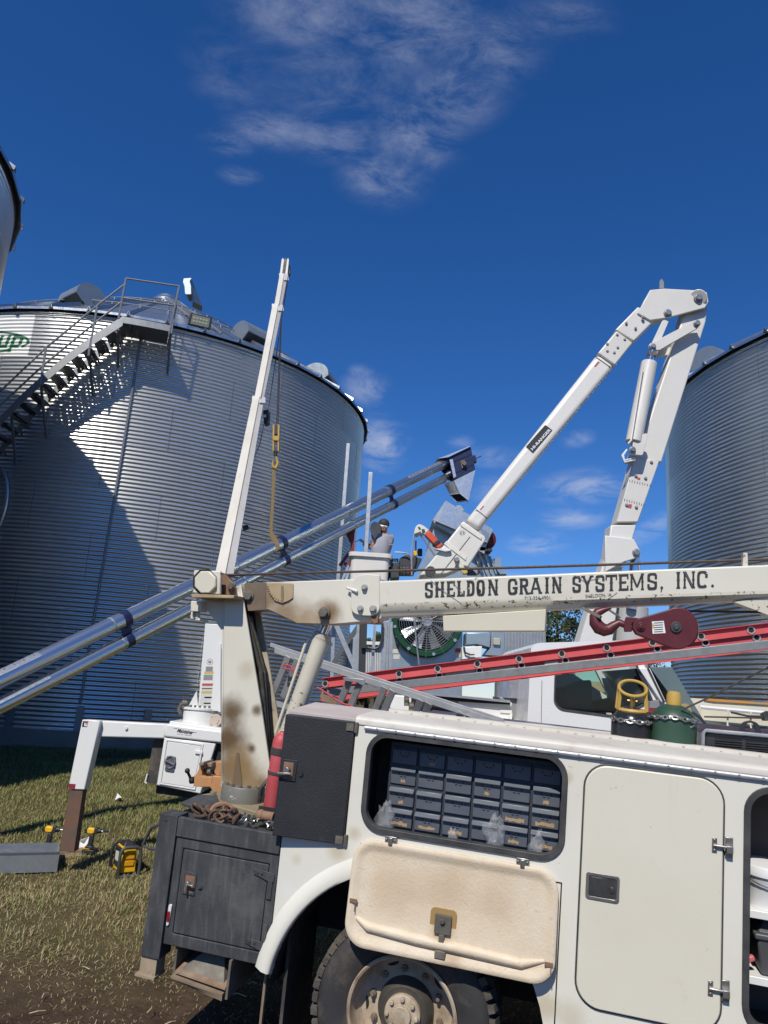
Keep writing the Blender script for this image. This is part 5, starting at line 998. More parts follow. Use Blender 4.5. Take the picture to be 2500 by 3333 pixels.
# long side body, riveted top, equipment between the two trucks
mb=MB(); mb.prism(Y(P0(1000,2330,1700,2345,1700,2500,1000,2480),MY-.35),(0,.5,0)); mb.prism(Y(P0(1270,2262,1480,2272,1480,2340,1270,2335),MY+.3),(0,.4,0)); sb=part('side_compartment',mb,white,CT,bev=.01)
mb=MB(); mb.prism(Y(ZC(1128,468,1450,492,1430,600,1128,570),MY-.2),(0,.02,0)); dd_=part('compartment_door',mb,white,sb,bev=.004); mb=MB(); mb.prism(Y(ZC(1380,535,1450,538,1448,558,1380,552),MY-.215),(0,.02,0)); mb.prism(Y(ZC(1436,550,1452,552,1450,600,1434,598),MY-.212),(0,.014,0)); part('hinge',mb,white,dd_)
mb=MB(); mb.prism(Y(ZC(860,440,1440,490,1440,505,860,470),MY-.25),(0,.03,0)); mb.prism(Y(ZC(850,430,1130,470,1130,560,840,540),MY-.1),(0,.03,0)); part('open_bay',mb,dark,sb)
mb=MB(); mb.prism(Y(ZC(900,428,1440,478,1440,494,900,440),MY-.28),(0,.05,0)); part('top_rail',mb,galvf,sb)
mb=MB(); c0=Yp(ZC(1450,455)[0],MY+.1); mb.cyl(c0-ZW*.02,c0+ZW*.22,.20,n=32); part('tank_guard',mb,galv,CT); mb=MB(); mb.prism(Y(ZC(1370,455,1560,470,1545,610,1440,605),MY-.05),(0,.5,0)); part('tank_box',mb,mat('grey_tank',(.22,.225,.23),.5),CT,bev=.02)
for (x,y) in ((818,452),(846,490)): mb=MB(); mb.cyl(Yp(ZC(x,y)[0],MY-.2),Yp(ZC(x,y+60)[0],MY-.2),.03,n=10); mb.cyl(Yp(ZC(x-12,y+20)[0],MY-.22),Yp(ZC(x+12,y+24)[0],MY-.22),.025,n=8); part('valve_stack',mb,grime,CT)
# cab
cab=bpy.data.objects.new('cab',None); COL.objects.link(cab); cab.parent=CT; cab['_w']=list(CT['_w'])
CY_=7.9
out_=Z6(60,640,90,612,120,606,700,590,790,690,940,985,1150,1160,1370,1200,1420,1420,20,1420)
wh_=rq(Z6(222,720,760,700,868,1010,800,1045,700,1095,610,1112,250,1064,212,1010),[12,14,16,8,8,8,20,10],4)
cabw=mat('cab_white',(.72,.73,.73),.25,n1=(1.5,.3,(.66,.66,.65)))
mb=MB(); mb.prism_h(Y(out_,CY_),[Y(wh_,CY_)],(0,.06,0)); csd=part('side_panel',mb,cabw,cab,bev=.01)
mb=MB(); q=[p+np.array([0,1.75,0]) for p in Y(out_,CY_)]; h=[p+np.array([0,1.75,0]) for p in Y(wh_,CY_)]; h=Y(P0(1800,2150,2040,2150,2092,2290,2075,2325,1800,2310),CY_+1.75); mb.prism_h(q,[h],(0,.06,0)); part('far_side_panel',mb,cabw,cab)
o3=Y(out_,CY_); mb=MB()
for i in (0,1,2,3): a,b=o3[i],o3[i+1]; mb.prism([a+YW*.062,b+YW*.062,b+YW*1.74,a+YW*1.74],(0,0,-.03) if i else (.03,0,0))
part('roof',mb,cabw,cab); mb=MB(); a,b=o3[0],o3[-1]; mb.prism([a+YW*.062,b+YW*.062,b+YW*1.74,a+YW*1.74],(.03,0,0)); part('rear_panel',mb,cabw,cab)
mb=MB(); a,b,c,d=o3[4],o3[5],o3[6],o3[7]; mb.prism([a+YW*.06,b+YW*.06,b+YW*1.75,a+YW*1.75],(.02,0,-.01)); 
mb2=MB(); g=Y(Z6(862,772,1010,770,1240,1155,1150,1160,960,1010),CY_-.02); 
mb2.prism([g[0],g[1],g[2],g[3]],(0,1.7,0)); part('windscreen',mb2,mat('greygreen_windscreen',(.10,.14,.145),.18,n1=(2,.6,(.16,.20,.20)),spec=.9),cab)  # see-through look and highlights put into an opaque grey-green colour
mb=MB(); mb.prism(Y(Z6(788,778,862,775,972,1005,938,1008),CY_-.05),(0,.05,0)); part('pillar',mb,cabw,cab,bev=.008); mb=MB(); mb.tube(Y(Z6(800,830,850,930,880,1010,870,1050),CY_-.055),.014,6); mb.tube(Y(Z6(848,776,960,1008),CY_-.06),.010,6); part('pillar_seal',mb,seal,cab)
mb=MB(); mb.prism_h(Y(wh_,CY_-.006),[Y([(x*.965+.035*1930,y*.93+.07*2215) for x,y in wh_],CY_-.006)],(0,.008,0)); part('window_seal',mb,seal,csd)
mb=MB(); mb.face(Y(wh_,CY_+.03)); part('window_glass',mb,winglass,csd)
mb=MB(); mb.prism(Y(rq(Z6(275,905,330,900,470,850,490,1200,270,1200),14,4),CY_+.5),(0,.5,0)); part('seat',mb,mat('seat_cloth',(.04,.05,.055),.8),cab,bev=.03)
mb=MB(); mb.prism(Y(Z6(215,1075,860,1130,860,1420,215,1420),CY_+.2),(0,1.4,0)); part('dashboard',mb,MATS['seat_cloth'],cab)
mb=MB(); mb.prism(Y(rq(Z6(868,1002,925,990,930,1050,860,1048),3,3),CY_-.10),(0,.12,0)); mb.prism(Y(Z6(868,1000,925,1000,920,1060,850,1065),CY_-.08),(0,.05,0)); mir=part('mirror',mb,greyink,cab,bev=.01)
mb=MB(); mb.prism(Y(Z6(860,1050,920,1050,905,1085,855,1075),CY_-.11),(0,.1,0)); part('marker_lamp',mb,mat('dull_red_lamp',(.25,.03,.05),.4),cab)
mb=MB(); mb.bar(Yp(Z6(133,860)[0],CY_-.002),Yp(Z6(125,1300)[0],CY_-.002),.006,.004); part('door_gap',mb,seal,csd)
mb=MB(); mb.loft([p for p in Y(Z6(1120,1165,1330,1170,1420,1230,1420,1420,1110,1420),CY_+.15)],[p+YW*1.4 for p in Y(Z6(1120,1165,1330,1170,1420,1230,1420,1420,1110,1420),CY_+.15)]); part('hood',mb,cabw,cab,bev=.03)
mb=MB(); mb.tube(Y(Z6(1150,1075,1200,1110,1240,1158),CY_-.1),.016,7); part('wiper_cowl',mb,seal,cab)
lp_=Yp(Z6(1100,1062)[0],CY_-.5); n_=nrm([.3,-1,-.1]); mb=MB(); mb.cyl(lp_,lp_+n_*-.06,.075,.05,n=24); sp_=part('spot_lamp',mb,galvf,cab); mb=MB(); mb.cyl(lp_+n_*.001,lp_+n_*.008,.064,n=24); part('lamp_lens',mb,mat('yellowed_lens',(.50,.38,.16),.2),sp_)
# wheels (in the shade under the body)
for wx in (-.9,2.9):
    mb=MB(); mb.lathe((wx,MY+.1,gz(wx,MY)+.48),(0,1,0),[(.02,.0),(.29,.0),(.30,-.03),(.46,-.02),(.49,.03),(.49,.25),(.3,.27)],32); part('wheel',mb,rubber,CT)

# ------------------------------------------------------------ twin-tube grain auger hung on the strap
def aline(p0,y0,p1,y1): return Yp(p0,y0),Yp(p1,y1)
ua,ub=aline((0,2211),9.3,(1447,1510),17.0); la,lb=aline((0,2296),9.35,(1455,1553),17.02)
ad=nrm(ub-ua)
AU=thing('grain_auger','long twin tube galvanised auger with navy clamps slung across the big bin','grain auger',lerp(ua,ub,.4))
ua=ua-ad*2.5; la=la-ad*2.5
def atx(a,b,px):  # point of the axis that falls on photograph column px
    lo,hi=0.0,1.0
    for _ in range(40):
        m=(lo+hi)/2; d=lerp(a,b,m)-C0; x=PCX+FPX*(d@rt)/(d@fw)
        if x<px: lo=m
        else: hi=m
    return lerp(a,b,(lo+hi)/2)
mb=MB(); mb.cyl(ua,ub,.114,n=36); ut=part('upper_tube',mb,tubem,AU)
mb=MB(); mb.cyl(la,lb,.094,n=32); lt_=part('lower_tube',mb,tubem,AU)
for px in (360,760,1125,1254): mb=MB(); c=atx(ua,ub,px); mb.cyl(c,c+ad*.02,.1175,n=36); part('tube_joint',mb,galvf,ut)
for px in (395,790,1146,1262): mb=MB(); c=atx(la,lb,px); mb.cyl(c,c+ad*.02,.0975,n=32); part('tube_joint',mb,galvf,lt_)
for (a,b,r_,px0,px1,tgt) in ((ua,ub,.114,-60,138,ut),(la,lb,.094,-60,166,lt_),(ua,ub,.114,1330,1432,ut)):
    p,q=atx(a,b,px0),atx(a,b,px1); n_=nrm(np.cross(ad,XW)); n_=n_ if n_[2]>0 else -n_; s_=nrm(np.cross(n_,ad)); f=nrm(n_*.75-YW*.66)
    mb=MB(); e_=nrm(np.cross(ad,f))
    mb.loft([p+f*(r_+.004)+e_*-.05,p+f*(r_+.012),p+f*(r_+.004)+e_*.05],[q+f*(r_+.004)+e_*-.05,q+f*(r_+.012),q+f*(r_+.004)+e_*.05])
    k_=int(np.linalg.norm(q-p)/.13)
    for i in range(k_): c=lerp(p,q,(i+.5)/k_); mb.bar(c+f*(r_+.004)-e_*.045,c+f*(r_+.016)-e_*.005,.012,.01)
    part('inspection_cover',mb,galv,tgt)
for px in (405,915,1268):
    cu_,cl_=atx(ua,ub,px),atx(la,lb,px+12); mb=MB(); w_=.11
    for c,r_ in ((cu_,.118),(cl_,.098)): mb.lathe(c-ad*w_/2,ad,[(r_,0),(r_+.006,0),(r_+.006,w_),(r_,w_)],28)
    dn=nrm(cl_-cu_); 
    for yy in (-.05,.05): mb.prism([cu_+dn*.07-ad*w_*.6+YW*yy,cu_+dn*.07+ad*w_*.6+YW*yy,cl_-dn*.04+ad*w_*.6+YW*yy,cl_-dn*.04-ad*w_*.6+YW*yy],(0,.012,0))
    part('tube_clamp',mb,navy,AU)
    mb=MB(); c=cu_+nrm(np.array([0,-.66,.75]))*.10; mb.bar(c-ad*.07,c+ad*.07,.03,.012); part('clamp_tab',mb,galv,AU)
HYd=17.0
mb=MB(); f4=Y(ZJ(612,525,1150,262,1262,812,745,1062),HYd-.15); mb.prism(f4,(-.05,.36,0)); hd=part('head_box',mb,navy,AU,bev=.006)
mb=MB(); mb.prism(Y(ZJ(330,548,600,512,1148,248,1120,235,560,470),HYd-.2),(-.04,.46,0)); part('head_lid',mb,galv,hd)
mb=MB(); mb.prism(Y(ZJ(628,572,705,560,790,985,730,1030),HYd-.17),(0,.02,0)); part('head_flange',mb,galv,hd)
for a_ in (ZJ(740,620,1160,440),ZJ(790,890,1210,690)): mb=MB(); p,q=Y(a_,HYd-.155); mb.bar(p,q,.012,.012); part('head_rib',mb,navy,hd)
mb=MB(); mb.prism(Y(ZJ(890,600,1000,570,1050,730,930,790),HYd-.19),(0,.05,0)); c=Yp(ZJ(985,680)[0],HYd-.19); mb.cyl(c,c-YW*.06,.05,n=14); part('bearing',mb,grime,hd,bev=.005)
mb=MB(); mb.prism(Y(ZJ(1185,470,1260,460,1300,620,1210,635),HYd-.1),(0,.15,0)); p,q=Y(ZJ(1280,540,1410,485),HYd-.05); mb.cyl(p,q,.012,n=8); part('drive_end',mb,navy,hd,bev=.005)
mb=MB(); p,q=Y(ZJ(455,690,610,610),HYd); mb.cyl(p,q,.128,.14,n=24); p,q=Y(ZJ(530,990,660,930),HYd); mb.cyl(p,q,.09,.10,n=20); part('head_collar',mb,navy,hd)
mb=MB(); mb.prism(Y(ZJ(350,560,612,525,745,1062,680,1120,440,860),HYd+.12),(0,.03,0)); part('head_end_plate',mb,navy,hd)
t4=Y(ZJ(500,1165,740,1090,1255,830,1240,880),HYd-.15); mb=MB()
pA,pB,pC,pD,pE=Y(ZJ(740,1090,1255,830,1092,1575,882,1402,890,1400),HYd-.15); pF,pG,pH=Y(ZJ(500,1165,640,1435,612,1448),HYd+.10); pI=Yp(ZJ(800,1612)[0],HYd+.08)
mb.prism([pA,pB,pC,pD],(0,.008,0)); mb.prism([pF,pA,pD,pG],(0,.008,0)); mb.prism([pB,pC,pC+YW*.3,pB+YW*.3],(.005,0,0)); mb.prism([pF,pG,pI,pI+YW*.05+ZW*.2],(0,.01,0)); chute=part('discharge_chute',mb,galv,AU)
mb=MB(); mb.prism([pG,pD,pC,pI],(0,0,.004)); part('chute_opening',mb,dark,chute)
mb=MB()
for (p,q) in ((pG,pD),(pD,pC),(pC,pI),(pI,pG)): mb.bar(p,q,.03,.02)
part('chute_rim',mb,galvf,chute)
# red auger jack stand under the tubes
RJ=thing('auger_jack','dark red jack stand under the auger tubes beside the welder platform bucket','jack stand',(-.55,14.4,.6))
JY=14.4; red_=dred
for a_,w_ in ((ZL(470,350,462,640,440,760),.07),(ZL(450,520,400,400),.05),(ZL(440,620,335,765),.06),(ZL(380,745,440,740),.05)):
    for i in range(len(a_)-1): mb=MB(); p,q=Y(a_[i:i+2],JY); mb.bar(p,q,w_,w_); part('strut',mb,red_,RJ)
mb=MB(); mb.prism(Y(ZL(412,430,500,345,490,420,440,485),JY-.04),(0,.08,0)); part('head_plate',mb,red_,RJ)
for a_ in (ZL(440,745,360,900),ZL(448,760,400,905)): mb=MB(); p,q=Y(a_,JY); mb.bar(p,q+(q-p)*6.0,.06,.05); part('leg',mb,galvf,RJ)
# ------------------------------------------------------------ bucket truck: pedestal, folded booms, bucket, jib
HYB=10.3
BT=thing('bucket_truck','white bucket truck with its folding boom raised over the yard behind the crane truck','bucket truck',(4.2,HYB+.6,.3))
boomM=mat('boom_offwhite',(.66,.645,.60),.36,n1=(1.3,.6,(.57,.55,.50)),dirt=(6,.64,.9,(.40,.36,.30)),chips=(10,.755,(.10,.09,.08)))
lower=bpy.data.objects.new('lower_boom',None); COL.objects.link(lower); lower.parent=BT; lower['_w']=list(BT['_w'])
upper=bpy.data.objects.new('upper_boom',None); COL.objects.link(upper); upper.parent=BT; upper['_w']=list(BT['_w'])
# lower boom, bottom to elbow
mb=MB(); mb.prism(Y(Z2(1060,920,1200,935,1390,330,1400,262,1370,240,1300,270,1275,360,1130,800),HYB+.02),(0,.26,0)); lb1=part('boom_tube',mb,boomM,lower,bev=.02,seg=3)
mb=MB(); mb.prism(Y(Z2(1085,912,1190,930,1098,1194,1005,1194),HYB+.0),(0,.30,0)); mb.prism(Y(Z6(600,-190,770,-190,698,80,680,100,560,100),HYB),(0,.30,0)); part('boom_sleeve',mb,boomM,lower,bev=.015)
mb=MB(); mb.prism(Y(Z6(560,-120,755,-95,800,-10,790,30,690,60,560,130),HYB-.04),(0,.05,0)); mb.prism(Y(Z6(620,-100,700,-80,640,370,610,610,380,610,545,75),HYB+.05),(0,.30,0)); bk=part('foot_bracket',mb,boomM,lower,bev=.012)
for c,z_ in (((767,0),Z6),((465,540),Z6)): pin(z_(*c)[0],1,.03,bk) if 0 else None
def wpin(c,Yd,r,par,h=.05,m=steel):
    mb=MB(); p=Yp(c,Yd); mb.cyl(p,p-YW*h*.5,r*1.35,n=18); mb.cyl(p-YW*h*.5,p-YW*h,r,n=10); return part('pin',mb,m,par,bev=.003)
wpin(Z6(767,-2)[0],HYB-.04,.04,bk)
for k_,(a_) in enumerate((Z2(1062,1010,1150,1030),Z2(1040,1092,1125,1115))):
    for i in range(9):
        t=i/8; p=lerp(*a_,t); mb=MB(); mb.bar(Yp(tuple(p),HYB-.003),Yp((p[0]-1.5,p[1]+7),HYB-.003),.012,.004); part('scale_mark',mb,ink,lower)
for a_ in (Z2(1096,1000,1108,1002,1106,1012,1094,1010),Z2(1058,1115,1072,1118,1068,1135,1054,1132)): mb=MB(); mb.prism(Y(a_,HYB-.003),(0,.001,0)); part('red_decal',mb,redink,lower)
for c in ((1088,995),(1130,1005),(1048,1120),(1090,1130),(1155,935)): wpin(Z2(*c)[0],HYB-.002,.018,lower,.02,greyink)
# upper boom
mb=MB(); mb.prism(Y(Z2(1095,290,1150,190,1210,184,1360,192,1395,200,1403,240,1388,268,1230,310,1150,322),HYB-.08),(0,.04,0)); hd2=part('elbow_plate',mb,boomM,upper,bev=.012)
mb=MB(); mb.prism(Y(Z2(1095,290,1150,190,1210,184,1360,192,1395,200,1403,240,1388,268,1230,310,1150,322),HYB+.30),(0,.04,0)); part('elbow_plate',mb,boomM,upper,bev=.01)
mb=MB(); mb.prism(Y(Z2(1150,196,1210,190,1350,196,1340,230,1200,300,1130,300),HYB-.03),(0,.32,0)); part('elbow_core',mb,boomM,upper)
c1,c2=Yp(Z2(1356,226)[0],HYB-.09),Yp(Z2(1356,226)[0],HYB+.36); mb=MB(); mb.cyl(c1,c2,.13,n=36); part('elbow_boss',mb,boomM,upper,bev=.01); wpin(Z2(1356,226)[0],HYB-.09,.05,upper); wpin(Z2(1224,292)[0],HYB-.08,.045,upper); wpin(Z2(1118,310)[0],HYB-.08,.02,upper,.03)
def octbox(name,pa,pb,m,par,r,d0,d1,bev=.03):
    mb=MB(); (a0_,a1_),(b0_,b1_)=pa,pb; A_=Y([a0_,a1_],d0); B_=Y([b0_,b1_],d0); mb.prism([A_[0],B_[0],B_[1],A_[1]],(0,d1-d0,0)); return part(name,mb,m,par,bev=bev,seg=4)
octbox('boom_tube',Z2(1098,262,1180,310),Z2(1000,362,1080,412),boomM,upper,0,HYB-.05,HYB+.24,.02)
octbox('boom_collar',Z2(1005,366,1075,418),Z2(925,462,998,515),boomM,upper,0,HYB-.065,HYB+.25,.02)
m_fg=mat('smooth_boom_tube',(.70,.685,.64),.28,n1=(1.1,.5,(.62,.60,.55)),dirt=(6,.68,.9,(.45,.41,.35)))
octbox('insulated_tube',Z2(925,464,998,516),Z5(1070,196,1160,262),m_fg,upper,0,HYB-.055,HYB+.24,.07)
for c in ((1008,385),(965,425),(1040,405),(1010,440),(965,455),(995,462),(1047,334),(1087,356)): wpin(Z2(*c)[0],HYB-.066,.016,upper,.014,greyink)
for a_ in (Z2(912,478,982,528),Z5(1140,120,1222,185)):
    mb=MB(); p,q=Y(a_,HYB-.0575); mb.bar(p,q,.006,.006); part('scale_line',mb,ink,upper)
    for i in range(8): p=lerp(*a_,(i+.5)/8); mb=MB(); mb.bar(Yp(tuple(p),HYB-.058),Yp((p[0]-5,p[1]-5),HYB-.058),.012,.003); part('scale_mark',mb,ink,upper)
for a_ in (Z2(925,500,932,503,914,524,908,520),Z5(1188,95,1195,98,1172,125,1166,121)): mb=MB(); mb.prism(Y(a_,HYB-.0575),(0,.001,0)); part('red_decal',mb,redink,upper)
# black name plate on the tube
npl=Z2(613,868,697,773,728,797,644,897); mb=MB(); mb.prism(Y(npl,HYB-.0585),(0,.001,0)); plate=part('name_plate',mb,ink,upper)
text('HI-RANGER',Z2(642,884)[0],Z2(722,796)[0],Y,HYB-.0595,plasticw,plate,'name_lettering',hpx=13,bold=.03)
mb=MB(); mb.prism(Y(Z2(1190,184,1192,150,1200,142,1210,155,1210,184),HYB+.1),(0,.02,0)); part('lever',mb,greyink,upper,bev=.004)
# links and elbow cylinder
mb=MB(); mb.prism(Y(rq(Z2(1148,440,1205,320,1232,322,1180,445),4,3),HYB-.06),(0,.04,0)); part('link',mb,boomM,BT,bev=.008)
mb=MB(); mb.prism(Y(rq(Z2(1145,425,1330,330,1362,328,1360,352,1190,450,1150,450),4,3),HYB-.12),(0,.05,0)); mb.prism(Y(rq(Z2(1180,455,1330,380,1330,400,1230,470,1180,480),4,3),HYB+.2),(0,.05,0)); part('link',mb,boomM,BT,bev=.008)
wpin(Z2(1350,337)[0],HYB-.12,.04,BT); wpin(Z2(1160,437)[0],HYB-.12,.035,BT)
ca2,cb2=Yp(Z2(1146,505)[0],HYB-.12),Yp(Z2(1078,850)[0],HYB-.12)
mb=MB(); mb.cyl(ca2,cb2,.115,n=30); cy2=part('elbow_cylinder',mb,boomM,BT,bev=.01); mb=MB(); mb.cyl(Yp(Z2(1160,455)[0],HYB-.12),ca2,.05,n=18); part('piston_rod',mb,MATS['chrome_rod'],cy2)
mb=MB(); mb.prism(Y(Z2(1145,455,1180,455,1180,475,1145,470),HYB-.17),(0,.1,0)); part('rod_end',mb,grime,cy2,bev=.005)
mb=MB(); mb.tube(Y(Z2(1118,520,1112,560,1068,840,1055,855),HYB-.26),.014,6); part('hydraulic_pipe',mb,boomM,cy2)
mb=MB(); mb.prism(Y(rq(Z2(1075,850,1130,808,1142,815,1118,905,1060,900),6,3),HYB-.2),(0,.05,0)); part('cylinder_lug',mb,boomM,BT,bev=.006); wpin(Z2(1072,882)[0],HYB-.2,.035,BT)
for k_ in range(2): mb=MB(); mb.tube(Y(Z2(1050,880,1028+6*k_,905,1040,935-8*k_,1085,925-8*k_),HYB-.15),.012,6); part('hydraulic_hose',mb,plasticw,BT)
# boom end at the bucket: tilted head box with jib
headq=ZD(870,475,1150,680,1130,740,900,1110,380,1205,290,1205,360,1100)
mb=MB(); mb.prism(Y(ZD(865,478,1160,690,1165,735,925,1105,880,1090,640,1195,275,1215,360,1105),HYB-.09),(0,.36,0)); ph=part('platform_head',mb,fibre,upper,bev=.02,seg=3)
for q_ in (ZD(840,500,1120,690,1110,740,820,540),ZD(640,745,910,960,900,1020,600,790)): mb=MB(); mb.prism(Y(q_,HYB-.105),(0,.02,0)); part('clamp_band',mb,mat('clamp_white%d'%int(q_[0][0]),(.70,.68,.62),.35,n1=(9,.5,(.55,.50,.38))),ph,bev=.008)
mb=MB(); p,q=Y(ZD(955,690,560,1195),HYB-.093); mb.bar(p,q,.010,.006); part('head_seam',mb,ink,ph)
mb=MB()
c=ZD(850,640)[0]
for i in range(12): t=2*math.pi*i/12; mb.bar(Yp((c[0]+3*math.cos(t),c[1]+3*math.sin(t)),HYB-.0925),Yp((c[0]+10*math.cos(t),c[1]+10*math.sin(t)),HYB-.0925),.006,.002)
part('angle_mark',mb,greyink,ph)
mb=MB(); mb.prism(Y(rq(ZD(740,985,790,970,905,1150,900,1195,860,1190),5,3),HYB-.17),(0,.06,0)); part('level_rod',mb,cream,ph,bev=.01); wpin(ZD(770,1005)[0],HYB-.17,.03,ph); wpin(ZD(880,1170)[0],HYB-.17,.03,ph,.04,yellink)
mb=MB(); mb.prism(Y(ZD(860,1080,960,1110,1060,1205,930,1205),HYB+.1),(0,.1,0)); mb.prism(Y(circ(*ZD(420,1160)[0],17,20),HYB-.14),(0,.05,0)); part('head_pivot',mb,seal,ph)
jb=bpy.data.objects.new('jib',None); COL.objects.link(jb); jb.parent=BT; jb['_w']=list(BT['_w'])
mb=MB(); mb.prism(Y(ZD(345,665,405,605,595,800,520,850),HYB-.1),(0,.12,0)); part('jib_boom',mb,mat('orange_red_jib',(.60,.085,.03),.4),jb,bev=.012)
mb=MB(); mb.prism(Y(ZD(450,790,515,725,560,760,490,815),HYB-.115),(0,.15,0)); part('jib_strap',mb,toolblk,jb,bev=.008)
mb=MB(); mb.prism(Y(rq(ZD(195,660,215,560,265,515,330,545,400,600,345,665,290,640,240,690),[5,8,12,5,2,2,5,5],4),HYB-.09),(0,.10,0)); part('jib_head',mb,fibre,jb,bev=.01)
mb=MB(); mb.prism(Y(ZD(205,650,290,620,300,660,240,690),HYB-.105),(0,.02,0)); mb.prism(Y(ZD(250,560,275,560,290,585,265,590),HYB-.1),(0,.012,0)); mb.prism(Y(ZD(300,590,340,590,350,630,310,640),HYB-.1),(0,.012,0)); part('jib_sheave',mb,seal,jb)
mb=MB(); mb.tube(Y(ZD(195,660,185,800,170,850,165,1000,168,1215),HYB-.1),.012,6); mb.tube(Y(ZD(290,670,480,950),HYB-.05),.012,6); part('winch_rope',mb,galvf,jb)
mb=MB(); mb.prism(Y(rq(ZD(470,855,560,850,640,870,700,845,690,880,620,890),2,2),HYB-.15),(0,.1,0)); part('jib_foot',mb,white,jb)
# bucket
BY=10.15
bk_=bpy.data.objects.new('bucket',None); COL.objects.link(bk_); bk_.parent=BT; bk_['_w']=list(BT['_w'])
t0,t1=Yp(ZL(452,640)[0],BY),Yp(ZL(852,655)[0],BY); wB=np.linalg.norm(t1-t0)
xa,xb=t0[0],t1[0]; zt=t0[2]; 
def rring(x0,x1,y0,y1,r): return rrect(x0,y0,x1,y1,r,5)
mb=MB(); lv=[(zt-.90,.05),(zt-.84,.02),(zt-.0,-.0)]
rings_=[[np.array([x,y,z]) for x,y in rring(xa+k_,xb-k_,BY+k_,BY+.62-k_,.07)] for z,k_ in lv]
for i in range(2): mb.loft(rings_[i],rings_[i+1],caps=(False))
mb.face(rings_[0]); inn_=[[np.array([x,y,z]) for x,y in rring(xa+.025,xb-.025,BY+.025,BY+.595,.05)] for z in (zt-.85,zt)]; mb.loft(inn_[0],inn_[1],False); part('shell',mb,fibre,bk_,ang=50)
mb=MB(); o_=[(x,y,zt+.03) for x,y in rring(xa-.035,xb+.035,BY-.035,BY+.655,.09)]; i_=[(x,y,zt+.03) for x,y in rring(xa+.02,xb-.02,BY+.02,BY+.60,.05)]; mb.prism_h([np.array(q) for q in o_],[[np.array(q) for q in i_]],(0,0,-.06)); part('rim',mb,fibre,bk_,bev=.012)
# controls and the welder box between bucket and boom
mb=MB(); mb.prism(Y(ZL(858,730,948,725,948,890,858,890),BY+.1),(0,.3,0)); ctl=part('control_box',mb,mat('control_green',(.03,.04,.035),.5,n1=(14,.7,(.07,.08,.07))),BT,bev=.01)
for x in (880,905,930): mb=MB(); mb.cyl(Yp(ZL(x,725)[0],BY+.15),Yp(ZL(x-5,690)[0],BY+.15),.012,.018,8); mb.prism(Y(ZL(x-9,770,x+8,770,x+8,800,x-9,800),BY+.09),(0,.01,0)); part('control_lever',mb,toolblk if x!=905 else seal,ctl)
mb=MB(); mb.prism(Y(ZD(0,985,80,935,310,985,255,1090,240,1130,0,1130),BY+.25),(0,.3,0)); mb.prism(Y(ZD(0,1100,210,1100,200,1200,0,1200),BY+.2),(0,.2,0)); part('tool_tray',mb,mat('dark_tray',(.035,.037,.042),.5,n1=(8,.5,(.07,.07,.075))),BT,bev=.012)
mb=MB(); mb.tube(Y(ZD(-60,905,0,905,90,915,150,950,165,1040,168,1210),BY+.2),.011,6); part('welding_lead',mb,galvf,BT)
for c in (30,75,130): mb=MB(); mb.tube(Y(ZD(c,1060,c+12,1130,c-8,1200),BY+.18),.008,5); part('wire_lead',mb,dred if c==130 else seal,BT)
DW=thing('cordless_drill','yellow cordless drill standing in the tray beside the bucket','cordless drill',Yp(ZD(225,940)[0],BY+.3))
mb=MB(); mb.prism(Y(rq(ZD(190,880,250,885,245,925,225,960,195,945),3,3),BY+.28),(0,.08,0)); part('body',mb,toolyel,DW,bev=.008); mb=MB(); p,q=Y(ZD(250,905,308,905),BY+.32); mb.cyl(p,q,.055,n=14); part('chuck',mb,toolblk,DW,bev=.005); mb=MB(); p,q=Y(ZD(222,745,220,880),BY+.32); mb.cyl(p,q,.012,n=8); part('drill_bit',mb,toolblk,DW); mb=MB(); mb.prism(Y(ZD(210,950,240,950,236,985,214,985),BY+.3),(0,.05,0)); part('handle',mb,toolyel,DW)
# post of the lower boom, visible through the cab; service bed
mb=MB(); p,q=Yp(Z6(735,370)[0],HYB+.35),Yp(Z6(725,1420)[0],HYB+.35); mb.cyl(q,p,.235,n=30); part('turret_post',mb,mat('post_grey',(.42,.42,.41),.45),BT)
mb=MB(); mb.cyl(Yp(Z6(765,20)[0],HYB+.1),Yp(Z6(735,380)[0],HYB+.1),.07,n=16); part('lift_rod',mb,MATS['chrome_rod'],BT)
mb=MB(); mb.wbox(1.2,6.6,HYB+.2,HYB+1.8,.9,1.25); part('bed',mb,cream,BT)
for wx in (1.9,5.6): mb=MB(); mb.lathe((wx,HYB+.2,gz(0,HYB)+.48),(0,1,0),[(.02,0),(.3,0),(.46,-.02),(.49,.03),(.49,.25)],28); part('wheel',mb,rubber,BT)

# ------------------------------------------------------------ man welding in the bucket (seen from behind, facing left)
PYc=BY+.33
PM=thing('person','man in a grey T-shirt and dark welding mask standing in the bucket','person',(Yp(ZL(720,640)[0],PYc)[0],PYc,zt-.85))
def pw(x,y,dy=0.0): return Yp(ZL(x,y)[0],PYc+dy)
hip=pw(715,790); chest=pw(765,520); nk=pw(790,432); 
def skinned(name,nodes,edges,m,par,sub=2):
    me=bpy.data.meshes.new(name); w=np.array(par['_w']); me.from_pydata([tuple(np.asarray(p)-w) for p,r in nodes],edges,[]); o=link(name,me,par); me.materials.append(m)
    sk=o.modifiers.new('skin','SKIN'); sk.use_smooth_shade=True
    for i,(p,r) in enumerate(nodes):
        d=me.skin_vertices[0].data[i]; d.radius=r if isinstance(r,tuple) else (r,r); d.use_root=(i==0)
    ss_=o.modifiers.new('sub','SUBSURF'); ss_.levels=sub; ss_.render_levels=sub
    return o
shL=pw(718,478,-.10); shR=pw(845,480,.14)
elL=pw(668,590,-.06); wrL=pw(628,545,.10); elR=pw(800,600,.25); wrR=pw(650,570,.26)
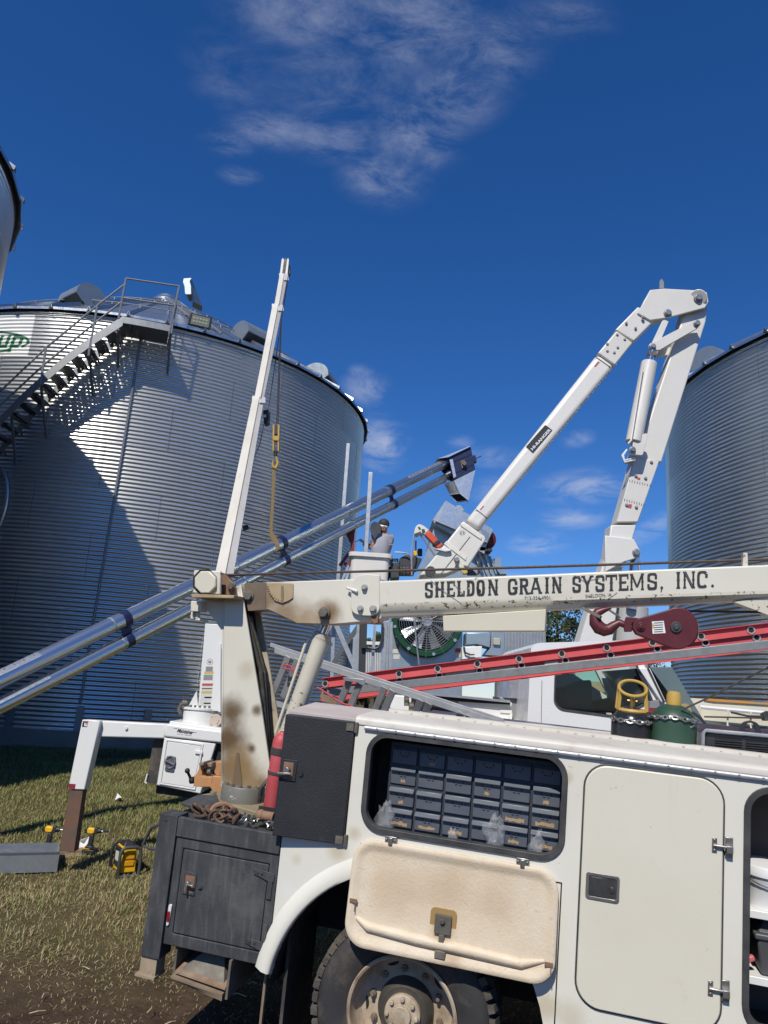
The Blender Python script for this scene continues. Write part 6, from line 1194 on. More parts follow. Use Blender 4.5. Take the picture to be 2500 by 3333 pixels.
kneeL=hip+np.array([-.14,-.06,-.24]); footL=np.array([hip[0]-.02,hip[1]-.06,zt-.80]); kneeR=hip+np.array([-.08,.12,-.24]); footR=np.array([hip[0]+.05,hip[1]+.12,zt-.80])
skinned('body',[(hip,(.15,.11)),(lerp(hip,chest,.55),(.155,.12)),(chest,(.165,.125)),(nk,(.055,.055)),(pw(788,405),(.052,.052)),
 (shL,.062),(elL,.044),(wrL,.03),(shR,.062),(elR,.044),(wrR,.03),(kneeL,.068),(footL,.045),(kneeR,.068),(footR,.045),(pw(774,374),(.076,.09)),(pw(772,345),(.074,.09)),(pw(772,328),(.055,.065))],
 [(0,1),(1,2),(2,3),(3,4),(2,5),(5,6),(6,7),(2,8),(8,9),(9,10),(0,11),(11,12),(0,13),(13,14),(4,15),(15,16),(16,17)],skin,PM)
skinned('t_shirt',[(lerp(hip,chest,.0),(.172,.135)),(lerp(hip,chest,.5),(.178,.14)),(chest,(.188,.145)),(lerp(chest,nk,.75),(.085,.08)),(shL,.080),(lerp(shL,elL,.72),.066),(shR,.080),(lerp(shR,elR,.72),.066)],[(0,1),(1,2),(2,3),(2,4),(4,5),(2,6),(6,7)],shirt,PM)
skinned('trousers',[(lerp(hip,chest,-.05),(.165,.125)),(hip+np.array([-.07,-.06,-.06]),.095),(kneeL,.082),(footL,.06),(hip+np.array([.07,.08,-.06]),.095),(kneeR,.082),(footR,.06)],[(0,1),(1,2),(2,3),(0,4),(4,5),(5,6)],jeans,PM)
# hand round the torch
hc=pw(608,540,.08)
fn=[(wrL,.028),(lerp(wrL,hc,.55),(.036,.022)),(hc,(.034,.02))]; fe=[(0,1),(1,2)]
for k_,l in enumerate((.034,.04,.038,.030)):
    b=hc+np.array([-.006,.026-.018*k_,.012]); fn+=[(b,.009),(b+np.array([-l,.0,.006]),.0085),(b+np.array([-l*1.15,.0,-.024]),.008),(b+np.array([-l*.55,.0,-.036]),.007)]; j=3+4*k_; fe+=[(2,j),(j,j+1),(j+1,j+2),(j+2,j+3)]
j=len(fn); fn+=[(lerp(wrL,hc,.6)+np.array([0,-.03,.015]),.010),(hc+np.array([-.03,-.034,.018]),.009),(hc+np.array([-.048,-.02,.004]),.008)]; fe+=[(1,j),(j,j+1),(j+1,j+2)]
skinned('hand',fn,fe,skin,PM,1)
# hair, mask, headband
hcx=pw(778,342); mb=MB(); mb.ball(hcx+np.array([.014,.0,.014]),.083,12,(.98,.95,.95)); part('hair',mb,hairm,PM)
mb=MB()
MO=-.10
mq=[ZL(644,385,656,332,688,308,745,320,762,360,758,405,728,445,698,494,662,444)]
fr0=Y(mq[0],PYc-.10+MO); fr1=Y(mq[0],PYc+.10+MO); c0=sum(fr0)/len(fr0); fr0=[c0+(q-c0)*.97 for q in fr0]; mid0=Y(mq[0],PYc-.05+MO); mid1=Y(mq[0],PYc+.05+MO); c3_=sum(fr1)/len(fr1); fr1=[c3_+(q-c3_)*.95 for q in fr1]
mb.loft(fr0,mid0,False); mb.loft(mid0,mid1,False); mb.loft(mid1,fr1,False); mb.face(fr0); mb.face(fr1); part('welding_mask',mb,mat('mask_charcoal',(.04,.042,.047),.4,n1=(10,.5,(.08,.08,.085))),PM,ang=50,weld=True)
mb=MB(); c=pw(776,356); 
for (x0,y0,x1,y1) in ((735,345,815,358),): mb.tube([pw(720,345,-.09),pw(745,350,-.112),pw(780,356,-.112),pw(815,362,-.06),pw(822,362,.0)],.016,7); mb.cyl(pw(735,352,-.13),pw(735,352,-.10),.028,n=14)
part('headband',mb,plasticw,PM)
mb=MB(); mb.ball(pw(792,385,-.088),.022,6,(.6,.5,1.2)); part('ear',mb,skin,PM)
mb=MB(); q_=ZL(838,465,872,470,890,540,840,545)
shd=PYc-.155
TQ=thing('welding_torch','black welding gun held in the bucket worker\'s hand','welding torch',hc)
mb=MB(); mb.prism(Y(rq(ZL(530,490,556,484,575,500,592,512,590,545,580,548,572,520,540,505),3,3),PYc+.03),(0,.05,0)); mb.tube(Y(ZL(535,500,510,508,492,516),PYc+.055),.007,6); mb.tube(Y(ZL(585,545,590,580,600,640),PYc+.055),.010,6); part('torch_body',mb,toolblk,TQ)
# shirt print: dark block and line of letters on the back
mb=MB()
for k_,(a_) in enumerate((ZL(838,478,868,486,872,528,836,526),ZL(828,532,886,540,886,552,826,546))): mb.prism(Y(a_,PYc-.160+.0*k_),(0,.012,0))
part('shirt_print',mb,greyink,PM)
# two loose square tubes standing up
for nm,(a_,yy,lab) in (('steel_post',(ZL(645,-5,605,602),BY+.25,'square steel tube standing in the bucket in front of the welder')),('steel_post',(ZL(382,-45,318,895),15.0,'square steel tube standing behind the auger, left of the worker'))):
    p,q=Y(a_,yy) ; p=Yp((1207,1538),yy) if yy<11 else Yp((1134,1444),yy)
    t=thing(nm,lab,'steel post',q,'loose square steel tubes'); mb=MB(); q2=q+(q-p)*(.5 if yy<11 else 1.0); mb.bar(q2,p,.062 if yy<11 else .075,.062,(0,1,0)); part('tube',mb,galvf,t,bev=.006); mb=MB(); mb.bar(p+nrm(p-q)*.0005,p+nrm(p-q)*.003,.045,.045,(0,1,0)); part('open_end',mb,dark,t)

# ------------------------------------------------------------ grain dryer with its green fan
DY=14.0
GD=thing('grain_dryer','galvanised grain dryer with green ringed fan and sloped hood behind the boom','grain dryer',(1.4,DY+1.2,.5))
dsheet=mat('dryer_sheet',(.40,.46,.50),.36,.6,n1=(2.5,.5,(.33,.39,.43)),dirt=(8,.68,.9,(.28,.28,.27)))
mb=MB(); mb.prism(Y(Z5(560,850,1050,870,1045,1400,545,1400),DY),(0,1.6,0)); cabd=part('fan_housing',mb,dsheet,GD,bev=.01)
fc_=Z5(806,880)[0]; fcw=Yp(fc_,DY); sc=DY/FPX
for nm,r0_,r1_,dy,m in (('fan_ring',112,92,-.22,greenf),):
    R0,R1=r0_*sc*1.02,r1_*sc*1.02; mb=MB(); mb.lathe(fcw,YW,[(R1,.0),(R1,-.20),(R1+.02,-.22),(R0-.02,-.22),(R0,-.20),(R0,.0)],56); fan=part('fan_ring',mb,m,GD)
mb=MB(); mb.cyl(fcw+YW*-.004,fcw+YW*-.001,R1,n=48); part('fan_throat',mb,dark,fan)
for i in range(9):
    t=2*math.pi*i/9+.2; e=np.array([math.cos(t),0,math.sin(t)]); f=np.array([-math.sin(t),0,math.cos(t)]); mb=MB()
    mb.loft([fcw+e*.12-f*.04-YW*.04,fcw+e*.12+f*.04-YW*.13,fcw+e*.12+f*.04-YW*.12,fcw+e*.12-f*.04-YW*.03],[fcw+e*R1*.93-f*.085-YW*.05,fcw+e*R1*.93+f*.085-YW*.12,fcw+e*R1*.93+f*.085-YW*.11,fcw+e*R1*.93-f*.085-YW*.04]); part('fan_blade',mb,galvf,fan)
mb=MB(); mb.cyl(fcw-YW*.02,fcw-YW*.16,.13,.10,24); part('fan_hub',mb,galvf,fan)
mb=MB()
for k_ in range(1,13): r_=R1*k_/12.5; n=40; mb.tube([fcw+np.array([r_*math.cos(2*math.pi*j/n),-.21,r_*math.sin(2*math.pi*j/n)]) for j in range(n)],.0045,4,True)
for k_ in range(12): t=2*math.pi*k_/12; e=np.array([math.cos(t),0,math.sin(t)]); mb.cyl(fcw+e*.08-YW*.215,fcw+e*R0-YW*.215,.006,n=5)
part('fan_guard',mb,galv,fan)
for k_ in range(8): t=2*math.pi*(k_+.3)/8; e=np.array([math.cos(t),0,math.sin(t)])*(R0-.05); mb=MB(); mb.cyl(fcw+e-YW*.22,fcw+e-YW*.24,.03,n=10); part('ring_bolt',mb,galv,fan)
for (x0,y0,x1,y1,m) in ((578,1030,622,1060,greyink),(578,1062,620,1090,pale),(582,1100,625,1130,pale),(1000,1058,1038,1085,redink),(998,1086,1036,1115,pale)): decal(x0,y0,x1,y1,m,cabd,DY,'safety_decal',Z5,.003)
# upper column, hood, sloped side
mb=MB(); mb.prism(Y(Z5(835,330,860,215,1010,250,1200,400,1345,560,1345,860,560,860,740,570,780,470),DY+.15),(0,1.5,0)); part('column',mb,dsheet,GD,bev=.01)
mb=MB(); h0=Y(Z5(935,60,1255,255,1215,345,882,205),DY-.2); h1=[q+np.array([.1,1.2,-.1]) for q in h0]; mb.loft(h0,h1); hood=part('hood',mb,galv,GD); mb=MB(); mb.prism(Y(Z5(848,190,934,62,884,206),DY-.19),(0,.02,0)); mb.prism(Y(Z5(848,190,884,206,1215,345,1195,420,860,220),DY-.1),(0,1.0,0)); part('hood_cheek',mb,galvf,GD)
for i in range(7):
    for j in range(6): mb=MB(); c=Z5(1175+j*9+i*2.5,250+i*11+j*6)[0]; mb.prism(Y([(c[0]-1.6,c[1]-1),(c[0]+1.4,c[1]+.6),(c[0]+1.6,c[1]+1.8),(c[0]-1.4,c[1]+.2)],DY-.203),(0,.002,0)); part('louvre',mb,dark,hood)
mb=MB(); mb.cyl(Yp(Z5(1205,325)[0],DY+.1),Yp(Z5(1205,325)[0],DY+.5),.20,n=24); part('rotor_cover',mb,maroon,GD); mb=MB(); mb.prism(Y(Z5(1165,370,1250,385,1250,400,1165,398),DY-.1),(0,.4,0)); part('bracket',mb,seal,GD)
mb=MB(); mb.prism(Y(Z5(1005,95,1035,92,1062,128,1010,125),DY+.1),(0,.2,0)); part('hood_cap',mb,galvf,GD)
for k_ in range(5): mb=MB(); p,q=Y(Z5(1120+k_*38,400+k_*12,1180+k_*32,556),DY+.1); mb.bar(p,q,.04,.03); part('side_rib',mb,dsheet,GD)
mb=MB(); mb.prism(Y(Z5(1270,445,1305,445,1310,500,1350,556,1300,556,1262,500),DY+.05),(0,.3,0)); part('side_bracket',mb,dsheet,GD)
mb=MB(); mb.tube(Y(Z5(1158,410,1170,440,1160,500,1155,560),DY-.1),.025,6); part('power_lead',mb,seal,GD)
for a_,m in ((Z5(1075,952,1240,952,1235,1055,1150,1030,1072,1035),dsheet),(Z5(1045,1050,1180,1042,1180,1120,1045,1135),plasticw),(Z5(1245,940,1335,945,1330,1115,1200,1105,1240,1050),dsheet)): mb=MB(); mb.prism(Y(a_,DY-.25),(0,.5,0)); part('control_box',mb,m,GD,bev=.012)
mb=MB(); mb.prism(Y(Z5(1258,988,1306,990,1304,1038,1256,1034),DY-.30),(0,.08,0)); part('junction_box',mb,mat('beige_box',(.42,.40,.33),.5),GD,bev=.01)
for k_ in range(2): mb=MB(); mb.tube(Y(Z5(1055+6*k_,1050,1065,1085,1095+10*k_,1102,1122+8*k_,1100),DY-.3),.015,6); part('power_lead',mb,seal,GD)
mb=MB(); mb.tube(Y(Z5(725,870,735,1000,755,1170),DY-.3),.016,6); part('power_lead',mb,galvf,GD)
mb=MB(); 
pts_=Y(Z5(1335,945,1612,945,1612,1400,1335,1400),DY+.3); n=13
for i in range(n):
    a=lerp(pts_[0],pts_[1],i/n); b=lerp(pts_[0],pts_[1],(i+.55)/n); c=lerp(pts_[0],pts_[1],(i+1)/n); d=lerp(pts_[3],pts_[2],i/n); e=lerp(pts_[3],pts_[2],(i+.55)/n); f=lerp(pts_[3],pts_[2],(i+1)/n)
    mb.prism([a,b,e,d],(0,.05,0)); mb.prism([b+YW*.035,c+YW*.035,f+YW*.035,e+YW*.035],(0,.05,0))
part('ribbed_wall',mb,galvf,GD)
# dryer support frame with a ladder-cage hoop
FR=thing('brace_tower','galvanised braced steel frame standing between the big bin and the dryer','steel frame',(-.5,12.9,.4),)
FY=12.9
for a_,w_,m in ((ZL(545,1340,505,2000),.10,galvf),(ZL(490,1440,468,2000),.05,galvf),(ZL(700,1340,655,2000),.05,galvf),(ZL(300,1375,505,1845),.08,galvf),(ZL(548,1350,268,1765),.07,mat('dark_brace',(.12,.125,.13),.5,.4)),(ZL(268,1500,250,2000),.06,galvf),(ZL(800,1340,768,2000),.09,galvf),(ZL(830,1340,805,2000),.06,galvf),(ZL(865,1340,845,2000),.05,galvf),(ZL(575,1340,560,2000),.12,mat('dark_door_edge',(.035,.037,.04),.5))):
    mb=MB(); p,q=Y(a_,FY); mb.bar(p,q,w_,w_,(0,1,0)); part('beam',mb,m,FR)
mb=MB(); mb.prism(Y(ZL(560,1345,618,1345,610,1610,552,1605),FY-.15),(0,.05,0)); mb.tube(Y(ZL(740,1345,775,1360,768,1540,740,1600,690,1620,600,1600),FY-.1),.022,7); part('hoop',mb,MATS['dark_door_edge'],FR)
# low ribbed shed far behind
SH=thing('metal_shed','pale ribbed metal shed seen low between the frame beams','shed',Yp((1230,2200),24)); 
mb=MB(); ptsS=Y(ZL(300,1560,900,1585,900,2100,300,2100),24.0); n=26
for i in range(n): a,b=lerp(ptsS[0],ptsS[1],i/n),lerp(ptsS[0],ptsS[1],(i+.8)/n); d,e=lerp(ptsS[3],ptsS[2],i/n),lerp(ptsS[3],ptsS[2],(i+.8)/n); mb.prism([a,b,e,d],(0,.1,0))
part('wall',mb,mat('shed_sheet',(.62,.63,.64),.45,.3,n1=(.8,.6,(.48,.49,.50)),streak=(1.4,.5,.7,(.36,.37,.38))),SH); mb=MB(); mb.prism([q+YW*.12 for q in ptsS],(0,5,0)); part('structure',mb,galvf,SH); mb=MB(); p,q=ptsS[0],ptsS[1]; mb.bar(p+ZW*.04-YW*.05,q+ZW*.04-YW*.05,.3,.1); part('ridge_trim',mb,plasticw,SH)

# ------------------------------------------------------------ ladders on the near truck
RL=thing('extension_ladder','red fibreglass extension ladder laid flat over the near truck bed','extension ladder',Ap((1800,2160),5.9))
LD=6.60
def rail(pa,pb,th,d,par):
    """channel rail: web plus two flanges, along two pixels (top edge)"""
    a,b=Ap(pa,d),Ap(pb,d); b=b+(b-a)*.35; u=ZAx*th; mb=MB(); mb.prism([a,b,b-u,a-u],NA*.006)
    for o_ in (0,-th+.006): mb.prism([a+ZAx*o_,b+ZAx*o_,b+ZAx*(o_-.006),a+ZAx*(o_-.006)],-NA*.028)
    o=part('rail',mb,red_l,par); return a,b
r1a,r1b=rail((1053,2206),(2500,2026),.106,LD,RL); r2a,r2b=rail((1049,2237),(2500,2058),.136,LD-.036,RL)
for (a,b,th) in ((r1a,r1b,.106),(r2a,r2b,.136)):
    mb=MB(); o_=NA*.42-ZAx*.012; mb.prism([a+o_,b+o_,b+o_-ZAx*th,a+o_-ZAx*th],NA*.006); part('rail',mb,red_l,RL)
rungm=mat('rung_collar',(.55,.55,.54),.4,.6)
row1=[(1059,2225),(1298.8,2193.6),(1425,2177),(1554,2161),(1690,2145),(1829,2128),(1975,2108.6),(2124,2091.7),(2282.5,2071),(2445,2051),(2620,2030)]
row2=[(1059,2250),(1300,2213),(1430,2199),(1561,2183),(1698,2166),(1841,2150),(1988,2133),(2140,2112.5),(2297,2092),(2463,2075),(2640,2052)]
for row,d in ((row1,LD),(row2,LD-.036)):
    for c in row:
        p=Ap(c,d-.004); mb=MB(); mb.lathe(p,NA,[(.021,-.004),(.031,-.004),(.031,.01),(.021,.01)],18); mb.lathe(p,NA,[(.021,-.003),(.0205,.42)],14); rg=part('rung',mb,rungm,RL); mb=MB(); mb.cyl(p-NA*.001,p+NA*.001,.0205,n=14); part('rung_bore',mb,dark,rg)
for a_ in (ZC(1050,318,1225,292,1228,312,1052,332),ZC(1315,288,1470,270,1472,286,1318,302),Z6(150,735,240,725,242,748,152,756)):
    mb=MB(); mb.prism(A(a_,LD-.040),NA*.001); part('label',mb,pale,RL)
GCH=thing('steel_channel','grey galvanised steel channel lying along the red ladder','steel channel',Ap((1800,2180),5.6))
a,b=Ap((1072,2242),6.42),Ap((2500,2083),6.42); b=b+(b-a)*.3; mb=MB(); mb.prism([a,b,b-ZAx*.068,a-ZAx*.068],NA*.05); part('channel_web',mb,mat('zinc_channel',(.30,.32,.33),.5,.55,n1=(14,.7,(.22,.235,.245))),GCH,bev=.004)
AL=thing('aluminium_ladder','bare aluminium ladder leaning down along the near truck bed by the lift cylinder','ladder',Ap((1250,2250),5.4))
LA=6.15
for (pa,pb,th,d) in (((894,2106),(1700,2368),.052,LA),((880,2092),(1640,2340),.035,LA+.06)):
    a,b=Ap(pa,d),Ap(pb,d); mb=MB(); mb.prism([a,b,b-ZAx*th,a-ZAx*th],NA*.025); part('rail',mb,alum_old,AL,bev=.003)
for (x0,y0,x1,y1) in ((112,212,22,432),(168,228,78,458),(478,352,402,530),(540,372,462,560),(688,395,612,580),(738,415,662,590),(905,470,855,600),(955,490,905,610),(1150,545,1105,640),(1200,565,1155,650)):
    p=Ap(ZC(x0,y0)[0],LA+.01); q=Ap(ZC(x1,y1)[0],LA+.14); mb=MB(); mb.bar(p,q,.054,.038,tuple(NA)); part('rung',mb,alum_old,AL,bev=.003)
a,b=Ap(ZC(30,480)[0],LA+.15),Ap(ZC(1000,760)[0],LA+.15); mb=MB(); mb.prism([a,b,b-ZAx*.045,a-ZAx*.045],NA*.025); part('rail',mb,alum_old,AL)
mb=MB(); mb.prism(A(ZC(435,340,560,352,568,385,550,390,520,372,440,362),LA-.03),NA*.05); part('rung_lock',mb,alum,AL,bev=.003)
RR=thing('red_rope','red rope knotted round the aluminium ladder rungs','rope',Ap(ZC(420,510)[0],5.4))
for a_ in (ZC(90,255,75,285,130,295,165,330),ZC(80,265,120,270,140,300),ZC(280,400,330,430,400,480,440,500,480,510,560,560),ZC(400,515,430,530,470,545,440,520,410,525,470,530),ZC(470,500,520,540,545,550)):
    mb=MB(); mb.tube(A(a_,LA-.04),.008,6); part('rope',mb,redrope,RR)
WB=thing('wood_block','weathered timber offcut lying behind the aluminium ladder','timber',Ap(ZC(360,480)[0],5.8)); mb=MB(); mb.prism(A(ZC(300,440,400,470,410,520,350,500,300,465),6.3),NA*.1); part('block',mb,wood,WB)

# ------------------------------------------------------------ things on the near truck
SB=thing('snatch_block','dark red sheave block with hook hanging under the lettered boom','snatch block',Ap(Z6(900,500)[0],5.2))
SD=5.01
dr_=[Z6(1050+140*math.cos(math.radians(a)),508+142*math.sin(math.radians(a)))[0] for a in range(-118,112,10)]+Z6(770,548,742,505,748,470,790,440)
for o_ in (0,.085): mb=MB(); mb.prism([q+NA*o_ for q in A(dr_,SD)],NA*.018); ck=part('cheek',mb,maroon,SB,bev=.006)
mb=MB(); c=Ap(Z6(1050,508)[0],SD+.02); mb.cyl(c,c+NA*.06,.125,n=36); part('sheave',mb,grime,SB)
for c_,r_ in ((Z6(1038,500)[0],.034),(Z6(800,496)[0],.026)): mb=MB(); p=Ap(c_,SD); mb.cyl(p,p-NA*.012,r_,n=20); mb.cyl(p-NA*.012,p-NA*.022,r_*.55,n=6); part('pin',mb,maroon if r_<.03 else seal,SB,bev=.003)
mb=MB(); mb.prism(A(Z6(875,462,955,458,968,540,880,545),SD-.001),NA*.001); lbz=part('data_label',mb,plasticw,SB)
for k_ in range(5): mb=MB(); mb.prism(A(Z6(890,470+k_*15,950,467+k_*15,951,473+k_*15,891,476+k_*15),SD-.0015),NA*.0004); part('label_line',mb,ink,lbz)
mb=MB(); mb.prism(A(Z6(876,475,888,475,890,510,880,512),SD-.0014),NA*.0004); part('label_mark',mb,yellink,lbz)
mb=MB(); mb.prism(A(rq(Z6(702,428,790,440,780,470,745,470,735,500,745,530,690,532,685,480),3,2),SD+.02),NA*.06); part('swivel_yoke',mb,maroon,SB,bev=.008)
hk=Z6(690,485,655,470,620,490,590,515,555,520,520,505,495,470,492,430,510,400,550,385,600,370); mb=MB(); mb.tube(A(hk,SD+.05),[.022,.024,.03,.036,.042,.045,.042,.036,.028,.02,.008],12); part('hook',mb,maroon,SB,ang=60)
mb=MB(); mb.tube(A(Z6(588,385,640,420,660,440),SD+.03),.008,6); part('latch_spring',mb,steel,SB)
mb=MB(); p,q=Ap(Z6(405,370)[0],SD+.08),Ap(Z6(530,435)[0],SD+.0); mb.bar(p,q,.02,.02,tuple(NA)); part('hanger_bar',mb,grime,SB)
GC=thing('gas_cylinder','black gas cylinder with yellow valve guard standing behind the near truck roof','gas cylinder',L(.0,5.2,-1.25),'gas cylinders')
def bottle(t,px,d,r,ytop,m,name):
    c=Ap((px,2400),d); l=RA.T@(c-C0); ztop=(RA.T@(Ap((px,ytop),d)-C0))[2]; mb=MB()
    pr=[(.001,-1.24),(r,-1.24),(r,ztop-r*.85)]+[(r*math.cos(a)*1.0 if a<1.2 else r*math.cos(a),ztop-r*.85+r*.85*math.sin(a)) for a in np.linspace(.15,1.42,9)]
    mb.lathe(L(l[0],l[1],0),ZAx,pr,40,); part('bottle',mb,m,t,ang=60); return l[0],l[1],ztop
gx_,gd_,gt_=bottle(GC,2054,5.10,.123,2300,blackc,'black')
cz=gt_; mb=MB(); mb.lathe(L(gx_,gd_,0),ZAx,[(.090,cz-.035),(.096,cz-.025),(.088,cz-.012),(.05,cz-.012)],32); gd=part('guard_base',mb,yellow,GC)
mb=MB(); n=24; mb.tube([L(gx_+.084*math.cos(2*math.pi*i/n),gd_+.084*math.sin(2*math.pi*i/n),cz+.115+.045*math.sin(2*math.pi*i/n)) for i in range(n)],.010,8,True); gu=part('guard_ring',mb,yellow,GC)
for a in (165,205,335,15): mb=MB(); t=math.radians(a); mb.bar(L(gx_+.094*math.cos(t),gd_+.094*math.sin(t),cz-.02),L(gx_+.083*math.cos(t),gd_+.083*math.sin(t),cz+.115+.045*math.sin(t)),.022,.008,tuple(np.cross(ZAx,RA@np.array([math.cos(t),math.sin(t),0])))); part('guard_bar',mb,yellow,GC)
mb=MB(); mb.cyl(L(gx_,gd_,cz-.01),L(gx_,gd_,cz+.06),.014,n=12); mb.cyl(L(gx_-.03,gd_-.0,cz+.035),L(gx_+.03,gd_,cz+.035),.010,n=10); vv=part('valve',mb,mat('brass',(.45,.31,.12),.35,.9),GC); mb=MB(); mb.cyl(L(gx_,gd_,cz+.06),L(gx_,gd_,cz+.075),.032,n=16); part('valve_wheel',mb,seal,vv)
G2=thing('gas_cylinder','dark green gas cylinder with yellow cap standing right of the black one','gas cylinder',L(.2,5.2,-1.25),'gas cylinders')
gx2,gd2,gt2=bottle(G2,2190,5.10,.137,2290,greenc,'green')
mb=MB(); mb.lathe(L(gx2,gd2,0),ZAx,[(.044,gt2-.03),(.044,gt2+.045),(.038,gt2+.068),(.018,gt2+.076),(.001,gt2+.077)],24); part('cap',mb,yellow,G2)
CHN=thing('cylinder_chain','steel chain wrapped round both gas cylinders','chain',L(gx_+.1,4.95,-.55))
zc1=(RA.T@(Ap(ZE(300,505)[0],4.98)-C0))[2]; zc2=(RA.T@(Ap(ZE(700,462)[0],4.97)-C0))[2]
pts1=[L(gx_+.128*math.cos(t),gd_+.128*math.sin(t),zc1) for t in np.linspace(math.radians(190),math.radians(345),14)]; pts2=[L(gx2+.142*math.cos(t),gd2+.142*math.sin(t),zc2-.015*abs(math.cos(t))) for t in np.linspace(math.radians(195),math.radians(345),16)]
mb=MB(); mb.chain(pts1+pts2+[Ap(ZE(905,560)[0],5.0)],.040,.0052); part('links',mb,steel,CHN)
# welder generator with louvred end and lifting eye
WG=thing('welder_generator','black louvred welding generator with lifting eye at the right of the truck bed','welding generator',L(.62,5.3,-1.25))
q=Z6(1212,1195,1240,1190,1900,1240,1900,1500,1215,1500); mb=MB(); mb.prism(A(Z6(1225,1208,1260,1200,1900,1262,1900,1560,1225,1560),5.06),NA*.6); wgm=mat('welder_black',(.022,.023,.026),.38,n1=(7,.6,(.05,.05,.052))); wb=part('housing',mb,wgm,WG,bev=.018,seg=3)
mb=MB(); mb.tube(A(Z6(1218,1390,1222,1215,1240,1198,1900,1255),5.045),.012,7); part('edge_trim',mb,galvf,wb); mb=MB(); mb.prism(A(Z6(1330,1198,1900,1238,1900,1252,1330,1210),5.04),NA*.01); part('blue_stripe',mb,bluep,wb)
for gx0,gx1 in ((1302,1482),(1510,1690),(1720,1890)):
    for k_ in range(8):
        y0=1246+k_*16+(gx0-1302)*.085; mb=MB(); a_=A(Z6(gx0,y0,gx1,y0+14,gx1,y0+21,gx0,y0+7),5.058); mb.prism(a_,-NA*.004); part('louvre_slot',mb,dark,wb)
        mb=MB(); a,b=a_[3],a_[2]; mb.prism([a,b,b-ZAx*.006-NA*.012,a-ZAx*.006-NA*.012],ZAx*-.003); part('louvre',mb,wgm,wb)
mb=MB(); c=Z6(1538,1185)[0]; arc_=[(c[0]+33*math.cos(math.radians(a)),c[1]+25*math.sin(math.radians(a))) for a in range(180,361,15)]; mb.prism_h(A([(c[0]-40,c[1]+16)]+arc_+[(c[0]+40,c[1]+22)],5.3),[A(circ(c[0],c[1]-2,17,20),5.3)],NA*.03); part('lifting_eye',mb,wgm,WG,bev=.004)
# fire extinguisher, bench vise, chains on the deck
FE=thing('fire_extinguisher','faded red fire extinguisher strapped beside the black open door','fire extinguisher',Ap(ZB(1290,1010)[0],4.80))
fa,fb=Ap(ZB(1408,320)[0],4.80),Ap(ZB(1308,1005)[0],4.80); ax_=nrm(fa-fb); ln=np.linalg.norm(fa-fb)
mb=MB(); mb.lathe(fb,ax_,[(.001,0),(.052,0),(.056,.012),(.056,ln-.02),(.05,ln+.012),(.034,ln+.032),(.018,ln+.04),(.016,ln+.05)],32); fe_=part('bottle',mb,red_e,FE,ang=60)
for u,w_ in ((.78,.045),(.50,.018)): mb=MB(); mb.lathe(fb,ax_,[(.0565,ln*u),(.060,ln*u),(.060,ln*u+w_),(.0565,ln*u+w_)],28); part('strap',mb,seal,FE)
mb=MB(); mb.lathe(fb,ax_,[(.0568,ln*.20),(.0574,ln*.20),(.0574,ln*.56),(.0568,ln*.56)],10,arc=(math.radians(150),math.radians(215)),e1=XA); part('label',mb,pale,fe_)
mb=MB(); mb.prism([fb-XA*.07-NA*.06-ax_*.012,fb+XA*.07-NA*.06-ax_*.012,fb+XA*.07+NA*.07-ax_*.012,fb-XA*.07+NA*.07-ax_*.012],ax_*.010); mb.prism([fb-XA*.065-NA*.062-ax_*.012,fb+XA*.07-NA*.062-ax_*.012,fb+XA*.07-NA*.062+ax_*.022,fb-XA*.065-NA*.062+ax_*.022],NA*.008); part('bracket',mb,linerd,FE)
VB=thing('bench_vise','orange bench vise bolted to the far corner of the rear deck','bench vise',Ap(ZB(740,880)[0],6.0))
VD=5.95
mb=MB(); mb.prism(A(ZB(725,680,900,690,900,880,800,878,722,868,716,810,700,800,705,770,722,760),VD),NA*.16); part('base',mb,viseM,VB,bev=.012)
mb=MB(); mb.prism(A(ZB(755,540,900,530,900,690,760,690,738,640,756,600),VD+.01),NA*.13); part('fixed_jaw',mb,viseM,VB,bev=.012)
mb=MB(); mb.prism(A(ZB(548,672,640,680,640,690,722,692,722,788,632,790,545,782),VD),NA*.13); mb.prism(A(ZB(565,675,600,600,600,560,640,545,640,610,625,620,625,682),VD),NA*.13); part('moving_jaw',mb,viseM,VB,bev=.010)
mb=MB(); mb.prism(A(ZB(594,552,640,545,642,575,600,590),VD-.03),NA*.18); mb.prism(A(ZB(672,555,720,552,722,595,690,595),VD-.03),NA*.18); part('jaw_plate',mb,mat('worn_jaw',(.34,.26,.19),.5,.5),VB,bev=.004)
mb=MB(); p=Ap(ZB(680,575)[0],VD+.06); mb.cyl(Ap(ZB(600,640)[0],VD+.05),Ap(ZB(740,640)[0],VD+.05),.02,n=10); part('screw',mb,grime,VB)
mb=MB(); mb.cyl(Ap(ZB(482,632)[0],VD-.02),Ap(ZB(528,735)[0],VD+.03),.012,n=9); mb.ball(Ap(ZB(482,630)[0],VD-.02),.022,8); mb.cyl(Ap(ZB(512,725)[0],VD+.03),Ap(ZB(550,720)[0],VD+.03),.028,n=12); part('handle',mb,toolblk,VB)
for k_ in range(3): mb=MB(); mb.prism(A(ZB(800,630+k_*16,832,632+k_*16,832,640+k_*16,800,638+k_*16),VD-.003),NA*.008); part('cast_rib',mb,viseM,VB)
CP=thing('chain_pile','rusty and bright chain with hooks heaped on the rear deck','chain',L(-2.15,4.72,-1.225))
rs=np.random.default_rng(3)
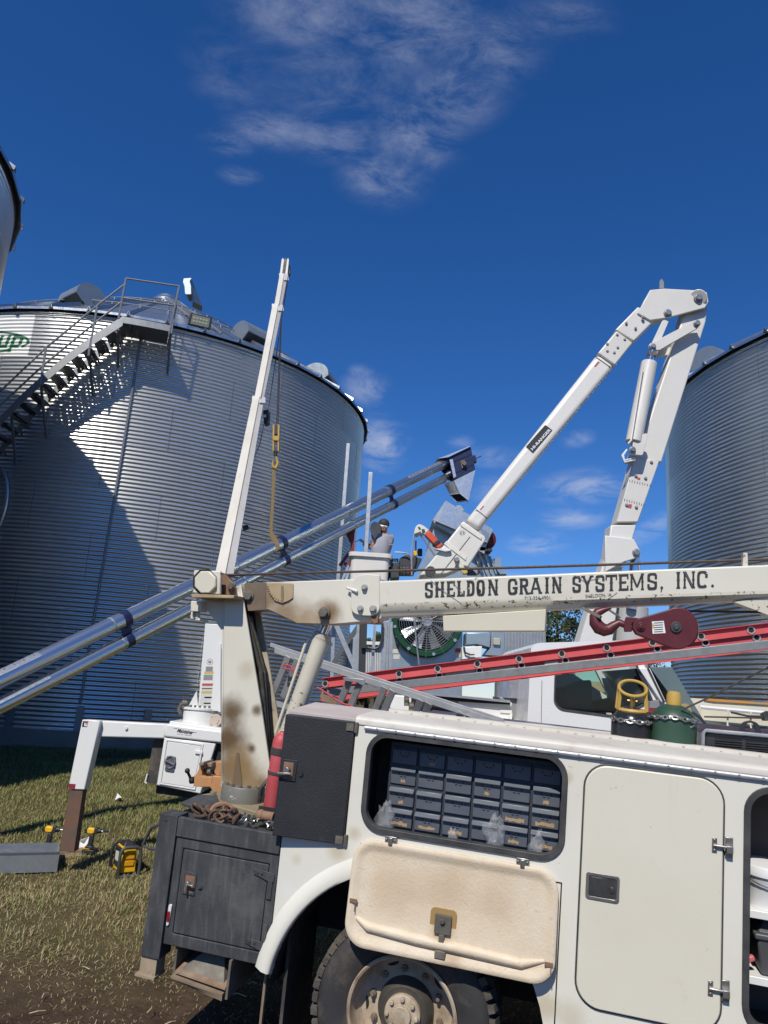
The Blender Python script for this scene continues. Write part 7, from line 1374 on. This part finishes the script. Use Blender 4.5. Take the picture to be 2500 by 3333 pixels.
def heap(x0,x1,d0,d1,n,link,wr,m,nm,z0=-1.215):
    for k_ in range(n):
        x=x0+(x1-x0)*rs.random(); d=d0+(d1-d0)*rs.random(); pts=[]; a=rs.random()*6.28
        for j in range(7): a+=rs.normal(0,.9); x+=math.cos(a)*.035; d+=math.sin(a)*.025; x=min(max(x,x0),x1); d=min(max(d,d0),d1); pts.append(L(x,d,z0+abs(rs.normal(0,.018))))
        mb=MB(); mb.chain(pts,link,wr); part(nm,mb,m,CP)
heap(-2.33,-2.02,4.60,4.80,6,.075,.010,mat('rusty_chain',(.11,.07,.05),.75,.3,n1=(20,.7,(.19,.12,.08))),'rusty_links'); heap(-2.08,-1.76,4.57,4.70,7,.042,.006,mat('bright_chain',(.38,.38,.37),.35,.9,n1=(30,.6,(.2,.19,.18))),'bright_links')
mb=MB(); hx_=L(-2.18,4.68,-1.19); mb.tube([hx_+XA*.07*math.cos(t)+ZAx*.03*math.sin(t)+NA*.05*math.sin(t) for t in np.linspace(0,4.6,12)],[.012]*4+[.018]*5+[.01]*3,8); part('grab_hook',mb,rust,CP); mb=MB(); p=L(-1.90,4.66,-1.175); mb.cyl(p,p+XA*.09,.03,n=14); mb.ball(p,.036,9); part('shackle',mb,rust,CP)
for k_ in range(3): mb=MB(); x=-2.0+.06*k_; mb.tube([L(x+.05,5.1,-1.02),L(x,5.0,-1.0),L(x-.04,4.95,-1.08),L(x-.05,4.97,-1.17)],.014,8); part('hydraulic_hose',mb,MATS['hose_%d'%k_],ST,ang=70)
mb=MB(); mb.prism([L(-2.50,4.72,-1.21),L(-2.34,4.68,-1.21),L(-2.28,4.85,-1.2),L(-2.38,5.0,-1.2),L(-2.5,4.95,-1.2)],ZAx*.02); fpz=thing('rubber_mat','flat black rubber piece lying on the deck corner','rubber mat',L(-2.4,4.85,-1.21)); part('mat',mb,liner,fpz,bev=.005)
# parts cabinet and clear bags in the open window
DC=thing('drawer_cabinet','blue grey cabinet of small parts drawers inside the open compartment','drawer cabinet',L(-.6,4.8,-1.13))
DDp=4.665; TL,TR,BR,BL=(-1.085,-.628),(-.055,-.628),(-.055,-1.115),(-1.085,-1.115)
mb=MB(); mb.lbox(-1.095,-.045,DDp+.015,DDp+.26,-1.125,-.620)
for i in range(7): x=-1.085+i*1.03/6; mb.lbox(x-.006,x+.006,DDp+.004,DDp+.015,-1.12,-.622)
for j in range(5): z=-.628-j*.487/4; mb.lbox(-1.09,-.05,DDp+.002,DDp+.014,z-.012,z+.002)
part('case',mb,mat('case_grey',(.05,.058,.075),.5,.3),DC)
for j in range(4):
    for i in range(6):
        x0=-1.085+i*1.03/6+.008; x1=x0+1.03/6-.016; z1=-.640-j*.487/4; z0=z1-.487/4+.018; jd=rs.uniform(-.012,.006)
        mb=MB(); mb.lbox(x0,x1,DDp-.012+jd,DDp+.013,z0,z1); dw=part('drawer',mb,drawer,DC,bev=.004)
        mb=MB(); a,b=[L(x0+.002,d,z) for d,z in ((DDp-.012+jd,z1-.004),(DDp-.034+jd,z1-.020),(DDp-.032+jd,z1-.024),(DDp-.012+jd,z1-.012))],[L(x1-.002,d,z) for d,z in ((DDp-.012+jd,z1-.004),(DDp-.034+jd,z1-.020),(DDp-.032+jd,z1-.024),(DDp-.012+jd,z1-.012))]; mb.loft(a,b); part('pull_lip',mb,drlip,dw)
        cx_=(x0+x1)/2; dd_=DDp-.0122+jd
        for (a0,b0,a1,b1) in ((-.03,-.048,-.026,-.030),(.026,-.048,.03,-.030),(-.02,-.058,-.004,-.053),(.006,-.058,.02,-.053)): mb=MB(); mb.lbox(cx_+a0,cx_+a1,dd_-.0015,dd_,z1+b0,z1+b1); part('card_slot',mb,dark,dw)
        if (j==3 and i!=3) or (j==2 and i>3) or rs.random()<.28:
            big=j==3 or (j==2 and i>3); w_=(rs.uniform(.03,.055) if big else rs.uniform(.012,.022)); mb=MB(); k_=9; up_e=[(cx_-w_+2*w_*q/k_,z0+.030+rs.uniform(-.006,.006)) for q in range(k_+1)]; lo_e=[(cx_-w_+2*w_*q/k_,z0+.012+rs.uniform(-.004,.005)) for q in range(k_+1)]; mb.prism(Ls(up_e+lo_e[::-1],dd_-.001),NA*.0008); part('torn_label',mb,card,dw)
def bag(x,d,z,s,lab,seed):
    r=np.random.default_rng(seed); t=thing('plastic_bag',lab,'plastic bag',L(x,d,z),'crumpled clear bags')
    mb=MB(); b=len(mb.v); mb.ball((0,0,0),1,8); V=[]
    for v in mb.v:
        v=np.array(v); k=1+.35*math.sin(5*v[0]+seed)*math.sin(6*v[2]+2*seed)+r.normal(0,.16); V.append(L(x+v[0]*s*k*.62,d+v[1]*s*.45*k,z+s*.75+v[2]*s*k*(1.0 if v[2]>0 else .75)))
    mb.v=[tuple(q) for q in V]; part('film',mb,plasticbag,t,ang=180)
bag(-1.08,4.60,-1.135,.085,'crumpled clear bag at the left end of the drawers',1); bag(-.42,4.60,-1.13,.105,'tall crumpled clear bag in front of the bottom middle drawers',2); bag(-.18,4.59,-1.135,.07,'flattened clear bag at the right end of the drawers',3); bag(-.66,4.575,-1.13,.045,'small torn clear bag on the window sill',4)
mb=MB(); mb.lbox(-1.0,-.72,4.55,4.565,-1.128,-1.118); yl=thing('yellow_rule','yellow ruler lying on the compartment sill','ruler',L(-.86,4.555,-1.128)); part('blade',mb,yellow,yl)
# bucket, tote and red tool in the right compartment
PB=thing('plastic_bucket','white plastic bucket with lid on the upper shelf of the right compartment','bucket',L(1.06,4.75,-1.225))
mb=MB(); mb.lathe(L(1.065,4.74,0),ZAx,[(.001,-1.224),(.125,-1.224),(.138,-1.04),(.146,-1.03)],36); pbb=part('pail',mb,plasticw,PB,ang=60); mb=MB(); mb.lathe(L(1.065,4.74,0),ZAx,[(.148,-1.06),(.150,-1.015),(.146,-1.008),(.02,-1.004),(.001,-1.004)],36); part('lid',mb,plasticw,PB,ang=50); mb=MB(); mb.tube([L(1.065-.15*math.cos(t),4.74-.15*math.sin(t)*.98,-1.045-.06*math.sin(t)) for t in np.linspace(0,math.pi,16)],.004,6); part('bail',mb,steel,PB)
TB=thing('tool_tote','dark grey plastic tote standing on the lower shelf of the right compartment','tote',L(1.1,4.75,-1.545))
mb=MB(); mb.loft([L(x,d,-1.543) for x,d in ((1.0,4.63),(1.25,4.63),(1.25,4.9),(1.0,4.9))],[L(x,d,-1.36) for x,d in ((.975,4.61),(1.28,4.61),(1.28,4.92),(.975,4.92))]); part('tub',mb,mat('tote_grey',(.075,.077,.08),.45),TB,bev=.012); mb=MB(); mb.lbox(.962,1.29,4.60,4.93,-1.365,-1.335); mb.loft([L(x,d,-1.335) for x,d in ((.98,4.62),(1.27,4.62),(1.27,4.9),(.98,4.9))],[L(x,d,-1.28) for x,d in ((1.02,4.68),(1.24,4.68),(1.24,4.85),(1.02,4.85))]); part('lid',mb,MATS['tote_grey'],TB,bev=.008)
RT=thing('red_hand_tool','red handled tool lying beside the tote on the lower shelf','hand tool',L(.93,4.62,-1.54)); mb=MB(); mb.bar(L(.895,4.64,-1.53),L(.91,4.64,-1.44),.03,.03); part('grip',mb,red_e,RT,bev=.006); mb=MB(); mb.bar(L(.91,4.65,-1.50),L(.97,4.66,-1.47),.035,.03); part('head',mb,mat('tool_pink',(.5,.12,.12),.5),RT,bev=.008)

# ------------------------------------------------------------ on the grass
def Gz(p,h): 
    q=G(p); return q
MT=thing('metal_trough','long open galvanised sheet metal trough lying on the grass at the left edge','trough',G(ZG(300,600)[0]))
f0=G(ZG(590,600)[0]); f1=G(ZG(-180,640)[0]); back=G(ZG(470,500)[0]); dv=nrm(f1-f0); dv[2]=0; wv=np.array([-dv[1],dv[0],0]); wv=wv if wv[1]>0 else -wv; H_=.20; Wd=.46
b0=f0.copy(); b0[2]=gz(*f0[:2]); f1=b0+dv*3.2; mb=MB(); th=.006
def tr(s,w,z): return b0+dv*s+wv*w+ZW*z
mb.prism([tr(0,0,0),tr(3.2,0,0),tr(3.2,0,H_),tr(0,0,H_)],wv*th); mb.prism([tr(0,Wd,0),tr(3.2,Wd,0),tr(3.2,Wd,H_),tr(0,Wd,H_)],wv*th); mb.prism([tr(0,th,.002),tr(3.2,th,.002),tr(3.2,Wd,.002),tr(0,Wd,.002)],(0,0,.005)); mb.prism([tr(0,th,.007),tr(0,Wd,.007),tr(0,Wd,H_*.92),tr(0,th,H_*.92)],dv*th)
mb.prism([tr(0,-.02,H_),tr(3.2,-.02,H_),tr(3.2,.012,H_),tr(0,.012,H_)],(0,0,.006)); part('sheet',mb,galv,MT)
WP=thing('wood_pad','stacked weathered boards under the outrigger leg','wooden board',FOOT)
for k_,(a_,zz_) in enumerate(((ZG(600,480,1090,420,1040,395,560,440),.02),(ZG(620,440,1010,400,960,375,600,405),.045))):
    g=[G(q) for q in a_]; mb=MB(); mb.prism([np.array([q[0],q[1],q[2]+zz_]) for q in g],(0,0,-.03)); part('board',mb,wood,WP,bev=.004)
def idriver(p,lab,flip,scale=1.0,hh=.40):
    """cordless impact driver standing on its battery"""
    t=thing('impact_driver',lab,'impact driver',p,'yellow cordless impact drivers'); u=np.array([1,0,0])*flip*scale; v=YW*scale; z=ZW*scale; s=hh/.26
    def B(name,pts,w,m,b=.006): mb=MB(); mb.prism([p+u*x*s+z*y*s-v*w*s for x,y in pts],v*2*w*s); return part(name,mb,m,t,bev=b*s)
    bt_=B('battery',[(-.055,0),(.055,0),(.055,.035),(-.055,.035)],.036,toolblk); B('battery_cap',[(-.05,.036),(.02,.036),(.0,.058),(-.05,.055)],.03,toolyel)
    B('grip',[(-.018,.05),(.022,.05),(.03,.16),(-.01,.165)],.018,toolblk); B('foot',[(-.04,.04),(.045,.04),(.03,.065),(-.03,.065)],.03,toolblk)
    hd_=B('motor_housing',[(-.034,.170),(.02,.165),(.035,.185),(.035,.216),(-.03,.222),(-.04,.2)],.025,toolyel,.010); B('gear_case',[(.02,.160),(.06,.172),(.062,.222),(.03,.226)],.024,toolblk); B('rear_cap',[(-.062,.174),(-.034,.17),(-.03,.220),(-.06,.214)],.024,toolblk)
    mb=MB(); mb.cyl(p+u*.045*s+z*.195*s,p+u*.09*s+z*.195*s,.026*s,.018*s,16); part('nose',mb,toolblk,t); mb=MB(); mb.cyl(p+u*.09*s+z*.195*s,p+u*.16*s+z*.193*s,.008*s,n=8); part('bit',mb,steel,t)
d1=G(ZG(915,435)[0]); d1[2]+=.03; idriver(d1,'yellow impact driver standing on the boards right of the outrigger leg',1,1,.325)
d2=G(ZG(480,400)[0]); idriver(d2,'yellow impact driver standing in the grass left of the outrigger leg, by the trough',1,1,.34)
PP=thing('paper_sheet','crumpled white paper lying beside the right impact driver','paper',G(ZG(850,350)[0])); mb=MB(); q=[Yp(c,d1[1]+.12) for c in ZG(778,345,860,360,915,300,910,240,850,262,800,290)]; mb.face(q); mb.v=[tuple(np.array(v)+YW*.05*((i%2)*1.0)) for i,v in enumerate(mb.v)]; part('sheet',mb,paperm,PP)
P2=thing('paper_scrap','small white scrap lying out on the grass behind the truck','paper',G(ZK(905,1215)[0])); g=[G(c) for c in ZK(880,1225,915,1230,938,1205,900,1195)]; mb=MB(); mb.face([q+ZW*(.05+.05*(i%2)) for i,q in enumerate(g)]); part('sheet',mb,paperm,P2)
SC=thing('scrap_offcuts','small bright metal offcuts on the boards by the trough end','metal offcuts',G(ZG(590,410)[0]))
for k_ in range(14): c=ZG(545+rs.random()*100,385+rs.random()*45)[0]; q=G(c); mb=MB(); a=rs.random()*6; mb.bar(q+ZW*.04,q+np.array([.06*math.cos(a),.06*math.sin(a),.05]),.02,.01); part('offcut',mb,galv,SC)
# yellow jobsite work light / radio with roll cage
JR=thing('jobsite_radio','yellow jobsite radio in a grey roll cage standing on the worn grass','radio',G(ZG(1300,650)[0]))
rb_=G(ZG(1215,655)[0]); rr2=G(ZG(1375,635)[0]); ux=nrm(rr2-rb_); ux[2]=0; ux=np.array([.84,.54,0]); uy=np.array([-.54,.84,0]); sR_=np.linalg.norm(rr2-rb_); sc2=sR_/.27*1.62
def rp(x,y,z): return rb_+(ux*x*.84+uy*y*1.15+ZW*z)*sc2
mb=MB(); mb.loft([rp(x,y,.03) for x,y in ((.03,.02),(.24,.02),(.24,.26),(.03,.26))],[rp(x,y,.29) for x,y in ((.05,.03),(.22,.03),(.22,.25),(.05,.25))]); part('body',mb,toolyel,JR,bev=.012)
mb=MB(); mb.loft([rp(x,y,.27) for x,y in ((.05,.06),(.22,.06),(.22,.24),(.05,.24))],[rp(x,y,.335) for x,y in ((.09,.09),(.18,.09),(.18,.20),(.09,.20))]); part('top_housing',mb,toolblk,JR,bev=.01)
mb=MB(); mb.prism([rp(.028,y,z) for y,z in ((.05,.08),(.22,.08),(.22,.25),(.08,.27))],-ux*.012*sc2); sp2=part('speaker_face',mb,toolblk,JR,bev=.006); mb=MB(); mb.prism([rp(.015,y,z) for y,z in ((.07,.14),(.18,.14),(.18,.23),(.08,.24))],-ux*.004*sc2); part('display',mb,pale,sp2)
for z in (.10,.17): mb=MB(); mb.prism([rp(.07,.012,z),rp(.2,.012,z),rp(.2,.012,z+.055),rp(.07,.012,z+.055)],uy*.012*sc2); part('battery_door',mb,mat('radio_orange%d'%int(z*100),(.66,.30,.01),.45),JR,bev=.005)
for y in (-.012,.285):
    mb=MB(); mb.tube([rp(x,y,z) for x,z in ((.0,.0),(.0,.22),(.02,.275),(.06,.295),(.21,.295),(.25,.275),(.27,.22),(.27,.02),(.25,.0),(.02,.0))],.019*sc2,8,True); part('cage_bar',mb,toolblk if y>0 else mat('cage_grey',(.05,.052,.055),.5),JR,ang=60)
for x in (.02,.25): mb=MB(); mb.tube([rp(x,-.012,.27),rp(x,.285,.27)],.015*sc2,7); part('cage_rail',mb,toolblk,JR)

# ------------------------------------------------------------ vehicles and trees far behind
TR=thing('grain_trailer','cream sided trailer with orange top rail behind the crane truck cab','trailer',(7.2,11.9,.4))
TY=11.7
mb=MB(); mb.prism(Y(Z6(1085,975,1230,985,1800,1030,1800,1500,1085,1500),TY),(0,2.2,0)); part('side',mb,cream,TR); mb=MB(); mb.prism(Y(Z6(1230,980,1300,985,1800,1020,1800,1034,1290,1002,1228,992),TY-.03),(0,.06,0)); part('top_rail',mb,mat('orange_rail',(.55,.24,.03),.5,chips=(7,.56,(.30,.26,.18))),TR)
mb=MB(); mb.tube(Y(Z6(1195,1035,1210,1040,1800,1095),TY-.2),.03,7); part('pipe_rail',mb,plasticw,TR)
for x in (1200,1390,1545): mb=MB(); mb.tube(Y(Z6(x,1040+(x-1200)*.09,x-5,1160,x+15,1240),TY-.22),.014,6); part('stake',mb,cream,TR)
mb=MB(); mb.tube(Y(Z6(1410,1075,1520,1100,1640,1105),TY-.25),.018,6); mb.tube(Y(Z6(1230,1105,1640,1115),TY-.25),.014,6); part('hose',mb,seal,TR)
mb=MB(); mb.prism(Y(Z6(1240,1150,1350,1155,1350,1175,1240,1172),TY-.3),(0,.15,0)); mb.prism(Y(Z6(1350,1160,1800,1185,1800,1260,1350,1215),TY-.1),(0,.1,0)); part('frame_rail',mb,grime,TR)
mb=MB(); mb.prism(Y(rq(Z6(1625,1080,1670,1065,1680,1130,1640,1135),4,3),TY-.3),(0,.1,0)); part('tail_flap',mb,seal,TR); mb=MB(); mb.prism(Y(Z6(1615,1190,1700,1190,1700,1220,1615,1215),TY-.3),(0,.2,0)); part('mudguard',mb,seal,TR)
MG=thing('mint_trailer','mint green trailer seen through the crane truck cab windows','trailer',(3.0,12.7,.4))
mb=MB(); mb.wbox(3.35,4.7,12.3,13.5,.9,2.62); part('box',mb,mint,MG); mb=MB(); mb.wbox(3.33,4.72,12.27,12.31,2.50,2.66); part('top_rail',mb,mat('tan_rail',(.40,.33,.17),.6,n1=(4,.7,(.26,.2,.1))),MG); mb=MB(); mb.wbox(3.35,4.7,12.6,13.4,2.621,2.86); part('tarp',mb,mat('pale_mint',(.30,.52,.45),.5),MG)
for wx in (3.7,4.3): mb=MB(); mb.lathe((wx,12.35,gz(0,12)+.45),(0,1,0),[(.02,0),(.3,0),(.43,-.02),(.45,.03),(.45,.25)],24); part('wheel',mb,rubber,MG)
leafA=mat('leaf_dark',(.025,.040,.016),.7,spec=.3); leafB=mat('leaf_mid',(.050,.075,.024),.7,spec=.3); leafC=mat('leaf_light',(.095,.115,.04),.7,spec=.3); bark=mat('bark',(.07,.055,.042),.9)
def tree(pos,h,w,lab,seed,nl=9000,cone=False):
    r=np.random.default_rng(seed); t=thing('tree',lab,'tree',pos,'trees beyond the yard'); p=np.array(pos)
    mb=MB(); mb.tube([p,p+ZW*h*.3+np.array([.1,0,0]),p+ZW*h*.62,p+ZW*h*.9],[h*.035,h*.026,h*.015,h*.005],8)
    for k in range(9): a=r.random()*6.28; z=h*(.25+.55*r.random()); mb.tube([p+ZW*z,p+ZW*(z+h*.08)+np.array([math.cos(a),math.sin(a),0])*w*.25,p+ZW*(z+h*.12)+np.array([math.cos(a),math.sin(a),0])*w*.45],[h*.012,h*.008,h*.003],6)
    part('trunk',mb,bark,t)
    nb=46; cs=[]
    for k in range(nb):
        a=r.random()*6.28; z=.12+.86*r.random(); rad=w*.5*((1-z)**.75 if cone else math.sqrt(max(.02,1-(2*(z-.55)/.98)**2)))*math.sqrt(r.random()); cs.append((np.array([rad*math.cos(a),rad*math.sin(a),z*h]),(.10+.09*r.random())*w*(1.1-.5*z if cone else 1)))
    k=r.integers(0,nb,nl); C_=np.array([c for c,_ in cs])[k]; R_=np.array([q for _,q in cs])[k]
    d=r.normal(size=(nl,3)); d/=np.linalg.norm(d,axis=1)[:,None]; P_=C_+d*(R_*r.random(nl)**.4)[:,None]*np.array([1,1,.75])
    s=w*.017*(.6+.8*r.random(nl)); e=r.normal(size=(nl,3)); e/=np.linalg.norm(e,axis=1)[:,None]; f=np.cross(e,r.normal(size=(nl,3))); f/=np.linalg.norm(f,axis=1)[:,None]
    V=np.stack([P_-e*s[:,None],P_+f*s[:,None]*.6,P_+e*s[:,None],P_-f*s[:,None]*.6],1).reshape(-1,3); F=np.arange(nl*4).reshape(-1,4)
    mi=np.clip((r.random(nb)*3).astype(int)[k]+(r.random(nl)<.25)-(r.random(nl)<.15),0,2); link('crown',npmesh('crown',V,F,[leafA,leafB,leafC],mi,False),t)
def tat(px,pytop,Yd,w,lab,seed,**k):
    top=Yp((px,pytop),Yd); tree((top[0],Yd,.69),top[2]-.69,w,lab,seed,**k)
tat(1140,2060,46,3.2,'slender conifer far behind, left of the frame post',1,cone=True); tat(1205,2075,48,2.6,'conifer far behind seen between the frame beams',2,cone=True); tat(1236,2055,47,2.8,'conifer far behind just left of the dryer fan',3,cone=True); tat(1095,2075,49,2.8,'conifer far behind at the right edge of the big bin',8,cone=True)
tat(1815,1962,38,4.6,'dark bushy tree right of the ribbed dryer wall',4); tat(1905,2010,40,3.6,'shorter olive tree left of the boom foot',5); tat(2010,2060,42,4.5,'low bushy tree behind the boom foot bracket',6); tat(1765,2050,44,3.5,'small dark tree under the lettered boom, left of the bushy tree',7)

# ------------------------------------------------------------ turf and straw
def blades(n,xr,yr,hr,wd,mats_,mi_p,name,flat=False,dens=None,seed=5):
    r=np.random.default_rng(seed); x=r.uniform(*xr,n); y=r.uniform(*yr,n)
    if dens is not None: k=r.random(n)<dens(x,y); x,y=x[k],y[k]; n=len(x)
    z=.69*np.clip((y-5)/12,0,1)
    for (a,b_,c,h) in [(2.1,1.3,.4,.018),(3.7,-2.9,1.7,.014),(.9,5.1,2.2,.012),(6.3,4.4,.3,.008)]: z=z+h*np.sin(a*x+b_*y+c)
    h=r.uniform(*hr,n)*(1+.35*np.sin(1.7*x+.8)*np.sin(1.3*y)); an=r.uniform(0,2*math.pi,n); le=h*r.uniform(.25,1.1,n); w=wd*r.uniform(.6,1.4,n)
    dx,dy=np.cos(an),np.sin(an); px_,py_=-dy,dx
    if flat: hz=h*r.uniform(.02,.16,n); le=h
    else: hz=h
    B=np.stack([x,y,z],1); T=np.stack([dx*le,dy*le,hz],1); Pn=np.stack([px_,py_,0*px_],1)*w[:,None]
    m1=B+T*np.array([.35,.35,.6]) if not flat else B+T*.5+np.array([0,0,.012])
    V=np.stack([B-Pn,B+Pn,m1+Pn*.8,m1-Pn*.8,m1-Pn*.8,m1+Pn*.8,B+T+Pn*.12,B+T-Pn*.12],1).reshape(-1,3); F=np.arange(n*8).reshape(-1,4)
    mi=np.repeat(r.choice(len(mats_),n,p=mi_p),2); o=link(name,npmesh(name,V,F,mats_,mi,False)); o['kind']='stuff'; return o
gm1=mat('grass_green',(.175,.205,.062),.6,spec=.25); gm2=mat('grass_olive',(.265,.25,.105),.65,spec=.25); gm3=mat('grass_straw',(.37,.285,.145),.75,spec=.2); gm4=mat('straw_pale',(.46,.37,.22),.8,spec=.2)
def fnz(x,y): return .5+.5*np.sin(1.9*x+.6*y+.5)*np.sin(1.3*y-.7*x+1.1)
blades(330000,(-11,3.5),(8.2,18.5),(.022,.066),.0034,[gm1,gm2,gm3],[.58,.30,.12],'grass',dens=lambda x,y:np.clip((y-8.0)/2.4,.10,1)*np.clip((18.5-np.hypot(x+8.14,y-24.06)*0-y)/1,0,1)*(np.hypot(x+8.14,y-24.06)>7.5)*(.30+.70*np.clip(1.5*fnz(x,y)*(.5+.5*np.sin(4.3*x+1.7*y)*np.sin(3.1*y-2.2*x))+.25,0,1)))
blades(130000,(-7.5,2),(6.3,10.5),(.022,.065),.0029,[gm1,gm2,gm3,gm4],[.22,.30,.33,.15],'dry_grass',dens=lambda x,y:np.clip((y-6.5)/1.1,.02,1)*np.clip((10.5-y)/1.5,.1,1)*np.clip(1.9*fnz(x*1.6,y*2)*(.5+.5*np.sin(5.1*x+2.3*y)*np.sin(4.2*y-1.9*x))+.06,0,1),seed=9)
blades(24000,(-6,2.5),(3.6,8.8),(.02,.08),.0019,[gm3,gm4],[.5,.5],'straw',flat=True,dens=lambda x,y:.25+.75*fnz(x*2.2+1,y*2.6),seed=11)
blades(42000,(-9,2.5),(6.2,13.5),(.03,.10),.0024,[gm2,gm3,gm4],[.40,.45,.15],'thatch',flat=True,dens=lambda x,y:.2+.8*fnz(x*1.9+2,y*1.7),seed=21)
sticks=MB()
for k_ in range(26):
    x,y=rs.uniform(-2.6,.2),rs.uniform(4.6,6.4); a=rs.random()*6.28; l=rs.uniform(.05,.16); z=gz(x,y)+.02; sticks.tube([(x,y,z),(x+l*.5*math.cos(a),y+l*.5*math.sin(a),z+.012),(x+l*math.cos(a+.3),y+l*math.sin(a+.3),z+.002)],.004,5)
o=part('twigs',sticks,gm4); o['kind']='stuff'
for o in S.objects:
    if '_w' in o: del o['_w']
